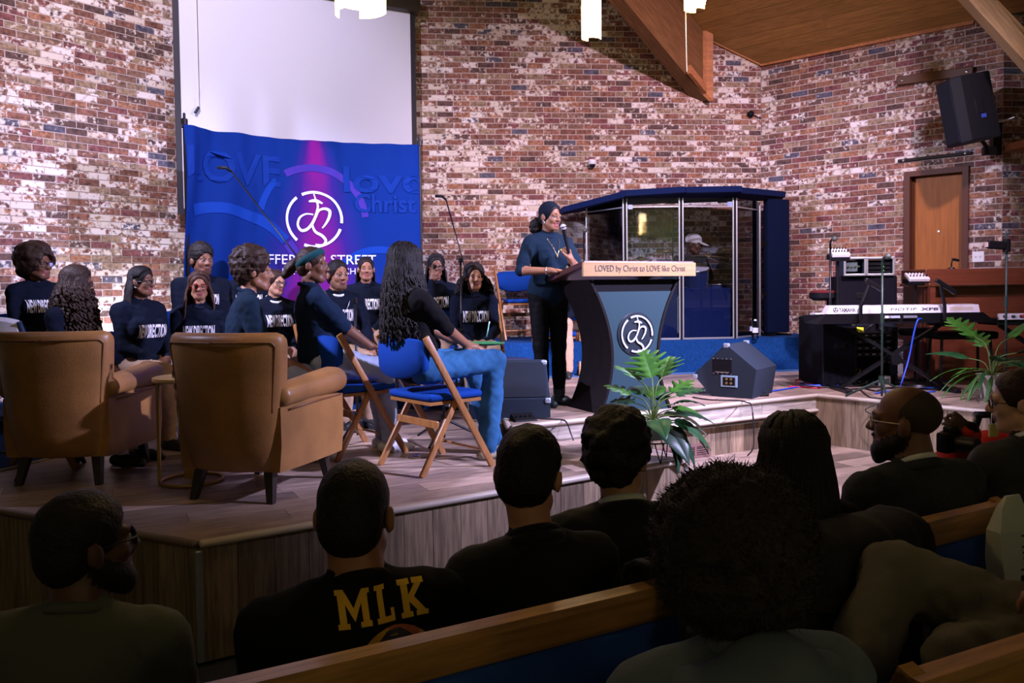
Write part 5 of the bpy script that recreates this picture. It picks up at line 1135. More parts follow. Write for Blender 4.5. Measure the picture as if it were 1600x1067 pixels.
# ------------------------------------------------------------------ pews
PBL = mat('pew_blue_fabric', (.008, .065, .34), .9, bump=.3, bscale=220)
def pew(A, B, label, racks=(), cap0=True):
    D = Vector((A.x-B.x, A.y-B.y)); Ln = D.length; an = math.atan2(D.y, D.x)
    t = thing('pew', label, 'pew', (B.x, B.y, 0), an, 'blue padded oak pews')
    sec = [(-.045, .885), (-.03, .872), (.028, .872), (.034, .885), (.030, .932), (.018, .945), (-.028, .945), (-.042, .930)]
    r0 = [(0, y, z) for y, z in sec]; r1 = [(Ln, y, z) for y, z in sec]
    loft([[(.008, y*.9, z) for y, z in sec]] and [r0, r1], OAK).build('top_rail', parent=t, smooth='auto')
    MB().box((Ln/2, .0, .62), (Ln-.02, .045, .50), PBL, rot=(-.06, 0, 0), bev=.012).build('back_panel', parent=t, smooth='auto')
    MB().box((Ln/2, -.29, .415), (Ln-.06, .46, .07), PBL, bev=.03).build('seat_cushion', parent=t, smooth='auto'); MB().box((Ln/2, -.27, .355), (Ln-.06, .46, .05), OAK).build('seat_board', parent=t)
    for x in (.02, Ln-.02):
        MB().prism([(-.50, 0), (.06, 0), (.075, .30), (.04, .93), (-.03, .955), (-.10, .80), (-.20, .62), (-.48, .60), (-.52, .55)], -.02, .02, OAK, Matrix.Translation((x, 0, 0)) @ Matrix(((0, 0, 1, 0), (1, 0, 0, 0), (0, 1, 0, 0), (0, 0, 0, 1)))).build('end_panel', parent=t)
    for u in racks:
        r_ = MB().prism([(.03, .50), (.13, .50), (.145, .60), (.14, .745), (.11, .775), (.07, .77), (.035, .72)], -.013, .013, OAK, Matrix.Translation((u, 0, 0)) @ Matrix(((0, 0, 1, 0), (1, 0, 0, 0), (0, 1, 0, 0), (0, 0, 0, 1)))).build('rack_bracket', parent=t)
    if len(racks) > 1:
        for u0, u1 in zip(racks[:-1:2], racks[1::2]): MB().box(((u0+u1)/2, .125, .585), (u1-u0, .014, .10), OAK, bev=.004).build('rack_rail', parent=t); MB().box(((u0+u1)/2, .08, .51), (u1-u0, .09, .012), OAK).build('rack_floor', parent=t)
    return t
RZ = .945
pA, pB = on(345, 1072, RZ), on(1572, 783, RZ); pw_d = (pA-pB).normalized(); pA2 = pA+pw_d*.55
ln1 = (pA2-pB).length
def u_on(px, py, z, B=pB): return (on(px, py, z)-B).dot(pw_d)
pew(pA2, pB, 'long oak pew with a blue back in front of the camera, jackets over it', (u_on(905, 1040, .72), u_on(620, 1100, .72), .12, .62))
pC, pD = on(1455, 1050, RZ), on(1600, 1003, RZ); d3 = (pD-pC).normalized()
pew(pC-d3*.05, pC+d3*1.6, 'oak pew with a blue back cut by the lower right corner', ())
# ------------------------------------------------------------------ pendant lamps
GLS = mat('lamp_glass', (.9, .75, .45), .5, emit=((1.0, .62, .22), 7.0)); GLB = mat('lamp_glass_hot', (1, .9, .7), .5, emit=((1.0, .74, .40), 22.0)); GLH = mat('lamp_glass_bright', (1, .9, .7), .5, emit=((1.0, .72, .36), 60.0))
def lamp(label, p, dia, ht, cord_top, group='pendant lamps', pull=None, glass=None):
    t = thing('pendant_lamp', label, 'lamp', p, random.uniform(0, 3), group); r = dia/2
    MB().lathe([(r*.96, .0), (r, .004), (r, ht*.62), (r, ht), (r*.97, ht), (r*.97, .004)], 28, glass or GLB, caps=False).build('lamp_shade', parent=t, smooth='auto')
    for a0, a1, z0, z1 in ((.2, 1.6, -.03, ht*.55), (2.6, 4.4, -.05, ht*.35), (4.6, 5.9, .03, ht*.8)):
        n = 8; ring0 = []; q = MB(); vs_ = []
        for i in range(n+1):
            a = a0+(a1-a0)*i/n
            for rr, z in ((r*1.05, z0), (r*1.05, z1), (r*1.08, z1), (r*1.08, z0)): vs_.append((rr*math.cos(a), rr*math.sin(a), z))
        fs = []
        for i in range(n):
            for j in range(4): fs.append((i*4+j, i*4+(j+1) % 4, i*4+4+(j+1) % 4, i*4+4+j))
        q.add(vs_, fs+[(0, 1, 2, 3), (4*n+3, 4*n+2, 4*n+1, 4*n)], GLS); q.build('glass_strip', parent=t)
    MB().lathe([(0, ht), (r*.95, ht), (r*.3, ht+.05), (.012, ht+.07), (0, ht+.07)], 20, BLACKM).build('canopy', parent=t, smooth='auto'); MB().tube([(0, 0, ht+.06), (0, 0, cord_top-p[2])], .005, 6, BLACK).build('cord', parent=t)
    if pull: q = MB(); q.tube([tuple(Vector(a)-Vector(p)) for a in pull], .0045, 6, mat('wire_pale', (.5, .42, .25), .5)); w_ = q.build('hanging_wire', parent=t); w_.rotation_euler = (0, 0, -t.rotation_euler.z)
    return t
lamp('glowing pendant lamp nearest the camera, in front of the projector screen', at(564, 4, 3.3), .19, .46, 6.0)
lamp('glowing pendant lamp in front of the rear brick left of the timber beam', at(924, 54, 7.0), .155, .46, 6.6, glass=GLH)
lamp('glowing pendant lamp in front of the timber beam', at(1086, 8, 6.3), .155, .46, 6.6, glass=GLH, pull=[at(1071, 16, 6.3), at(1072, 70, 6.4), at(1073, 112, 6.5)])
for x, y, z_, wh in ((3.35, -2.4, 3.10, 'second row on the right, mirrored in the booth'), (-3.2, -1.5, 3.5, 'the left aisle'), (.4, -3.6, 3.5, 'the middle of the hall'), (5.6, -4.0, 3.5, 'the right aisle')):
    lamp('pendant lamp hanging over '+wh, (x, y, z_), .17, .46, 6.0, 'pendant lamps over the pews')
# ================================================================== people
# A figure is a signed distance field (tapered limbs blended at the joints) meshed once, so the body is one continuous surface.
def surface_nets(D, vox, org):
    ins = D < 0; nx, ny, nz = D.shape
    cnt = np.zeros((nx-1, ny-1, nz-1), np.int8)
    for a in (0, 1):
        for b in (0, 1):
            for c in (0, 1): cnt += ins[a:nx-1+a, b:ny-1+b, c:nz-1+c]
    act = np.argwhere((cnt > 0) & (cnt < 8))
    if len(act) == 0: return np.zeros((0, 3)), np.zeros((0, 4), int)
    idx = np.full((nx-1, ny-1, nz-1), -1, np.int32); idx[act[:, 0], act[:, 1], act[:, 2]] = np.arange(len(act))
    cor = [(a, b, c) for a in (0, 1) for b in (0, 1) for c in (0, 1)]
    val = {q: D[act[:, 0]+q[0], act[:, 1]+q[1], act[:, 2]+q[2]] for q in cor}
    acc = np.zeros((len(act), 3)); n = np.zeros(len(act))
    for q in cor:
        for ax in range(3):
            if q[ax] == 0:
                r = list(q); r[ax] = 1; r = tuple(r); v0, v1 = val[q], val[r]; m = (v0 < 0) != (v1 < 0)
                t = np.where(m, v0/np.where(m, v0-v1, 1), 0); p = np.array(q, float)[None, :].repeat(len(act), 0); p[:, ax] += t
                acc[m] += p[m]; n[m] += 1
    V = (act+acc/n[:, None])*vox+org; F = []
    for ax in range(3):
        b, c = [(1, 2), (2, 0), (0, 1)][ax]
        s0 = [slice(None)]*3; s1 = [slice(None)]*3; s0[ax] = slice(0, -1); s1[ax] = slice(1, None)
        a0, a1 = ins[tuple(s0)], ins[tuple(s1)]
        for flip in (0, 1):
            e = np.argwhere((a0 & ~a1) if not flip else (~a0 & a1))
            e = e[(e[:, b] > 0) & (e[:, c] > 0) & (e[:, b] < D.shape[b]-1) & (e[:, c] < D.shape[c]-1)]
            def cell(db, dc):
                k = e.copy(); k[:, b] += db; k[:, c] += dc; return idx[k[:, 0], k[:, 1], k[:, 2]]
            q = np.stack([cell(-1, -1), cell(0, -1), cell(0, 0), cell(-1, 0)], 1)
            F.append(q[:, ::-1] if flip else q)
    F = np.concatenate(F); F = F[(F >= 0).all(1)]
    return V, F
def n3(P, s, seed=0):
    """cheap smooth pseudo noise in -1..1"""
    x, y, z = P[..., 0]*s+seed*1.7, P[..., 1]*s-seed*2.3, P[..., 2]*s+seed*.9
    return (np.sin(1.7*x+1.3*np.sin(1.1*y+.7*z))+np.sin(1.9*y+1.5*np.sin(1.3*z+.9*x))+np.sin(2.1*z+1.2*np.sin(1.2*x+1.1*y)))/3
class Field:
    def __init__(s): s.p = []
    def cone(s, a, b, ra, rb=None, k=.02, m=None, op=1, bias=0.0): s.p.append(('c', np.array(a, float), np.array(b, float), ra, ra if rb is None else rb, k, m, op, bias)); return s
    def ell(s, c, r, R=None, k=.02, m=None, op=1): s.p.append(('e', np.array(c, float), np.array(r, float), np.eye(3) if R is None else np.array(R), 0, k, m, op)); return s
    @staticmethod
    def dist(p, P):
        if p[0] == 'c':
            a, b, ra, rb = p[1:5]; ab = b-a; q = P-a; L2 = float(ab@ab)+1e-12; t = np.clip(q@ab/L2, 0, 1)
            return np.sqrt(((q-t[..., None]*ab)**2).sum(-1))-(ra+(rb-ra)*t)
        q = (P-p[1])@p[3]; r = p[2]; k0 = np.sqrt(((q/r)**2).sum(-1)); k1 = np.sqrt(((q/(r*r))**2).sum(-1))+1e-9; return k0*(k0-1)/k1
    def box(s, p):
        if p[0] == 'c': R = max(p[3], p[4]); return np.minimum(p[1], p[2])-R, np.maximum(p[1], p[2])+R
        R = p[2].max(); return p[1]-R, p[1]+R
    def mesh(s, vox, noise=None, pad=.02):
        lo = np.min([s.box(p)[0] for p in s.p if p[7] > 0], 0)-pad-2*vox; hi = np.max([s.box(p)[1] for p in s.p if p[7] > 0], 0)+pad+2*vox
        n = np.ceil((hi-lo)/vox).astype(int)+1; D = np.full(tuple(n), .15, np.float32)
        ax = [lo[i]+np.arange(n[i])*vox for i in range(3)]
        for p in s.p:
            a, b = s.box(p); k = p[5]; i0 = np.maximum(((a-k-3*vox-lo)/vox).astype(int), 0); i1 = np.minimum(((b+k+3*vox-lo)/vox).astype(int)+2, n)
            if (i1 <= i0).any(): continue
            P = np.stack(np.meshgrid(*[ax[i][i0[i]:i1[i]] for i in range(3)], indexing='ij'), -1)
            d = s.dist(p, P); sl = tuple(slice(i0[i], i1[i]) for i in range(3)); W = D[sl]
            if p[7] > 0:
                h = np.maximum(k-np.abs(W-d), 0)/max(k, 1e-6); D[sl] = np.minimum(W, d)-h*h*k*.25
            else:
                d = -d; h = np.maximum(k-np.abs(W-d), 0)/max(k, 1e-6); D[sl] = np.maximum(W, d)+h*h*k*.25
        if noise is not None:
            P = np.stack(np.meshgrid(*ax, indexing='ij'), -1); nearm = np.abs(D) < .06; D[nearm] += noise(P[nearm])
        return surface_nets(D, vox, lo)
    def mats(s, P, default=None):
        best = np.full(len(P), 1e9); out = np.zeros(len(P), int); names = []
        for p in s.p:
            if p[7] < 0 or p[6] is None: continue
            if p[6] not in names: names.append(p[6])
            d = s.dist(p, P)
            if len(p) > 8 and isinstance(p[8], tuple): d = d+.008+np.where((P-p[8][0])@p[8][1] < .013, .3, 0)
            w = d < best; best[w] = d[w]; out[w] = names.index(p[6])
        return out, names
def np_mesh(name, V, F, mats, mi=None, smooth=True):
    me = bpy.data.meshes.new(name); me.vertices.add(len(V)); me.vertices.foreach_set('co', np.asarray(V, np.float32).ravel())
    me.loops.add(F.size); me.loops.foreach_set('vertex_index', F.ravel().astype(np.int32)); me.polygons.add(len(F))
    me.polygons.foreach_set('loop_start', np.arange(0, F.size, F.shape[1], dtype=np.int32)); me.polygons.foreach_set('loop_total', np.full(len(F), F.shape[1], np.int32))
    for m in mats: me.materials.append(m)
    if mi is not None: me.polygons.foreach_set('material_index', np.asarray(mi, np.int32))
    me.update(calc_edges=True); me.polygons.foreach_set('use_smooth', np.full(len(F), smooth)); me.validate(); return me
def rotm(yaw=0, pitch=0, roll=0):
    """yaw turns towards +x (own left), pitch > 0 looks down; own forward is -y"""
    return np.array(Matrix.Rotation(rad(yaw), 3, 'Z') @ Matrix.Rotation(rad(pitch), 3, 'X') @ Matrix.Rotation(rad(roll), 3, 'Y'))
def nrm(v): v = np.array(v, float); return v/np.linalg.norm(v)
# ---------- materials
SKIN = {}
def skin(k):
    c = dict(deep=(.085, .038, .023), dark=(.165, .074, .043), mid=(.29, .135, .076), light=(.46, .245, .150), pale=(.52, .30, .20))[k]
    return mat('skin_'+k, c, .46, var=.12, vscale=30, spec=.32)
LIP = mat('lip', (.15, .055, .042), .45); LIPR = mat('lip_rose', (.26, .080, .075), .4); EYEW = mat('eye_white', (.20, .185, .175), .4, spec=.2); IRIS = mat('iris', (.015, .008, .005), .1)
HAIRB = mat('hair_black', (.010, .008, .008), .55, bump=.5, bscale=120, spec=.35); HAIRD = mat('hair_dark_brown', (.028, .014, .009), .5, bump=.4, bscale=110); HAIRM = mat('hair_brown', (.050, .022, .014), .5, bump=.4, bscale=90)
NVY = mat('sweat_navy', (.0035, .0065, .016), .9, bump=.15, bscale=160); TEE = mat('tee_navy', (.006, .017, .034), .88, bump=.15, bscale=160); POLO = mat('polo_navy', (.006, .017, .042), .88, bump=.15, bscale=160); BLKT = mat('tee_black', (.006, .006, .007), .9, bump=.12, bscale=160)
KHK = mat('khaki_trousers', (.40, .27, .18), .85, bump=.15, bscale=160); BLKP = mat('black_trousers', (.004, .0045, .005), .7); JEAN = mat('blue_jeans', (.035, .145, .33), .85, var=.35, vscale=9, bump=.2, bscale=220); PALEJ = mat('pale_jeans', (.35, .42, .58), .85, var=.2, vscale=9); CREAM = mat('cream_trousers', (.66, .60, .56), .85)
SUITB = mat('suit_black', (.012, .012, .014), .75, sheen=.1); SUITG = mat('suit_grey', (.042, .046, .050), .85, var=.3, vscale=180, bump=.2, bscale=300); SHIRTW = mat('shirt_white', (.62, .66, .62), .8); HOOD = mat('hoodie_grey', (.105, .135, .160), .92, bump=.2, bscale=200); OLIV = mat('jacket_olive', (.085, .092, .070), .9, bump=.15, bscale=200)
RED = mat('jacket_red', (.55, .030, .016), .6, bump=.2, bscale=90); GREYT = mat('grey_trousers', (.125, .115, .085), .85, bump=.2, bscale=200); TAUPE = mat('taupe_jacket', (.15, .13, .11), .85)
SHOEW = mat('sneaker_white', (.62, .62, .66), .5); SHOEB = mat('shoe_black', (.012, .014, .018), .4); SHOEK = mat('sneaker_beige', (.34, .29, .20), .6, var=.4, vscale=25); LETT = mat('print_letter_white', (.78, .78, .82), .7); LETY = mat('print_letter_yellow', (.72, .42, .02), .7)
FRAMEB = mat('glasses_black', (.01, .01, .012), .3); FRAMER = mat('glasses_red', (.28, .02, .015), .3); LENS = clear_mat('spectacle_lens', (.95, .96, .98), 1.25)
TEAL = mat('headband_teal', (.010, .055, .065), .85, bump=.2, bscale=200); GOLDJ = mat('jewel_gold', (.8, .55, .2), .25, metal=1.0); SILV = mat('jewel_silver', (.8, .8, .82), .2, metal=1.0)

for m_ in list(MATS.values()):
    if m_.name.split('_')[0] in ('sweat', 'tee', 'polo', 'khaki', 'black', 'suit', 'hoodie', 'jacket', 'grey', 'taupe', 'headband', 'blue', 'coat') and m_.name != 'black_metal': m_.node_tree.nodes['Principled BSDF'].inputs['Specular IOR Level'].default_value = .12
    if m_.name.startswith('hair'): m_.node_tree.nodes['Principled BSDF'].inputs['Specular IOR Level'].default_value = .22

class Figure:
    """own frame: floor at z=0, facing -y, own left is +x"""
    def __init__(s, sex='f', hip=.53, lean=4, twist=0, head=(0, 0, 0), girth=1.0, sw=None, hs=1.0, stand=False, slim=1.0, neck=.0):
        s.f = Field(); s.sex = sex; s.hip = hip; s.g = girth; s.hs = hs*(.97 if sex == 'f' else 1.0); s.sw = sw or (.165 if sex == 'f' else .19)
        s.H = np.array([0, 0, hip]); s.R = rotm(twist, 0, 0) @ rotm(0, lean, 0); s.up = s.R @ np.array([0, 0, 1]); s.rt = s.R @ np.array([1, 0, 0]); s.fw = s.R @ np.array([0, -1, 0])
        s.tl = .50 if sex == 'm' else .475
        s.S = s.H+s.up*(s.tl-.03); s.N = s.H+s.up*(s.tl+.02)+s.fw*(-.012)
        s.hR = rotm(*head); s.HC = s.N+s.up*.075+s.fw*.028+np.array([0, 0, .062+neck])+s.hR @ np.array([0, -.012, 0])
    def L(s, x, y, z): return s.H+s.rt*x+s.fw*y+s.up*z
    def hp(s, x, f, z): return s.HC+s.hR @ (np.array([x, -f, z])*s.hs)
    def torso(s, m, belly=1.0, bust=None, thick=1.0):
        g = s.g; f = s.f; R = s.R; t = s.tl/.5
        f.ell(s.L(0, -.005, .03), (.165*g, .125*g*thick, .13), R, .04, m); f.ell(s.L(0, .012*belly, .16*t), (.148*g, .112*g*belly, .15), R, .06, m)
        f.ell(s.L(0, .0, .33*t), (.165*g*(s.sw/.18), .112*g*thick, .165), R, .06, m); f.cone(s.L(-s.sw*.74, -.008, s.tl-.065), s.L(s.sw*.74, -.008, s.tl-.065), .062*min(g, 1.12), None, .05, m)
        for q in (-1, 1): f.cone(s.L(q*.035, -.012, s.tl+.005), s.L(q*s.sw*.9, -.008, s.tl-.045), .042, .050*min(g, 1.1), .04, m)
        if bust is None: bust = s.sex == 'f'
        if bust:
            for q in (-1, 1): f.ell(s.L(q*.072*g, .088*g, .315*t), (.066*g, .052*g, .068*g), R, .03, m)
    def necks(s, m, r=.052): s.f.cone(s.N-s.up*.012, s.hp(0, -.022, -.055), r*(.92 if s.sex == 'f' else 1.06), r*.95*(.92 if s.sex == 'f' else 1.05), .022, m, 1, (s.N.copy(), s.up.copy()))
    def collar(s, m, r=.070, dz=.0, rr=.013): s.col = getattr(s, 'col', []); s.col.append((m, r, dz, rr))
    def collars(s):
        for m, r, dz, rr in getattr(s, 'col', []):
            c = s.N+s.up*(-.010+dz); n = 26; nk = .052*(.92 if s.sex == 'f' else 1.06); r = max(r*.93, nk+rr*.55)
            pts = [tuple(c+s.rt*r*math.sin(a)+s.fw*(r*.98*math.cos(a)+.006)+s.up*(-.026*math.cos(a)+.004)) for a in np.linspace(0, 2*PI, n, endpoint=False)]
            MB().tube(pts, rr, 8, m, closed=True).build('collar', parent=s.t, smooth=True)
    def arm(s, side, wrist, ms, mf=None, sleeve='long', pole=None, r=1.0, hand=None, mskin=None):
        """side +1 own left. wrist in own frame"""
        f = s.f; A = s.L(side*s.sw, -.006, s.tl-.058); Wp = np.array(wrist, float); l1, l2 = (.285, .25) if s.sex == 'm' else (.265, .232)
        d = Wp-A; dist = np.linalg.norm(d)
        if dist > (l1+l2)*.995: Wp = A+d/dist*(l1+l2)*.995; d = Wp-A; dist = np.linalg.norm(d)
        a = (l1*l1-l2*l2+dist*dist)/(2*dist); h = math.sqrt(max(l1*l1-a*a, 1e-6)); u = d/dist
        pl = np.array(pole if pole is not None else (side*.5, .35, -.8), float); pl = pl-u*(pl@u); pl = nrm(pl); E = A+u*a+pl*h
        mf = mf or ms; R = r*(.93 if s.sex == 'f' else 1.06)
        f.cone(A, E, .055*R*s.g**.5, .044*R*s.g**.4, .03, ms if sleeve != 'none' else mf)
        if sleeve == 'long':
            f.cone(E, Wp-(Wp-E)*.06, .047*R*s.g**.4, .036*R, .02, ms)
            f.cone(Wp-(Wp-E)*.10, Wp-(Wp-E)*.03, .037*R, .036*R, .006, ms)
        else:
            k = .72; Q = A+(E-A)*k; f.cone(A, Q, .062*R*s.g**.5, .060*R*s.g**.4, .012, ms); f.cone(A+(E-A)*.3, E, .046*R*s.g**.4, .041*R*s.g**.4, .010, mf); f.cone(E, Wp, .040*R*s.g**.4, .027*R, .015, mf)
        s.E = E; s.W = Wp; s.wd = nrm(Wp-E)
        if hand: s.hand(side, Wp, hand.get('dir', s.wd), hand.get('back', (0, 0, 1)), hand.get('curl', .35), mskin or mf, hand.get('thumb', 1), hand.get('spread', 1.0))
        return E, Wp
    def hand(s, side, W, d, back, curl, m, thumb=1, spread=1.0):
        d = nrm(d); b = np.array(back, float); b = nrm(b-d*(b@d)); lat = np.cross(d, b)*side; f = s.f; q = .93 if s.sex == 'f' else 1.05
        Rm = np.stack([lat, d, b], 1); f.ell(W+d*.045*q, (.037*q, .052*q, .016*q), Rm, .012, m); f.cone(W-d*.015, W+d*.02, .026*q, .025*q, .012, m)
        for i, (o, ln) in enumerate(((-.030, .068), (-.010, .078), (.011, .074), (.030, .058))):
            p = W+d*(.082-.006*abs(i-1.3))*q+lat*o*q; th = 0; dd = d+lat*(o*1.6*spread); dd = nrm(dd)
            for j, (fr_, cu) in enumerate(((.46, .75), (.30, 1.0), (.24, .8))):
                th += cu*curl*1.35; v = dd*math.cos(th)-b*math.sin(th); e = p+v*ln*fr_*q; f.cone(p, e, (.0092-.0008*j)*q, (.0086-.0010*j)*q, .005, m); p = e
        tb = W+d*.022*q-lat*.030*q; v = nrm(d*.75-lat*.55*thumb-b*.35*min(1, curl*1.3)); e = tb+v*.042*q; f.cone(tb, e, .0125*q, .0105*q, .010, m); v2 = nrm(v+d*.35-b*.3*curl+lat*.25*curl); f.cone(e, e+v2*.030*q, .0102*q, .0085*q, .006, m)
    def leg(s, side, knee, ankle, m, toe=None, mshoe=None, r=1.0, flare=0, mskin=None):
        f = s.f; A = s.H+np.array([side*.085*s.g, 0, -.0]) if s.hip < .8 else s.H+np.array([side*.085, 0, -.02]); K = np.array(knee, float); B = np.array(ankle, float); R = r*(.95 if s.sex == 'f' else 1.0)*s.g**.6
        f.cone(A, K, .092*R, .064*R, .03, m); f.cone(K, B, .062*R, (.046+flare)*R, .02, m); f.cone(K*.6+B*.4, K*.3+B*.7, .058*R, .050*R, .03, m)
        if mshoe:
            t = np.array(toe if toe is not None else (side*.02, -1, 0), float); t[2] = 0; t = nrm(t); hl = np.array([B[0], B[1], 0])
            base = np.array([B[0], B[1], B[2]-.062])
            f.cone(base-t*.045, base+t*.07, .036, .038, .012, mshoe); f.cone(base+t*.07+np.array([0, 0, -.006]), base+t*.15+np.array([0, 0, -.012]), .037, .028, .012, mshoe); f.cone(B, base, .038, .040, .012, mshoe)
    def headf(s, m, mlip=LIP, beard=None, brow=HAIRB, mouth=0, ears=True, cheek=1.0, jaw=1.0, stub=None):
        f = s.f; h = s.hs; R = s.hR; P = s.hp
        def e(c, r, k=.015, mm=m, op=1): f.ell(P(*c), np.array([r[0], r[1], r[2]])*h, R, k, mm, op)
        def c(a, b, ra, rb=None, k=.01, mm=m, op=1): f.cone(P(*a), P(*b), ra*h, (ra if rb is None else rb)*h, k, mm, op)
        e((0, -.014, .043), (.074, .094, .083)); e((0, .024, -.022), (.058*cheek, .068, .086), .02)
        mj = beard or stub or m
        c((-.018*jaw, .060, -.092), (.018*jaw, .060, -.092), .022, None, .02, mj)
        for q in (-1, 1):
            c((q*.044*jaw, .008, -.062), (q*.022*jaw, .052, -.088), .028, .024, .02, mj); e((q*.036*cheek, .058, -.022), (.026*cheek, .026, .026), .015)
            c((q*.012, .087, .026), (q*.044, .074, .024), .011, .010, .010)
            if ears: e((q*.084, -.014, -.004), (.0115, .020, .033), .006); e((q*.076, -.004, -.006), (.012, .014, .024), .006)
        c((0, .086, .018), (0, .108, -.022), .0085, .0135, .010); 
        for q in (-1, 1): e((q*.014, .098, -.026), (.010, .011, .009), .006); e((q*.031, .097, .006), (.017, .014, .011), .008, None, -1)
        for q in (-1, 1): e((q*.031, .0815, .0135), (.0155, .010, .0045), .004)
        if mouth:
            c((-.020, .087, -.050), (.020, .087, -.050), .0085, None, .006, mlip); c((-.016, .085, -.072), (.016, .085, -.072), .0095, None, .006, mlip); e((0, .096, -.060), (.017, .016, .0075), .004, None, -1)
        else: c((-.018, .0845, -.051), (.018, .0845, -.051), .0070, None, .007, mlip); c((-.013, .0845, -.0615), (.013, .0845, -.0615), .0082, None, .007, mlip)
        if brow:
            for q in (-1, 1): c((q*.016, .0965, .030), (q*.034, .0925, .036), .0035, .0035, .003, brow); c((q*.034, .0925, .036), (q*.049, .079, .030), .0033, .0026, .003, brow)
        if beard:
            for q in (-1, 1): c((q*.058, .0, -.045), (q*.030, .058, -.085), .020, .028, .012, beard)
            c((-.02, .065, -.105), (.02, .065, -.105), .030, None, .02, beard); c((-.022, .093, -.044), (.022, .093, -.044), .006, None, .004, beard); c((0, .07, -.10), (0, .075, -.13), .028, .018, .02, beard)
    # ------------------------------------------------------------ build everything
    def build(s, label, floor, face, head_at=None, xy=None, vox=.009, fold=.006, cat='person', group=None):
        """head_at: world point of the skull centre. Without it the figure stands at xy"""
        Rz = np.array(Matrix.Rotation(face, 3, 'Z'))
        if head_at is not None:
            o = Rz @ s.HC; base = np.array([head_at[0]-o[0], head_at[1]-o[1], floor])
        else: base = np.array([xy[0], xy[1], floor])
        t = thing('person', label, cat, tuple(base), face, group); s.t = t
        V, F = s.f.mesh(vox)
        cen = V[F].mean(1); mi, names = s.f.mats(cen)
        vm, _ = s.f.mats(V)
        cloth = np.array([n.name.split('_')[0] in ('sweat', 'tee', 'polo', 'khaki', 'black', 'blue', 'pale', 'cream', 'suit', 'hoodie', 'jacket', 'grey', 'taupe') for n in names])[vm]
        fn = np.cross(V[F[:, 1]]-V[F[:, 0]], V[F[:, 3]]-V[F[:, 0]]); N_ = np.zeros_like(V)
        for j in range(4): np.add.at(N_, F[:, j], fn)
        N_ /= np.linalg.norm(N_, axis=1)[:, None]+1e-12
        sd = abs(hash(label)) % 97 if False else sum(map(ord, label)) % 97
        fl = n3(V*np.array([1, 1, .55]), 26, sd)*.6+n3(V, 55, sd+3)*.4; fl = np.sign(fl)*np.abs(fl)**.8
        V = V+N_*(fl*fold*cloth)[:, None]
        b = link('body', np_mesh('body', V, F, names, mi), t); s.body = b; s.V = V; s.F = F; s.collars()
        return t
    def part(s, name, field, m, vox=.008, noise=None, parent=None):
        V, F = field.mesh(vox, noise); 
        if isinstance(m, list): mi, names = field.mats(V[F].mean(1)); return link(name, np_mesh(name, V, F, names, mi), parent or s.t)
        return link(name, np_mesh(name, V, F, [m]), parent or s.t)
    def eyes(s, gaze=0):
        for q in (-1, 1):
            b = MB(); c = s.hp(q*.031, .0765, .0055); r = .0128*s.hs; b.ball(tuple(c), r, EYEW, 12, 8); g = s.hR @ nrm([math.sin(rad(gaze)), -math.cos(rad(gaze)), -.05]); b.ball(tuple(c+g*r*.52), r*.60, IRIS, 10, 6); b.build('eye', parent=s.t, smooth=True)
    # ---------- hair
    def cap_field(s, th=.012, line=.055, low=-.02, back=-.075):
        f = Field(); f.ell(s.hp(0, -.016, .046), np.array([.074+th, .094+th, .083+th])*s.hs, s.hR, .01)
        f.ell(s.hp(0, -.055, -.01), np.array([.070+th*.6, .055+th, .075])*s.hs, s.hR, .02)
        f.ell(s.hp(0, .098, line-.068), np.array([.070, .085, .092])*s.hs, s.hR, .008, None, -1); f.ell(s.hp(0, .02, -.13), np.array([.11, .12, .095])*s.hs, s.hR, .01, None, -1)
        return f
    def short(s, m=HAIRB, th=.010, line=.055, noise=.002, sc=90): return s.part('hair', s.cap_field(th, line), m, .007, lambda P: n3(P, sc, 2)*noise)
    def afro(s, m=HAIRB, r=.05, line=.05, noise=.006, sc=60, cz=.0, back=.0, stretch=(1, 1, 1), vox=.008):
        f = Field(); f.ell(s.hp(0, -.022-back, .052+cz), np.array([(.074+r)*stretch[0], (.092+r)*stretch[1], (.083+r)*stretch[2]])*s.hs, s.hR, .01)
        f.ell(s.hp(0, -.05-back, .0), np.array([.068+r*.7, .06+r*.6, .075+r*.3])*s.hs, s.hR, .03)
        f.ell(s.hp(0, .105, line-.075), np.array([.066, .090, .095])*s.hs, s.hR, .015, None, -1); f.ell(s.hp(0, .045, -.14), np.array([.14, .13, .09])*s.hs, s.hR, .02, None, -1)
        return s.part('hair', f, m, vox, lambda P: n3(P, sc, 1)*noise+n3(P, sc*2.2, 5)*noise*.6)
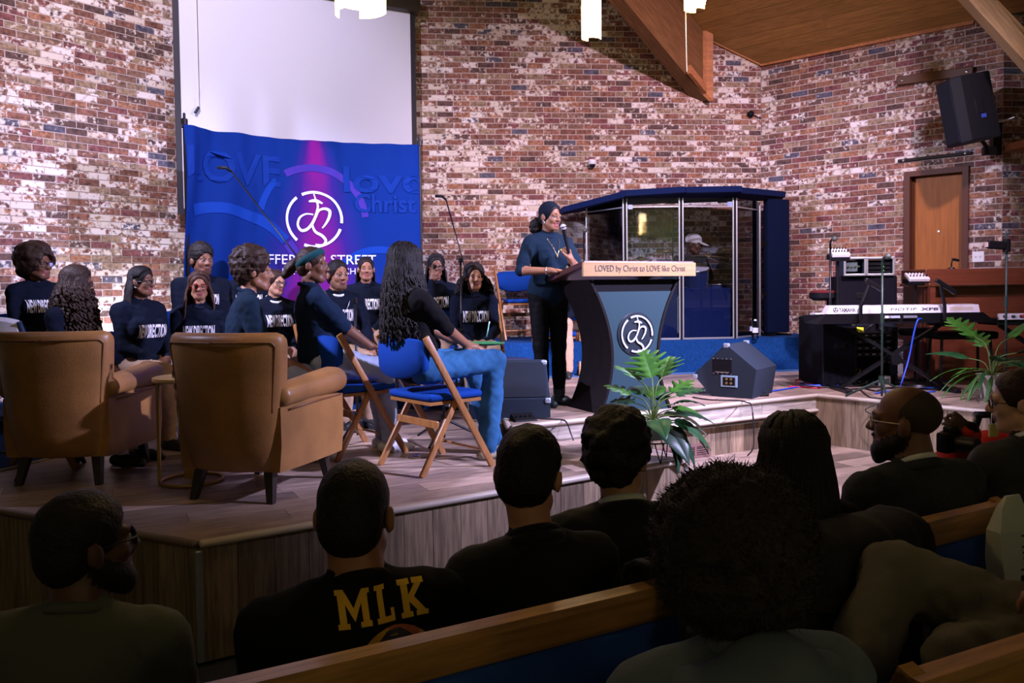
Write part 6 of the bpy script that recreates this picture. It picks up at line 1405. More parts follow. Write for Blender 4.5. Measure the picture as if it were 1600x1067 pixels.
    def strands(s, m, n=60, length=.3, r=.007, arc=(70, 290), wig=.010, wf=26, out=.012, spread=1.0, top=.10, seed=1, name='hair_strands', curl=0.0, taper=.5, back_pull=0.0, segs=14, front=False, cap=True):
        """locks that start on the scalp, follow it down and fall free"""
        rnd = random.Random(seed); b = MB()
        for i in range(n):
            az = rad(arc[0]+(arc[1]-arc[0])*(i+rnd.uniform(0, 1))/n); lat = rnd.uniform(.15, .95)
            pts = []; L_ = length*rnd.uniform(.86, 1.08); ph = rnd.uniform(0, 6)
            # from crown along the skull
            for k in range(6):
                el = PI/2*(1-lat*0-k/5*1.15)
                rr = np.array([(.078+out)*s.hs, (.099+out)*s.hs, (.087+out)*s.hs])
                v = np.array([math.sin(az)*math.cos(el)*rr[0], (-math.cos(az)*math.cos(el))*rr[1], math.sin(el)*rr[2]])
                if k/5 >= (1-lat)*.9: pts.append(s.HC+s.hR @ (v+np.array([0, .016, .046])*s.hs))
            if len(pts) < 2: continue
            d = np.array([0, 0, -1.0]); o = s.hR @ np.array([math.sin(az), -math.cos(az), 0]); o[2] = 0
            p = pts[-1]; m_ = segs
            for k in range(1, m_+1):
                t = k/m_; p = p+d*L_/m_+o*(.020*spread*math.exp(-2*t)/m_*6)+np.array([0, back_pull, 0])*L_/m_
                w_ = wig*min(1, t*3); side = np.array([math.cos(az), math.sin(az), 0])
                pts.append(p+side*w_*math.sin(wf*t*L_*3+ph)+o*w_*math.cos(wf*t*L_*3+ph)*(1 if curl else .4))
            rs = [r*(1-taper*(k/(len(pts)-1))**2) for k in range(len(pts))]; b.tube([tuple(q) for q in pts], rs, 5, m)
        o = b.build(name, parent=s.t, smooth=True, fix=False); return o
    def swept(s, m, n=13, r=.0075, th=.016, f0=.070, f1=-.065, end=112, part=0.0, sweep=.035, seed=1):
        """hair combed from a part down both sides of the head"""
        b = MB(); rnd = random.Random(seed)
        for q in (-1, 1):
            for i in range(n):
                f = f0+(f1-f0)*i/(n-1); pts = []
                for k in range(10):
                    t = k/9; th_ = rad(end)*t*(.75+.25*i/(n-1)); ff = f-sweep*t**1.5; c = math.sqrt(max(.05, 1-(ff/(.094+th))**2))
                    pts.append(tuple(s.hp(part*(1-t)+q*math.sin(th_)*(.074+th)*c, ff-.014, .043+math.cos(th_)*(.083+th)*c+rnd.uniform(-.001, .001))))
                b.tube(pts, [r*(.7+.5*math.sin(PI*min(1, k/9+.1))) for k in range(10)], 6, m)
        return b.build('swept_hair', parent=s.t, smooth=True, fix=False)
    def glasses(s, m=FRAMEB, w=.026, h=.020, th=.0026):
        b = MB(); ctr = .0
        for q in (-1, 1):
            pts = []
            for a in np.linspace(0, 2*PI, 22, endpoint=False):
                ca, sa = math.cos(a), math.sin(a); x = q*.033+w*math.copysign(abs(ca)**.7, ca); z = .004+h*math.copysign(abs(sa)**.7, sa); pts.append(tuple(s.hp(x, .104-abs(x)*.22, z)))
            b.tube(pts, th*s.hs, 6, m, closed=True); b.tube([tuple(s.hp(q*.060, .092, .010)), tuple(s.hp(q*.076, .07, .010)), tuple(s.hp(q*.082, -.01, .008)), tuple(s.hp(q*.080, -.03, -.010))], th*.8*s.hs, 5, m)
        b.tube([tuple(s.hp(-.009, .103, .008)), tuple(s.hp(0, .106, .011)), tuple(s.hp(.009, .103, .008))], th*s.hs, 5, m)
        g = b.build('glasses', parent=s.t, smooth=True)
        l = MB()
        for q in (-1, 1): l.add([tuple(s.hp(q*.033+w*.92*math.cos(a), .103-abs(q*.033+w*.92*math.cos(a))*.22, .004+h*.92*math.sin(a))) for a in np.linspace(0, 2*PI, 16, endpoint=False)], [tuple(range(16))], LENS)
        l.build('lens', parent=g); return g
    def band(s, m, z0=.02, tilt=.35, wdt=.035, th=.016):
        f = Field(); n = 28
        for i in range(n):
            def q(i):
                a = 2*PI*i/n; return s.hp(.077*math.sin(a), -.022+.079*math.cos(a)*(1-.10*tilt), .050+(.052)*math.cos(a))
            f.cone(q(i), q(i+1), wdt*.5*s.hs, None, .006)
        return s.part('headband', f, m, .006)
    def decal(s, mb, origin, right, up, name, dirn=None, off=.004, sub=.02, start=.25):
        """lay flat lettering (xz plane) onto the body along the viewing normal of the garment"""
        right = nrm(right); up = nrm(up); nr = np.cross(right, up); nr = nr if dirn is None else nrm(dirn)
        bm = bmesh.new(); me = mb.mesh('d'); bm.from_mesh(me); bm.normal_update(); bmesh.ops.triangulate(bm, faces=bm.faces)
        for _ in range(3):
            lg = [e for e in bm.edges if e.calc_length() > sub]
            if not lg: break
            bmesh.ops.subdivide_edges(bm, edges=lg, cuts=1)
        if not hasattr(s, 'bvh'): s.bvh = BVHTree.FromPolygons([tuple(v) for v in s.V], [tuple(f) for f in s.F])
        og = np.array(origin, float)
        for v in bm.verts:
            p = og+right*v.co.x+up*v.co.z; h = s.bvh.ray_cast(Vector(p+nr*start), Vector(-nr), .5)
            v.co = (h[0]+Vector(nr)*off) if h[0] is not None else Vector(p)
        bm.to_mesh(me); bm.free(); me.name = name; return link(name, me, s.t)
    def chest_text(s, txt='NEW DIRECTION', w=.22, h=.10, z=.335, m=LETT, x=0.0, back=False, bold=.03):
        b = text_mb(txt, w, h, bold=bold, m=m); sg = -1 if back else 1
        return s.decal(b, s.L(x, sg*.10, z*s.tl/.5), s.rt*sg, s.up, 'shirt_lettering', s.fw*sg)
    def seated_legs(s, m, mshoe, spread=.10, kx=0, fz=None, ankf=.43, toe=None, r=1.0, shift=(0, 0)):
        kh = s.hip-.005
        for q in (-1, 1):
            kn = (q*spread+kx, -.40, max(.46, min(kh, .56))); s.leg(q, kn, (q*spread*.95+kx+shift[0], -ankf+shift[1], .095), m, toe, mshoe, r)
def skull_at(px, top, hs, Y): return at(px, top+.126*hs*FPX/Y, Y)
def zhip(hc, floor, fig_kw, head=(0, 0, 0)):
    f = Figure(hip=.5, head=head, **fig_kw); return .5+(hc.z-floor-f.HC[2])
def person(label, px, top, chin, Y, floor, face, head=(0, 0, 0), **kw):
    kw.setdefault('hs', max(.86, min(1.12, (chin-top)*Y/FPX/.237))); hc = skull_at(px, top, kw['hs'], Y)
    h = zhip(hc, floor, kw, head); s = Figure(hip=h, head=head, **kw); s.hc = hc; s.floor = floor; s.face = rad(face); s.label = label; return s
def done(s, vox=.009, **k): return s.build(s.label, s.floor, s.face, head_at=s.hc, vox=vox, **k)
# ------------------------------------------------------------------ the choir and the speaker
GRP = 'choir members in navy lettered sweatshirts'
def lap(s, gap=.035, y=-.30, dz=.07): return {q: (q*gap, y, s.hip+dz) for q in (1, -1)}
def choir(label, px, top, chin, Y, floor, face, sk, head=(0, 0, 0), pants=KHK, hands='lap', text='NEW DIRECTION', vox=.009, mouth=0, legs=True, shoe=SHOEB, brow=HAIRB, lip=LIP, collar=NVY, beard=None, jaw=1.0, gaze=0, ears=True, stub=None, tz=.335, tw=.225, **kw):
    s = person(label, px, top, chin, Y, floor, face, head, **kw); m = skin(sk)
    s.torso(NVY); s.necks(m); s.headf(m, lip, brow=brow, mouth=mouth, jaw=jaw, ears=ears, beard=beard, stub=stub); s.collar(collar, .066, .004, .011)
    w = {q: (q*.055, -.27, s.hip+.075) for q in (1, -1)} if hands == 'lap' else {q: (q*.13, -.34, s.hip+.085) for q in (1, -1)} if hands == 'knees' else hands(s)
    for q in (1, -1):
        hd = dict(dir=(-q*.75, -.55, -.15), back=(q*.2, -.35, .9), curl=.55) if hands == 'lap' else dict(dir=(-q*.1, -.9, -.35), back=(0, -.3, .95), curl=.35)
        if isinstance(w[q], tuple) and len(w[q]) == 2: hd = w[q][1]; wq = w[q][0]
        else: wq = w[q]
        s.arm(q, wq, NVY, hand=hd, mskin=m)
    s.seated_legs(pants, shoe); done(s, vox, group=GRP); s.eyes(gaze)
    if text: s.chest_text(text, z=tz, w=tw)
    return s
# back row left
s = choir('seated woman at the far left with puffed dark hair, teal headband and black glasses', 60, 388, 436, 6.3, ZU, 50, 'dark', head=(22, 2, 0), lip=LIPR)
s.afro(HAIRD, .058, .058, .010, 30, cz=.0, back=.025, stretch=(1.05, 1.05, 1.0)); f = Field(); f.ell(s.hp(0, -.105, -.03), (.10, .07, .095), s.hR); f.ell(s.hp(.075, -.05, -.04), (.05, .07, .08), s.hR); s.part('hair_puff', f, HAIRD, .010, lambda P: n3(P, 40, 2)*.012); s.band(TEAL, tilt=.6, wdt=.030); s.glasses(FRAMEB)
s = choir('seated man in the back row before the blue banner, short curly top, chin tucked', 316, 384, 426, 6.9, ZU, 38, 'dark', head=(8, 2, 0), sex='m', girth=1.18, hs=1.03, stub=mat('stubble_dark', (.085, .040, .026), .7, spec=.15))
s.afro(HAIRB, .020, .052, .006, 80, cz=.012)
s = choir('seated singer mostly hidden behind the boy with curly hair', 388, 392, 432, 7.35, ZU, 18, 'mid'); s.short()
# front row left
s = choir('seated woman with very long wavy dark hair hanging over her back, purple wristband', 122, 418, 464, 5.35, ZL, 78, 'dark', head=(32, 4, 0), pants=CREAM, vox=.008, legs=True, tz=.33)
s.part('hair', s.cap_field(.020, .06), HAIRD, .008, lambda P: n3(P, 50, 2)*.004); s.swept(HAIRD, th=.022, r=.009); s.strands(HAIRD, 130, .36, .0115, (40, 320), .016, 30, .014, 1.5, seed=4, curl=1, name='wavy_hair'); s.glasses(FRAMEB)
b = MB(); b.tube([tuple(s.W-s.wd*.0+.036*(np.array([math.cos(a), 0, math.sin(a)]))) for a in np.linspace(0, 2*PI, 16, endpoint=False)], .006, 6, mat('wristband_purple', (.25, .05, .45), .5), closed=True); b.build('wristband', parent=s.t, smooth=True)
s = choir('seated woman with straight black hair behind her shoulder and dark framed glasses', 222, 418, 461, 5.95, ZL, 62, 'dark', head=(16, 3, 0), girth=1.15, lip=LIPR, vox=.008, tz=.30)
s.part('hair', s.cap_field(.014, .058), HAIRB, .008); s.swept(HAIRB, th=.016); s.strands(HAIRB, 90, .30, .010, (100, 262), .006, 12, .008, .7, seed=6, name='long_hair'); s.glasses(FRAMEB)
MB().ball(tuple(s.hp(-.082, -.005, -.045)), .009, SILV).build('earring', parent=s.t, smooth=True)
s = choir('seated young woman in red glasses with long straight brown hair', 311, 426, 466, 6.25, ZL, 16, 'mid', head=(6, 4, 0), lip=LIPR, vox=.008, tz=.31)
s.part('hair', s.cap_field(.014, .062), HAIRM, .008); s.swept(HAIRM, th=.017, part=.012); s.strands(HAIRM, 110, .30, .010, (74, 286), .006, 10, .010, .9, seed=8, name='long_hair'); s.glasses(FRAMER, .029, .025, .0034)
s = choir('seated girl in glasses seen between the curly haired boy and the headband girl', 431, 422, 459, 6.9, ZL, 40, 'light', head=(12, 6, 0), lip=LIPR, text='NEW DIRECTION', collar=SHIRTW, brow=HAIRD)
s.part('hair', s.cap_field(.012, .055), HAIRD, .008); s.glasses(FRAMEB); f = Field(); f.ell(s.hp(0, -.12, .02), (.05, .04, .05), s.hR); s.part('hair_bun', f, HAIRD, .008)
# middle and right of the choir
s = choir('seated young man with a white collar under his sweatshirt, hands hanging over his knees', 528, 407, 448, 6.75, ZL, 34, 'mid', head=(6, 2, 0), sex='m', girth=1.02, hands='knees', collar=SHIRTW, vox=.008, stub=mat('stubble_mid', (.16, .078, .048), .7, spec=.15), hs=1.0)
s.short(HAIRB, .009, .060); b = MB(); b.tube(spline([tuple(s.L(-.075, .10, .45)), tuple(s.L(-.03, .132, .37)), tuple(s.L(.0, .138, .345)), tuple(s.L(.03, .132, .37)), tuple(s.L(.075, .10, .45))], 5), .0018, 5, SILV); b.build('necklace', parent=s.t)
s = choir('seated woman with braids drawn back, in front of the banner lettering', 572, 402, 438, 7.6, ZU, 12, 'mid', head=(4, 0, 0), girth=1.1, lip=LIPR); s.part('hair', s.cap_field(.010, .060), HAIRB, .008, lambda P: np.sin(P[..., 0]*260)*.0022); s.strands(HAIRB, 26, .22, .009, (110, 250), .004, 14, .006, .6, seed=3, name='braids')
def chin_hand(s): return {1: (.055, -.27, s.hip+.075), -1: (tuple(s.hp(-.045, .085, -.150)), dict(dir=(.25, -.15, .9), back=(-.3, -.85, .1), curl=.75))}
s = choir('seated woman in glasses resting her chin on her hand, behind the woman with locs', 681, 398, 434, 7.45, ZU, 4, 'dark', head=(10, 4, 6), hands=chin_hand, text='NEW DIRECTION', lip=LIPR); s.part('hair', s.cap_field(.011, .058), HAIRB, .008); s.swept(HAIRB, th=.013, r=.006); s.strands(HAIRB, 40, .26, .009, (78, 282), .004, 14, .008, .7, seed=5, name='braids'); s.glasses(FRAMEB)
s = choir('seated young woman with wavy shoulder length hair and clasped hands, end of the row', 741, 413, 452, 7.15, ZU, 12, 'light', head=(4, 2, 0), lip=LIPR, vox=.007, tz=.315)
s.part('hair', s.cap_field(.016, .062), HAIRB, .008); s.swept(HAIRB, th=.018, part=-.02); s.strands(HAIRB, 110, .17, .012, (72, 288), .016, 30, .016, 1.6, seed=9, curl=1, name='wavy_hair')
mt_ = s.t; MB().lathe([(0, -.05), (.013, -.05), (.013, .04), (.022, .05), (.026, .075), (.018, .095), (0, .10)], 14, FRAMEB).build if False else None
# the tan trousered man at the back, behind the speaker and the lectern
s = person('seated man in tan trousers and dark sneakers, hidden behind the speaker', 868, 404, 436, 9.15, ZU, -6, sex='m', lean=2); m = skin('mid'); s.torso(NVY); s.necks(m); s.headf(m); s.collar(SHIRTW, .068)
for q in (1, -1): s.arm(q, (q*.06, -.27, s.hip+.08), NVY, hand=dict(dir=(-q*.7, -.6, -.1), back=(0, -.3, .9), curl=.5), mskin=m)
fx = (on(884, 588, ZU)-s.hc).x
s.leg(1, (fx*.75+.06, -.36, .58), (fx+.06, -.44, .095), KHK, (.05, -1, 0), SHOEB, 1.08); s.leg(-1, (.0, -.36, .60), (.10, -.30, .20), KHK, (.2, -1, 0), SHOEB, 1.08); done(s); s.short(); s.eyes()
# ------------------------------------------------------------------ the four on the folding chairs
s = person('seated boy in a navy tee with a round curly top beside the headband girl', 399, 396, 455, 5.2, ZL, 112, (-6, 2, 0), sex='m', hs=.98, lean=10, sw=.18); m = skin('mid'); s.torso(TEE); s.necks(m); s.headf(m, brow=HAIRB); s.collar(TEE, .066, .0)
for q in (1, -1): s.arm(q, (q*.10, -.34, s.hip+.05), TEE, m, 'short', hand=dict(dir=(-q*.2, -.9, -.2), back=(0, -.2, .95), curl=.35), mskin=m)
s.seated_legs(PALEJ, SHOEW); done(s, .008); s.eyes(); s.afro(HAIRD, .040, .058, .009, 62, cz=.022, back=.012, stretch=(.95, .98, .95)); s.decal(MB().box((0, 0, 0), (.05, .001, .03), LETY), s.L(.085, .11, .37), s.rt, s.up, 'shirt_patch', s.fw)
s = person('seated girl in a navy polo shirt with a teal headband and pulled back hair', 489, 387, 441, 5.42, ZL, 112, (-22, 3, 0), sex='f', hs=.97, lean=-7, girth=1.16, sw=.175); m = skin('dark'); s.torso(POLO, belly=1.1); s.necks(m, .056); s.headf(m, LIP, cheek=1.08); s.collar(POLO, .070, .010, .014)
for q in (1, -1): s.arm(q, (q*.10, -.33, s.hip+.07), POLO, m, 'short', hand=dict(dir=(-q*.3, -.9, -.2), back=(0, -.2, .95), curl=.35), mskin=m, r=1.15)
s.seated_legs(PALEJ, SHOEW, r=1.1); done(s, .008); s.eyes(); s.short(HAIRD, .010, .060, .003, 70); s.band(TEAL, tilt=.45, wdt=.048)
f = Field(); f.cone(s.hp(0, -.10, .03), s.hp(.0, -.16, -.02), .040, .035, .02); f.cone(s.hp(.0, -.15, -.01), s.hp(-.01, -.19, -.07), .036, .028, .02); s.part('ponytail', f, HAIRD, .008, lambda P: n3(P, 60, 2)*.006)
girl = s
# woman with locs
s = person('seated woman with long black locs seen from behind, black tee and blue jeans', 634, 382, 446, 4.95, ZL, 130, (18, 2, 0), sex='f', hs=1.0, lean=-10, sw=.18, girth=1.02); m = skin('mid'); s.torso(BLKT); s.necks(m); s.headf(m); s.collar(BLKT, .066)
kx = .0
wr = (-.10, -.34, s.hip+.10); s.arm(-1, wr, BLKT, m, 'short', pole=(-.35, .25, -1), hand=dict(dir=(.35, -.9, .05), back=(0, -.25, .95), curl=.5), mskin=m)
wr2 = (.10, -.42, s.hip+.10); s.arm(1, wr2, BLKT, m, 'short', hand=dict(dir=(-.5, -.8, .0), back=(0, -.2, .95), curl=.5), mskin=m)
s.leg(1, (.13, -.50, s.hip+.02), (.05, -.62, .10), JEAN, (.1, -1, 0), SHOEK, 1.12, .012); s.leg(-1, (-.13, -.50, s.hip+.02), (-.10, -.46, .10), JEAN, (-.1, -1, 0), SHOEK, 1.15, .014)
loc_w = s; done(s, .008)
s.eyes(); s.part('hair', s.cap_field(.016, .050), HAIRB, .008); s.strands(HAIRB, 120, .46, .0105, (50, 310), .010, 26, .014, 1.1, seed=12, name='locs', taper=.25, segs=16)
b = text_mb('BLACK', .28, .055, bold=.03, m=LETY); s.decal(b, s.L(.06, -.10, .37), -s.rt, s.up, 'shirt_lettering', -s.fw); b = text_mb('HISTORY', .28, .05, bold=.03, m=LETY); s.decal(b, s.L(.06, -.10, .29), -s.rt, s.up, 'shirt_lettering', -s.fw)
fold_ = s
Mw_ = lambda p: s.t.matrix_basis @ Vector(p)
Rz_ = Matrix.Rotation(s.face, 3, 'Z'); bx0 = Vector(s.t.location)
wpos = lambda p: bx0+Rz_ @ Vector(p)
cbp = wpos((-.03, -.50, s.hip+.115)); cl = thing('clipboard', 'bright green tray like clipboard on the lap of the woman with locs', 'clipboard', cbp, s.face); MB().lathe([(0, 0), (.10, 0), (.135, .008), (.14, .014), (.13, .012), (.10, .006), (0, .006)], 28, mat('clip_green', (.01, .22, .07), .4)).build('tray', parent=cl, smooth='auto'); cl.scale = (1.1, .85, 1)
pn_ = wpos((-.085, -.475, s.hip+.17)); pe = thing('pen', 'green and white pen in the hand of the woman with locs', 'pen', pn_, s.face); b = MB(); b.tube([(0, 0, 0), (.02, -.03, .05), (.03, -.045, .08)], [.002, .004, .004], 8, mat('pen_mint', (.2, .6, .5), .4)); b.build('pen_body', parent=pe, smooth=True); MB().tube([(.03, -.045, .08), (.036, -.054, .094)], .0045, 8, WHITE).build('pen_cap', parent=pe)
# chairs under the seated ones
def seat_for(fig, label, dz=0.0, back=.02, name_face=None):
    fc = fig.face if name_face is None else name_face; p = Vector(fig.t.location); o = Matrix.Rotation(fc, 3, 'Z') @ Vector((0, back-.03, 0)); return dup(chA, (p.x+o.x, p.y+o.y, fig.floor), fc, label)
foot_p = on(635, 707, ZL); dup(chA, (foot_p.x-.38, foot_p.y+.033, ZL), rad(130), 'blue padded wooden folding chair under the girl in the teal headband')
figs = {o['label']: o for o in bpy.data.objects if o.get('category') == 'person'}
for lab, ch in (('seated young woman with wavy shoulder', 'wooden folding chair under the young woman with clasped hands'), ('seated woman with very long wavy', 'wooden folding chair under the woman with very long wavy hair'), ('seated woman with straight black', 'wooden folding chair under the woman with straight black hair'), ('seated man in tan', 'wooden folding chair under the man in tan trousers'), ('seated young man with a white', 'wooden folding chair under the young man with the white collar'), ('seated boy in a navy', 'wooden folding chair under the boy with the curly top'), ('seated young woman in red', 'wooden folding chair under the young woman in red glasses'),
                ('seated woman at the far left', 'wooden folding chair under the woman at the far left with the headband'), ('seated man in the back row', 'wooden folding chair under the man before the banner'), ('seated singer mostly', 'wooden folding chair under the singer hidden behind the boy'), ('seated girl in glasses', 'wooden folding chair under the girl in glasses'), ('seated woman with braids', 'wooden folding chair under the woman with braids'), ('seated woman in glasses resting', 'wooden folding chair under the woman resting her chin')):
    o = next(v for k, v in figs.items() if k.startswith(lab)); fc = o.rotation_euler.z; q = Matrix.Rotation(fc, 3, 'Z') @ Vector((0, .03, 0)); dup(chA, (o.location.x+q.x, o.location.y+q.y, o.location.z), fc, 'blue padded '+ch)
ec = at(815, 530, 9.75); dup(chA, (ec.x, ec.y-.05, ZC), rad(15), 'empty blue padded wooden folding chair on the riser by the brick behind the speaker')
# white folding chair at far left
wc = at(28, 640, 4.95); t = thing('folding_chair', 'white plastic folding chair with blue metal legs at the left edge', 'chair', (wc.x-.05, wc.y+.1, ZL), rad(168), 'white folding chairs'); t.scale = (1.1, 1.1, 1.14); WB = mat('chair_leg_blue', (.015, .035, .09), .4, metal=.4)
rings = []
for x in np.linspace(-.22, .22, 11):
    c = .045*(1-(x/.22)**2); e_ = .02*(abs(x)/.22)**4; rings.append([(x, .19+c, .60+e_), (x, .21+c, .60+e_), (x, .235+c, .83-e_), (x, .22+c, .85-e_), (x, .20+c, .83-e_)])
loft(rings, mat('chair_white', (.72, .72, .80), .45)).build('back_panel', parent=t, smooth='auto'); MB().box((0, -.02, .45), (.42, .40, .03), MATS['chair_white'], bev=.012).build('seat', parent=t, smooth='auto')
for q in (-1, 1):
    MB().tube([(q*.23, .23, .82), (q*.22, .05, .45), (q*.21, -.24, .0)], .013, 8, WB).build('front_leg', parent=t, smooth=True); MB().tube([(q*.20, -.05, .44), (q*.20, .25, .0)], .013, 8, WB).build('rear_leg', parent=t, smooth=True)
MB().tube([(-.20, .16, .13), (.20, .16, .13)], .009, 8, WB).build('stretcher', parent=t)
bgp = on(800, 568, ZU); bg = thing('bag', 'dark gym bag with a red and white stripe under the empty chair', 'bag', (at(808, 555, 8.9).x, 8.95, ZU), .2); f = Field(); f.cone((-.10, 0, .12), (.10, 0, .12), .11, .10, .02, BLACK); f.cone((-.09, 0, .06), (.09, 0, .06), .09, .09, .03, BLACK); V, F = f.mesh(.012); link('bag_body', np_mesh('bag_body', V, F, [mat('bag_navy', (.012, .015, .05), .6)]), bg)
for z, m in ((.155, mat('stripe_white', (.7, .7, .75), .6)), (.12, mat('stripe_red', (.5, .03, .05), .6))): MB().tube([(-.10, -.088-.02*math.cos((z-.12)*9), z), (.10, -.084-.02*math.cos((z-.12)*9), z)], .014, 6, m).build('stripe', parent=bg)
MB().tube(spline([(-.07, 0, .21), (-.05, 0, .27), (.05, 0, .27), (.07, 0, .20)], 5), .010, 6, BLACK).build('strap', parent=bg, smooth=True)
# ------------------------------------------------------------------ the speaker
hc = skull_at(860, 317, .93, 6.65); fl_ = ZU
s = Figure('f', hip=.90, lean=1, twist=4, head=(20, 6, 0), girth=1.0, sw=.170, hs=.93); s.tl = .50
k = (hc.z-fl_)/s.HC[2]
s = Figure('f', hip=.90*k+.0, lean=1, twist=4, head=(20, 6, 0), girth=1.04, sw=.172, hs=.93); s.hip += hc.z-fl_-s.HC[2]; s = Figure('f', hip=s.hip, lean=1, twist=4, head=(20, 6, 0), girth=1.04, sw=.172, hs=.93)
s.label = 'woman standing at the lectern speaking into a microphone, dark tee and black trousers'; s.floor = fl_; s.hc = hc; s.face = rad(24); m = skin('mid')
s.torso(TEE); s.f.ell(s.L(0, .0, .05), (.155, .115, .13), s.R, .05, TEE); s.necks(m); s.headf(m, LIPR, mouth=1); s.collar(TEE, .066, .002)
inv = Matrix.Rotation(-s.face, 3, 'Z'); o = Matrix.Rotation(s.face, 3, 'Z') @ Vector(s.HC); bs = Vector((hc.x-o.x, hc.y-o.y, fl_)); loc_ = lambda p: tuple(inv @ (Vector(p)-bs))
hL = at(893, 392, 6.40); hRp = at(858, 423, 6.42)
wl_ = np.array(loc_(hL))+np.array([.0, .015, -.065]); s.arm(1, wl_, TEE, m, 'short', pole=(.6, .1, -.9), hand=dict(dir=(-.35, -.15, .92), back=(.55, -.80, .1), curl=.80, thumb=.6), mskin=m)
wlh = s.W.copy(); s.arm(-1, np.array(loc_(hRp)), TEE, m, 'short', pole=(-.8, .25, -.5), hand=dict(dir=(.75, -.65, .05), back=(0, -.15, 1), curl=.25), mskin=m)
wrr = s.W.copy()
s.leg(1, (.085, -.01, .49), (.10, .02, .10), BLKP, (.35, -1, 0), mat('boot_teal_black', (.012, .028, .032), .5), 1.02); s.leg(-1, (-.085, -.02, .49), (-.075, -.02, .10), BLKP, (.25, -1, 0), MATS['boot_teal_black'], 1.02)
for q, an in ((1, (.10, .02)), (-1, (-.075, -.02))): s.f.cone((an[0], an[1], .10), (an[0], an[1], .20), .050, .047, .008, MATS['boot_teal_black'])
s.build(s.label, fl_, s.face, head_at=hc, vox=.0065, fold=.0035); s.eyes(8); sp = s
s.part('hair', s.cap_field(.010, .058), HAIRB, .007); f = Field(); f.ell(s.hp(0, -.018, .047), np.array([.089, .110, .099])*s.hs, s.hR, .01, TEAL); f.ell(s.hp(0, .098, .012), np.array([.082, .086, .092])*s.hs, s.hR, .008, None, -1); f.ell(s.hp(0, .02, -.12), np.array([.13, .14, .095])*s.hs, s.hR, .01, None, -1); s.part('head_wrap', f, mat('wrap_navy', (.005, .009, .020), .85, spec=.15), .007)
f = Field(); f.ell(s.hp(-.02, -.135, -.075), (.065, .060, .060), s.hR); f.ell(s.hp(-.045, -.125, -.11), (.05, .05, .05), s.hR); s.part('hair_puff', f, HAIRB, .008, lambda P: n3(P, 75, 3)*.012)
b = MB(); b.tube(spline([tuple(s.L(-.06, .075, .46)), tuple(s.L(-.03, .125, .38)), tuple(s.L(.0, .140, .325)), tuple(s.L(.028, .125, .38)), tuple(s.L(.06, .075, .46))], 6), .0014, 5, GOLDJ); b.tube([tuple(s.L(0, .142, .325)), tuple(s.L(0, .143, .295))], .004, 5, GOLDJ); b.tube([tuple(s.L(-.010, .143, .314)), tuple(s.L(.010, .143, .314))], .003, 5, GOLDJ); b.build('necklace', parent=s.t, smooth=True)
b = MB(); b.tube([tuple(s.hp(-.083, -.006+.012*math.cos(a), -.052+.016*math.sin(a))) for a in np.linspace(0, 2*PI, 12, endpoint=False)], .003, 5, SILV, closed=True); b.build('earring', parent=s.t)
s.decal(MB().box((0, 0, 0), (.085, .001, .022), LETY), s.L(.088, .125, .36), s.rt, s.up, 'shirt_print', s.fw, start=.03)
b = MB(); d_ = nrm(wrr-s.E); b.tube([tuple(wrr-d_*.02+.030*(math.cos(a)*nrm(np.cross(d_, [0, 0, 1]))+math.sin(a)*np.array([0, 0, 1.]))) for a in np.linspace(0, 2*PI, 14, endpoint=False)], .005, 5, SILV, closed=True); b.build('bracelet', parent=s.t)
mw = lambda p: bs+Matrix.Rotation(s.face, 3, 'Z') @ Vector(p)
mt0 = at(880, 355, 6.36); mt1 = at(889, 396, 6.37); mc = thing('microphone', 'black handheld microphone with a silver mesh head in the speaker\'s left hand', 'microphone', mt0); mc.rotation_euler = (mt0-mt1).to_track_quat('Z', 'Y').to_euler(); ml = (mt0-mt1).length
MB().lathe([(0, -ml), (.011, -ml), (.0125, -ml+.02), (.0165, -.035), (.018, -.02), (0, -.02)], 16, BLACK).build('handle', parent=mc, smooth='auto'); MB().ball((0, 0, .0), (.026, .026, .027), mat('mesh_silver', (.55, .55, .60), .4, metal=.5, bump=.5, bscale=500)).build('mesh_head', parent=mc, smooth=True); MB().lathe([(.0262, -.006), (.0275, -.003), (.0275, .003), (.0262, .006)], 18, STEEL, caps=False).build('ring', parent=mc)
pp = at(852, 430, 6.44); pa_ = thing('paper', 'white sheets lying on the lectern under the speaker\'s hand', 'paper', (0, 0, 0)); Ml = Matrix.Translation((lc.x, lc.y, ZU)) @ Matrix.Rotation(LA, 4, 'Z'); pa_.matrix_basis = Ml @ Matrix.Translation((-.25, .38, 1.092)) @ Matrix.Rotation(-tl, 4, 'X')
for i in range(2): MB().box((.02*i, .01*i, .002+.003*i), (.21, .28, .0015), WHITE).build('sheet', parent=pa_)
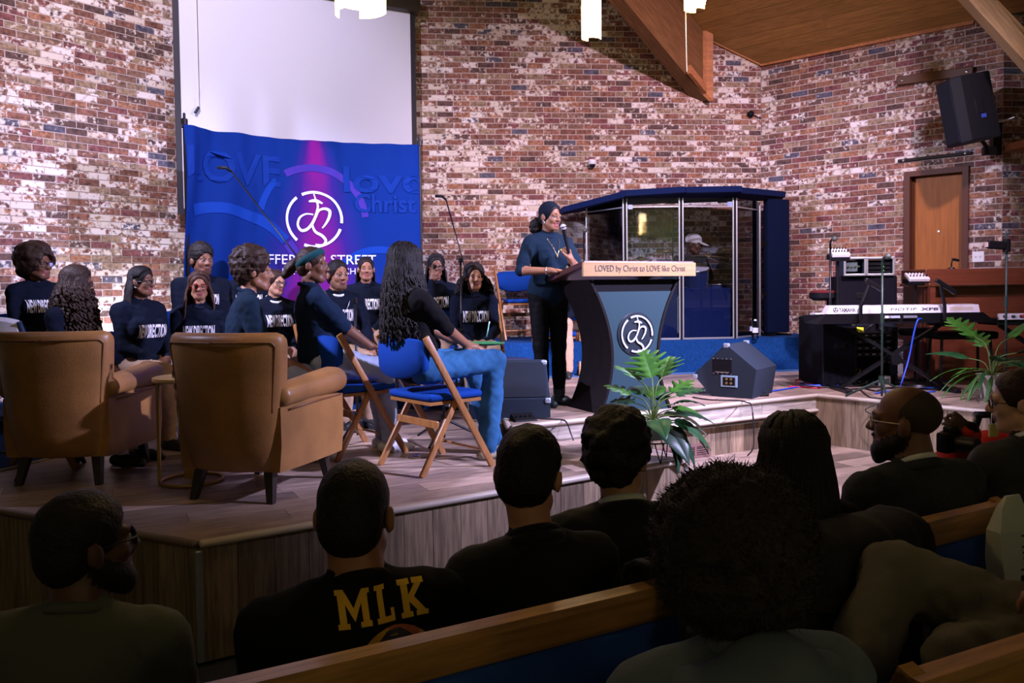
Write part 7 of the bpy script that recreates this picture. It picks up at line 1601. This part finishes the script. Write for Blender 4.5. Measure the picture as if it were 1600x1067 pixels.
# ------------------------------------------------------------------ drummer behind the acrylic
s = person('drummer in a white baseball cap behind the acrylic of the booth', 1084, 366, 399, 9.98, ZC, 28, (30, 12, 0), sex='m', hs=1.0, lean=8); m = skin('deep'); BK = mat('tee_charcoal', (.014, .015, .017), .9); s.torso(BK); s.necks(m); s.headf(m)
for q in (1, -1): s.arm(q, (q*.20, -.34, s.hip+.18), BK, m, 'short', hand=dict(dir=(-q*.2, -.95, -.1), back=(0, 0, 1), curl=.9), mskin=m)
s.seated_legs(BLKP, SHOEB, .16); done(s, .010); s.eyes()
f = Field(); f.ell(s.hp(0, -.014, .052), np.array([.084, .104, .088])*s.hs, s.hR, .01); f.ell(s.hp(0, -.01, -.06), (.12, .14, .095), s.hR, .006, None, -1); cpf = s.part('cap', f, mat('cap_white', (.62, .60, .55), .8), .008); f = Field(); f.ell(s.hp(0, .115, .030), np.array([.070, .075, .012]), s.hR @ rotm(0, 12, 0), .01); s.part('cap_bill', f, MATS['cap_white'], .007); s.decal(text_mb('Soul', .05, .018, bold=.02, m=INK), s.hp(0, .09, .07), s.hR @ np.array([1, 0, 0]), s.hR @ np.array([0, 0, 1]), 'cap_lettering') if False else None
# ------------------------------------------------------------------ the audience in the pews
AG = None
def sitter(label, px, top, chin, Y, face, sk, cloth, head=(0, 0, 0), sex='m', shirt=None, beard=None, vox=.010, legs=BLKP, lap_=True, tall=0.0, jacket=False, neckr=.054, **kw):
    s = person(label, px, top, chin, Y, 0.0, face, head, sex=sex, **kw); m = skin(sk); s.torso(cloth); s.necks(m, neckr); s.headf(m, beard=beard)
    if shirt: s.collar(shirt, .066, .016, .013); s.collar(cloth, .078, -.006, .019)
    else: s.collar(cloth, .070, .0, .014)
    if jacket: 
        for q in (-1, 1): s.f.cone(s.L(q*.10, -.015, s.tl-.06), s.L(q*s.sw*1.02, -.012, s.tl-.075), .070, .062, .03, cloth)
    for q in (1, -1): s.arm(q, (q*.10, -.33, s.hip+.07), cloth, hand=dict(dir=(-q*.4, -.9, -.2), back=(0, -.2, .95), curl=.4), mskin=m, r=1.12 if jacket else 1.0)
    s.seated_legs(legs, SHOEB); done(s, vox); return s
s = sitter('man in glasses and a dark olive jacket seen from behind at the far left', 138, 770, 918, 1.95, 182, 'deep', OLIV, head=(-46, -4, 0), hs=1.0, lean=2, sw=.20, beard=HAIRB, neckr=.058); s.short(HAIRB, .012, .056); s.glasses(FRAMEB, .027, .020, .003); s.eyes()
s = sitter('man with short faded hair in a black tee with big yellow letters on the back', 555, 722, 850, 1.92, 204, 'mid', BLKT, head=(-26, 4, 0), hs=1.02, lean=6, sw=.215, girth=1.12, neckr=.062); s.short(HAIRB, .008, .055, .001); mlk = s
s = sitter('slim man with short waved hair in a black suit seen from behind', 826, 670, 790, 2.15, 202, 'light', SUITB, head=(-36, 8, -4), hs=.98, lean=4, shirt=SUITB, sw=.178, jacket=True, neck=.02); s.short(HAIRB, .013, .055, .003, 120)
s = sitter('young man with thick curly hair in a black suit and white collar', 968, 652, 752, 2.45, 192, 'light', SUITB, head=(-44, 2, 0), hs=.98, lean=4, shirt=SHIRTW, sw=.185, jacket=True); s.afro(HAIRB, .028, .054, .012, 46, cz=.006, vox=.009)
s = sitter('child in a grey hoodie with a big round afro nearest the camera', 1142, 770, 935, 1.40, 194, 'mid', HOOD, head=(-16, 6, 0), hs=.86, lean=4, sw=.185, girth=1.05); afro_c = s
f = Field(); R_ = s.hR; f.ell(s.hp(0, -.02, .035), (.140, .136, .128), R_, .02); f.ell(s.hp(0, -.04, -.03), (.125, .11, .095), R_, .03); f.ell(s.hp(0, .15, -.02), (.07, .085, .11), R_, .02, None, -1); V, F = f.mesh(.009, lambda P: n3(P, 60, 4)*.008+n3(P, 130, 1)*.004)
hr = link('hair', np_mesh('hair', V, F, [mat('afro_brown_black', (.020, .012, .009), .8, bump=.6, bscale=150)]), s.t)
rs = np.random.default_rng(3); b = MB(); fn_ = np.cross(V[F[:, 1]]-V[F[:, 0]], V[F[:, 3]]-V[F[:, 0]]); fn_ /= np.linalg.norm(fn_, axis=1)[:, None]+1e-9; ce_ = V[F].mean(1)
vs_, fs_ = [], []
for i in rs.choice(len(F), 9000):
    p = ce_[i]; d = fn_[i]+rs.normal(0, .55, 3); d /= np.linalg.norm(d); sd_ = np.cross(d, rs.normal(0, 1, 3)); sd_ /= np.linalg.norm(sd_)+1e-9; L_ = rs.uniform(.004, .014); bnd = np.cross(d, sd_)*rs.uniform(-1, 1)+rs.normal(0, .3, 3); q = [p-d*.004, p+d*L_*.5+bnd*L_*.4, p+d*L_+bnd*L_]; k = len(vs_)
    for j, w_ in enumerate((.0010, .0008, .0003)): vs_ += [tuple(q[j]+sd_*w_), tuple(q[j]-sd_*w_)]
    fs_ += [(k, k+1, k+3, k+2), (k+2, k+3, k+5, k+4)]
b.add(vs_, fs_, MATS['afro_brown_black']); fz = b.build('hair_frizz', parent=hr, fix=False); fz['kind'] = 'stuff'
f = Field(); c0 = s.N-s.up*.03
for i in range(9):
    a0, a1 = rad(60+240*i/9), rad(60+240*(i+1)/9); q = lambda a: c0+s.rt*.125*math.sin(a)+s.fw*.105*math.cos(a)+s.up*(.015-.05*abs(math.sin(a))); f.cone(q(a0), q(a1), .042, None, .03)
f.cone(c0-s.fw*.09, c0-s.fw*.12-s.up*.13, .07, .03, .05); s.part('hood', f, HOOD, .010, lambda P: n3(P, 30, 2)*.006)
s = sitter('woman with long thin black braids parted at the crown in a dark tee', 1236, 648, 752, 2.45, 204, 'mid', BLKT, head=(-2, 6, 0), sex='f', hs=1.0, lean=4, sw=.18); s.part('hair', s.cap_field(.013, .055), HAIRB, .008, lambda P: np.abs(np.sin(P[..., 0]*150))*-.003); s.strands(HAIRB, 150, .40, .0075, (40, 320), .004, 8, .014, .8, seed=21, name='braids', taper=.2, segs=12); b = MB(); b.tube([tuple(s.hp(.086, .0+.012*math.cos(a), -.06+.022*math.sin(a))) for a in np.linspace(0, 2*PI, 14, endpoint=False)], .003, 5, GOLDJ, closed=True); b.build('hoop_earring', parent=s.t); b = text_mb('LEGACY', .26, .06, bold=.03, m=LETY); s.decal(b, s.L(0, -.10, .33), -s.rt, s.up, 'shirt_lettering', -s.fw)
s = sitter('bald bearded man in a grey tweed suit and white collar looking left', 1412, 603, 706, 2.80, 202, 'dark', SUITG, head=(36, -2, 0), beard=HAIRB, hs=1.02, lean=4, shirt=SHIRTW, sw=.225, girth=1.15, jacket=True, neckr=.064); s.glasses(mat('glasses_clear', (.5, .5, .55), .2), .026, .020, .0026); s.eyes()
f = Field(); f.ell(s.hp(0, -.024, .040), np.array([.0765, .094, .082])*s.hs, s.hR, .01); f.ell(s.hp(0, .09, .045), np.array([.080, .105, .080])*s.hs, s.hR, .01, None, -1); f.ell(s.hp(0, .03, -.13), (.12, .13, .10), s.hR, .01, None, -1); s.part('hair', f, mat('hair_shaved', (.040, .022, .012), .7), .008)
f = Field(); f.cone(s.N+s.fw*.075-s.up*.03, s.N+s.fw*.10-s.up*.06, .016, .020, .01); f.cone(s.N+s.fw*.10-s.up*.06, s.N+s.fw*.13-s.up*.20, .016, .024, .01); s.part('necktie', f, mat('tie_burgundy', (.16, .012, .03), .5), .008)
s = sitter('man in thin dark glasses and a charcoal suit at the right edge looking left', 1592, 580, 668, 3.22, 200, 'pale', mat('suit_charcoal', (.026, .026, .027), .85), head=(40, 4, 0), hs=1.0, lean=2, shirt=SHIRTW, sw=.21, girth=1.05, jacket=True); s.short(HAIRD, .010, .058); s.glasses(FRAMEB, .025, .018, .0022); s.eyes()
# person in red leaning forward with a camera
s = person('person in a bright red jacket holding up a camera behind the bearded man', 1598, 590, 665, 3.85, 0, 168, (30, 10, 0), sex='m', lean=14, hs=.95); m = skin('deep'); s.torso(RED); s.necks(m); s.headf(m); s.collar(RED, .075)
bs2 = None; o = Matrix.Rotation(s.face, 3, 'Z') @ Vector(s.HC); bs2 = Vector((s.hc.x-o.x, s.hc.y-o.y, 0)); inv2 = Matrix.Rotation(-s.face, 3, 'Z'); cmp_ = at(1492, 668, 3.62)
w_ = np.array(inv2 @ (at(1514, 676, 3.60)-bs2)); s.arm(1, w_, RED, pole=(.6, -.2, -.8), r=1.35, hand=dict(dir=(.6, .2, .5), back=(.2, .9, .3), curl=.8), mskin=m); E1_ = s.E.copy()
cf = Field(); s.f.cone(s.W-s.wd*.05, s.W-s.wd*.0, .047, .046, .008, BLACK)
s.arm(-1, (-.22, -.30, s.hip+.12), RED, r=1.2, hand=dict(dir=(.2, -.9, 0), back=(0, 0, 1), curl=.6), mskin=m); s.seated_legs(BLKP, SHOEB); done(s, .009); s.short()
cm = thing('photo_camera', 'black photo camera gripped by the person in the red jacket', 'camera', at(1485, 690, 3.58), rad(30)); MB().box((0, 0, 0), (.13, .06, .09), BLACK, bev=.012).build('camera_body', parent=cm, smooth='auto'); MB().box((0, 0, .055), (.05, .05, .03), BLACK, bev=.01).build('viewfinder', parent=cm); MB().lathe([(0, 0), (.036, 0), (.036, .07), (.033, .09), (0, .09)], 20, BLACKM, Matrix.Translation((0, -.03, 0)) @ Matrix.Rotation(PI/2, 4, 'X')).build('camera_lens', parent=cm, smooth='auto'); MB().lathe([(0, 0), (.010, 0), (.010, .012), (0, .013)], 10, STEEL, Matrix.Translation((.04, 0, .045))).build('dial', parent=cm)
tp = thing('tripod_head', 'black tripod fork behind the red sleeve', 'tripod', (at(1530, 640, 4.1).x, 4.1, 0)); zz = at(1530, 648, 4.1).z; b = MB(); b.tube([(-.02, 0, zz), (.08, 0, zz)], .018, 8, BLACKM); b.tube([(0, 0, zz), (-.05, 0, zz-.16)], .018, 8, BLACKM); b.tube([(.07, 0, zz), (.09, 0, zz-.2)], .018, 8, BLACKM); b.tube([(.02, 0, zz-.15), (.02, 0, .5)], .016, 8, BLACKM); b.build('fork', parent=tp, smooth=True)
for a in (0, 120, 240): MB().tube([(.02, 0, .55), (.02+.32*math.cos(rad(a)), .32*math.sin(rad(a)), .012)], .012, 6, BLACKM).build('leg', parent=tp)
bt = thing('paper_tag', 'small yellow paper tag hanging near the collar of the man at the right edge', 'tag', at(1552, 672, 3.7), .2); MB().box((0, 0, 0), (.045, .012, .06), mat('tag_yellow', (.52, .46, .16), .7), bev=.003).build('tag_card', parent=bt)
for q in (-.012, .012): MB().tube(spline([(q, 0, .03), (q*.8, 0, .06), (0, .01, .075)], 4), .002, 5, WHITE).build('tag_string', parent=bt)
# man whose crossed legs reach in from the right
kn = at(1398, 896, 2.06); hp_ = Vector((1.42, 1.90, .76)); fdir = Vector((kn.x-hp_.x, kn.y-hp_.y)); fa = math.atan2(fdir.x, -fdir.y)
s = Figure('m', hip=.76, lean=-8, twist=10, head=(-20, 0, 0)); m = skin('mid'); inv3 = Matrix.Rotation(-fa, 3, 'Z'); L3 = lambda p: np.array(inv3 @ (Vector(p)-Vector((hp_.x, hp_.y, 0))))
s.torso(TAUPE, bust=False); s.necks(m); s.headf(m); s.collar(TAUPE, .07)
s.leg(1, L3(kn), L3((.70, 1.78, .66)), GREYT, (0, -1, 0), None, 1.22); s.f.cone(L3((.70, 1.78, .66)), L3((.62, 1.66, .60)), .05, .036, .02, SHOEB)
s.leg(-1, L3((1.00, 1.80, .80)), L3((.98, 1.72, .36)), GREYT, (0, -1, 0), None, 1.22); s.f.cone(L3((.98, 1.72, .36)), L3((.98, 1.70, .09)), .06, .045, .02, GREYT); s.f.cone(L3((.98, 1.70, .05)), L3((.86, 1.80, .045)), .045, .036, .02, SHOEB)
for q, w_ in ((1, (1.22, 1.72, .98)), (-1, (1.30, 1.62, .92))): s.arm(q, L3(w_), TAUPE, r=1.25, hand=dict(dir=tuple(L3(kn)-L3(w_)), back=(0, 0, 1), curl=.4), mskin=m)
s.build('man with crossed legs in grey trousers and a taupe jacket reaching in from the right', 0, fa, xy=(hp_.x, hp_.y), vox=.010, fold=.011); s.short(HAIRB)
# big yellow letters and round print on the black tee
def slab(poly): return [(x, z) for x, z in poly]
LTR = {'M': [(0, 0), (.34, 0), (.34, .14), (.26, .14), (.26, .62), (.50, .16), (.74, .62), (.74, .14), (.66, .14), (.66, 0), (1.0, 0), (1.0, .14), (.94, .14), (.94, .86), (1.0, .86), (1.0, 1), (.76, 1), (.50, .50), (.24, 1), (0, 1), (0, .86), (.06, .86), (.06, .14), (0, .14)],
       'L': [(0, 0), (.74, 0), (.74, .34), (.60, .34), (.60, .15), (.34, .15), (.34, .86), (.44, .86), (.44, 1), (0, 1), (0, .86), (.10, .86), (.10, .14), (0, .14)],
       'K': [(0, 0), (.42, 0), (.42, .14), (.33, .14), (.33, .40), (.60, .14), (.54, .14), (.54, 0), (.96, 0), (.96, .14), (.88, .14), (.52, .52), (.84, .86), (.92, .86), (.92, 1), (.52, 1), (.52, .86), (.60, .86), (.33, .58), (.33, .86), (.42, .86), (.42, 1), (0, 1), (0, .86), (.09, .86), (.09, .14), (0, .14)]}
s = mlk; zc = .405; u0 = .005; sc_ = .100
def poly_mb(poly, m, sx=1, sz=1, ox=0, oz=0, off=0):
    bm = bmesh.new(); v = [bm.verts.new((ox+x*sx, 0, oz+z*sz)) for x, z in poly]; bm.faces.new(v); bm.normal_update(); bmesh.ops.triangulate(bm, faces=bm.faces); b = MB(); return b.bm(bm, m)
org = s.L(-.040, -.10, .436); bx_ = -.108
for ch, wch in (('M', .074), ('L', .058), ('K', .068)):
    s.decal(poly_mb(LTR[ch], LETY, wch, .078, bx_, .0), org, -s.rt, s.up, 'shirt_letter', -s.fw); bx_ += wch*(1.0 if ch != 'L' else .80)+.012
cx_, cz2, R_ = 0.018, -.108, .100
disc = lambda r, a0=0, a1=360, n=28: [(cx_+r*math.cos(rad(a0+(a1-a0)*i/n)), cz2+r*math.sin(rad(a0+(a1-a0)*i/n))) for i in range(n+(0 if a1-a0 == 360 else 1))]
PO, PY = mat('print_orange', (.46, .13, .04), .7), mat('print_amber', (.60, .34, .02), .7)
s.decal(poly_mb(disc(R_), PO), org, -s.rt, s.up, 'round_print', -s.fw, off=.004)
for a in (20, 100, 160): s.decal(poly_mb([(cx_, cz2)]+disc(R_, a, a+34, 8), PY), org, -s.rt, s.up, 'round_print', -s.fw, off=.0048)
face_ = [(-.052, -.10), (.045, -.10), (.052, -.03), (.050, .03), (.036, .072), (.010, .092), (-.022, .092), (-.046, .070), (-.056, .03), (-.058, -.04)]
s.decal(poly_mb([(cx_+x, cz2+z) for x, z in face_], PY), org, -s.rt, s.up, 'round_print', -s.fw, off=.0056)
hair_ = [(-.046, .070), (-.022, .092), (.010, .094), (.036, .076), (.056, .030), (.058, -.02), (.046, -.02), (.042, .03), (.026, .050), (-.010, .066), (-.034, .062)]
s.decal(poly_mb([(cx_+x, cz2+z) for x, z in hair_], INK), org, -s.rt, s.up, 'round_print', -s.fw, off=.0064)
for x in (-.034, .008):
    s.decal(poly_mb([(cx_+x-.018, cz2+.012), (cx_+x, cz2+.020), (cx_+x+.018, cz2+.014), (cx_+x+.016, cz2+.008), (cx_+x, cz2+.012)], INK), org, -s.rt, s.up, 'round_print', -s.fw, off=.0066); s.decal(poly_mb([(cx_+x-.012, cz2-.006), (cx_+x, cz2-.001), (cx_+x+.012, cz2-.006), (cx_+x, cz2-.012)], INK), org, -s.rt, s.up, 'round_print', -s.fw, off=.0066)
# coats hung over the pew and a bag at its end
def coat(px0, px1, label, m, drop, seed):
    t = thing('coat', label, 'coat', (0, 0, 0)); u0, u1 = u_on(px1, 900 if px0 < 1100 else 820, RZ), u_on(px0, 900, RZ); n, k = 36, 30; vs_, fs = [], []
    Mp = Matrix.Translation((pB.x, pB.y, 0)) @ Matrix.Rotation(math.atan2(pw_d.y, pw_d.x), 4, 'Z')
    for i in range(n+1):
        u = u0+(u1-u0)*i/n; e_ = 1-abs(2*i/n-1)**6
        for j in range(k+1):
            v = j/k; 
            if v < .3: q = v/.3; y, z = -.095-.03*(1-q), RZ-.30+.30*q
            elif v < .5: q = (v-.3)/.2*PI; y, z = -.095*math.cos(q)*1.0, RZ+.0+.055*math.sin(q)
            else: q = (v-.5)/.5; y, z = .095+.03*q, RZ-drop*q*(.55+.45*e_)
            w_ = .020*math.sin(u*34+seed+2*v)+.012*math.sin(u*71+seed*2-3*v); vs_.append(tuple(Mp @ Vector((u, y+math.copysign(abs(w_)+.004, y)*(.4+abs(v-.4)), z+.3*w_*(.4 if .3 < v < .5 else .1)))))
    for i in range(n):
        for j in range(k): a = i*(k+1)+j; fs.append((a, a+1, a+k+2, a+k+1))
    me = bpy.data.meshes.new('coat_cloth'); me.from_pydata(vs_, [], fs); me.materials.append(m); me.polygons.foreach_set('use_smooth', [True]*len(fs)); o = link('coat_cloth', me, t); sm = o.modifiers.new('thick', 'SOLIDIFY'); sm.thickness = .014; sm.offset = 1
    b = MB(); b.tube(spline([tuple(Mp @ Vector((u0+(u1-u0)*a, .13+.02*math.sin(a*9), RZ-.02-.10*math.sin(a*PI)))) for a in (.1, .3, .5, .7, .9)], 5), .022, 8, m); b.build('coat_collar', parent=t, smooth=True)
coat(1194, 1392, 'black coat hung over the pew behind the woman with braids', mat('coat_black', (.010, .009, .010), .9, bump=.2, bscale=100), .42, 1)
coat(985, 1050, 'dark grey coat folded over the pew by the child with the afro', mat('coat_charcoal', (.022, .023, .026), .9, bump=.2, bscale=100), .30, 5)
bgp = at(1578, 842, 2.42); t = thing('paper_bag', 'white printed paper bag standing at the end of the pew', 'bag', (bgp.x, bgp.y, bgp.z-.13), rad(20)); BGW = mat('bag_white', (.50, .54, .46), .75)
rings = [[(x*.06*w_+o_, y*.03*w2, z) for x, y in ((-1, -1), (1, -1), (1, 1), (-1, 1))] for z, w_, w2, o_ in ((0, .9, 1, 0), (.08, 1, 1, -.005), (.16, 1, .8, -.008), (.23, .75, .35, .0), (.262, .45, .12, .008))]
bd = loft(rings, BGW).build('bag_body', parent=t); b = MB()
for i in range(7): b.box((.020+.006*(i % 2), -.0315, .045+.017*i), (.024-.008*(i % 3), .001, .006), INK)
b.build('printed_bars', parent=bd); MB().box((.028, -.0315, .018), (.04, .001, .02), INK).build('printed_block', parent=bd)
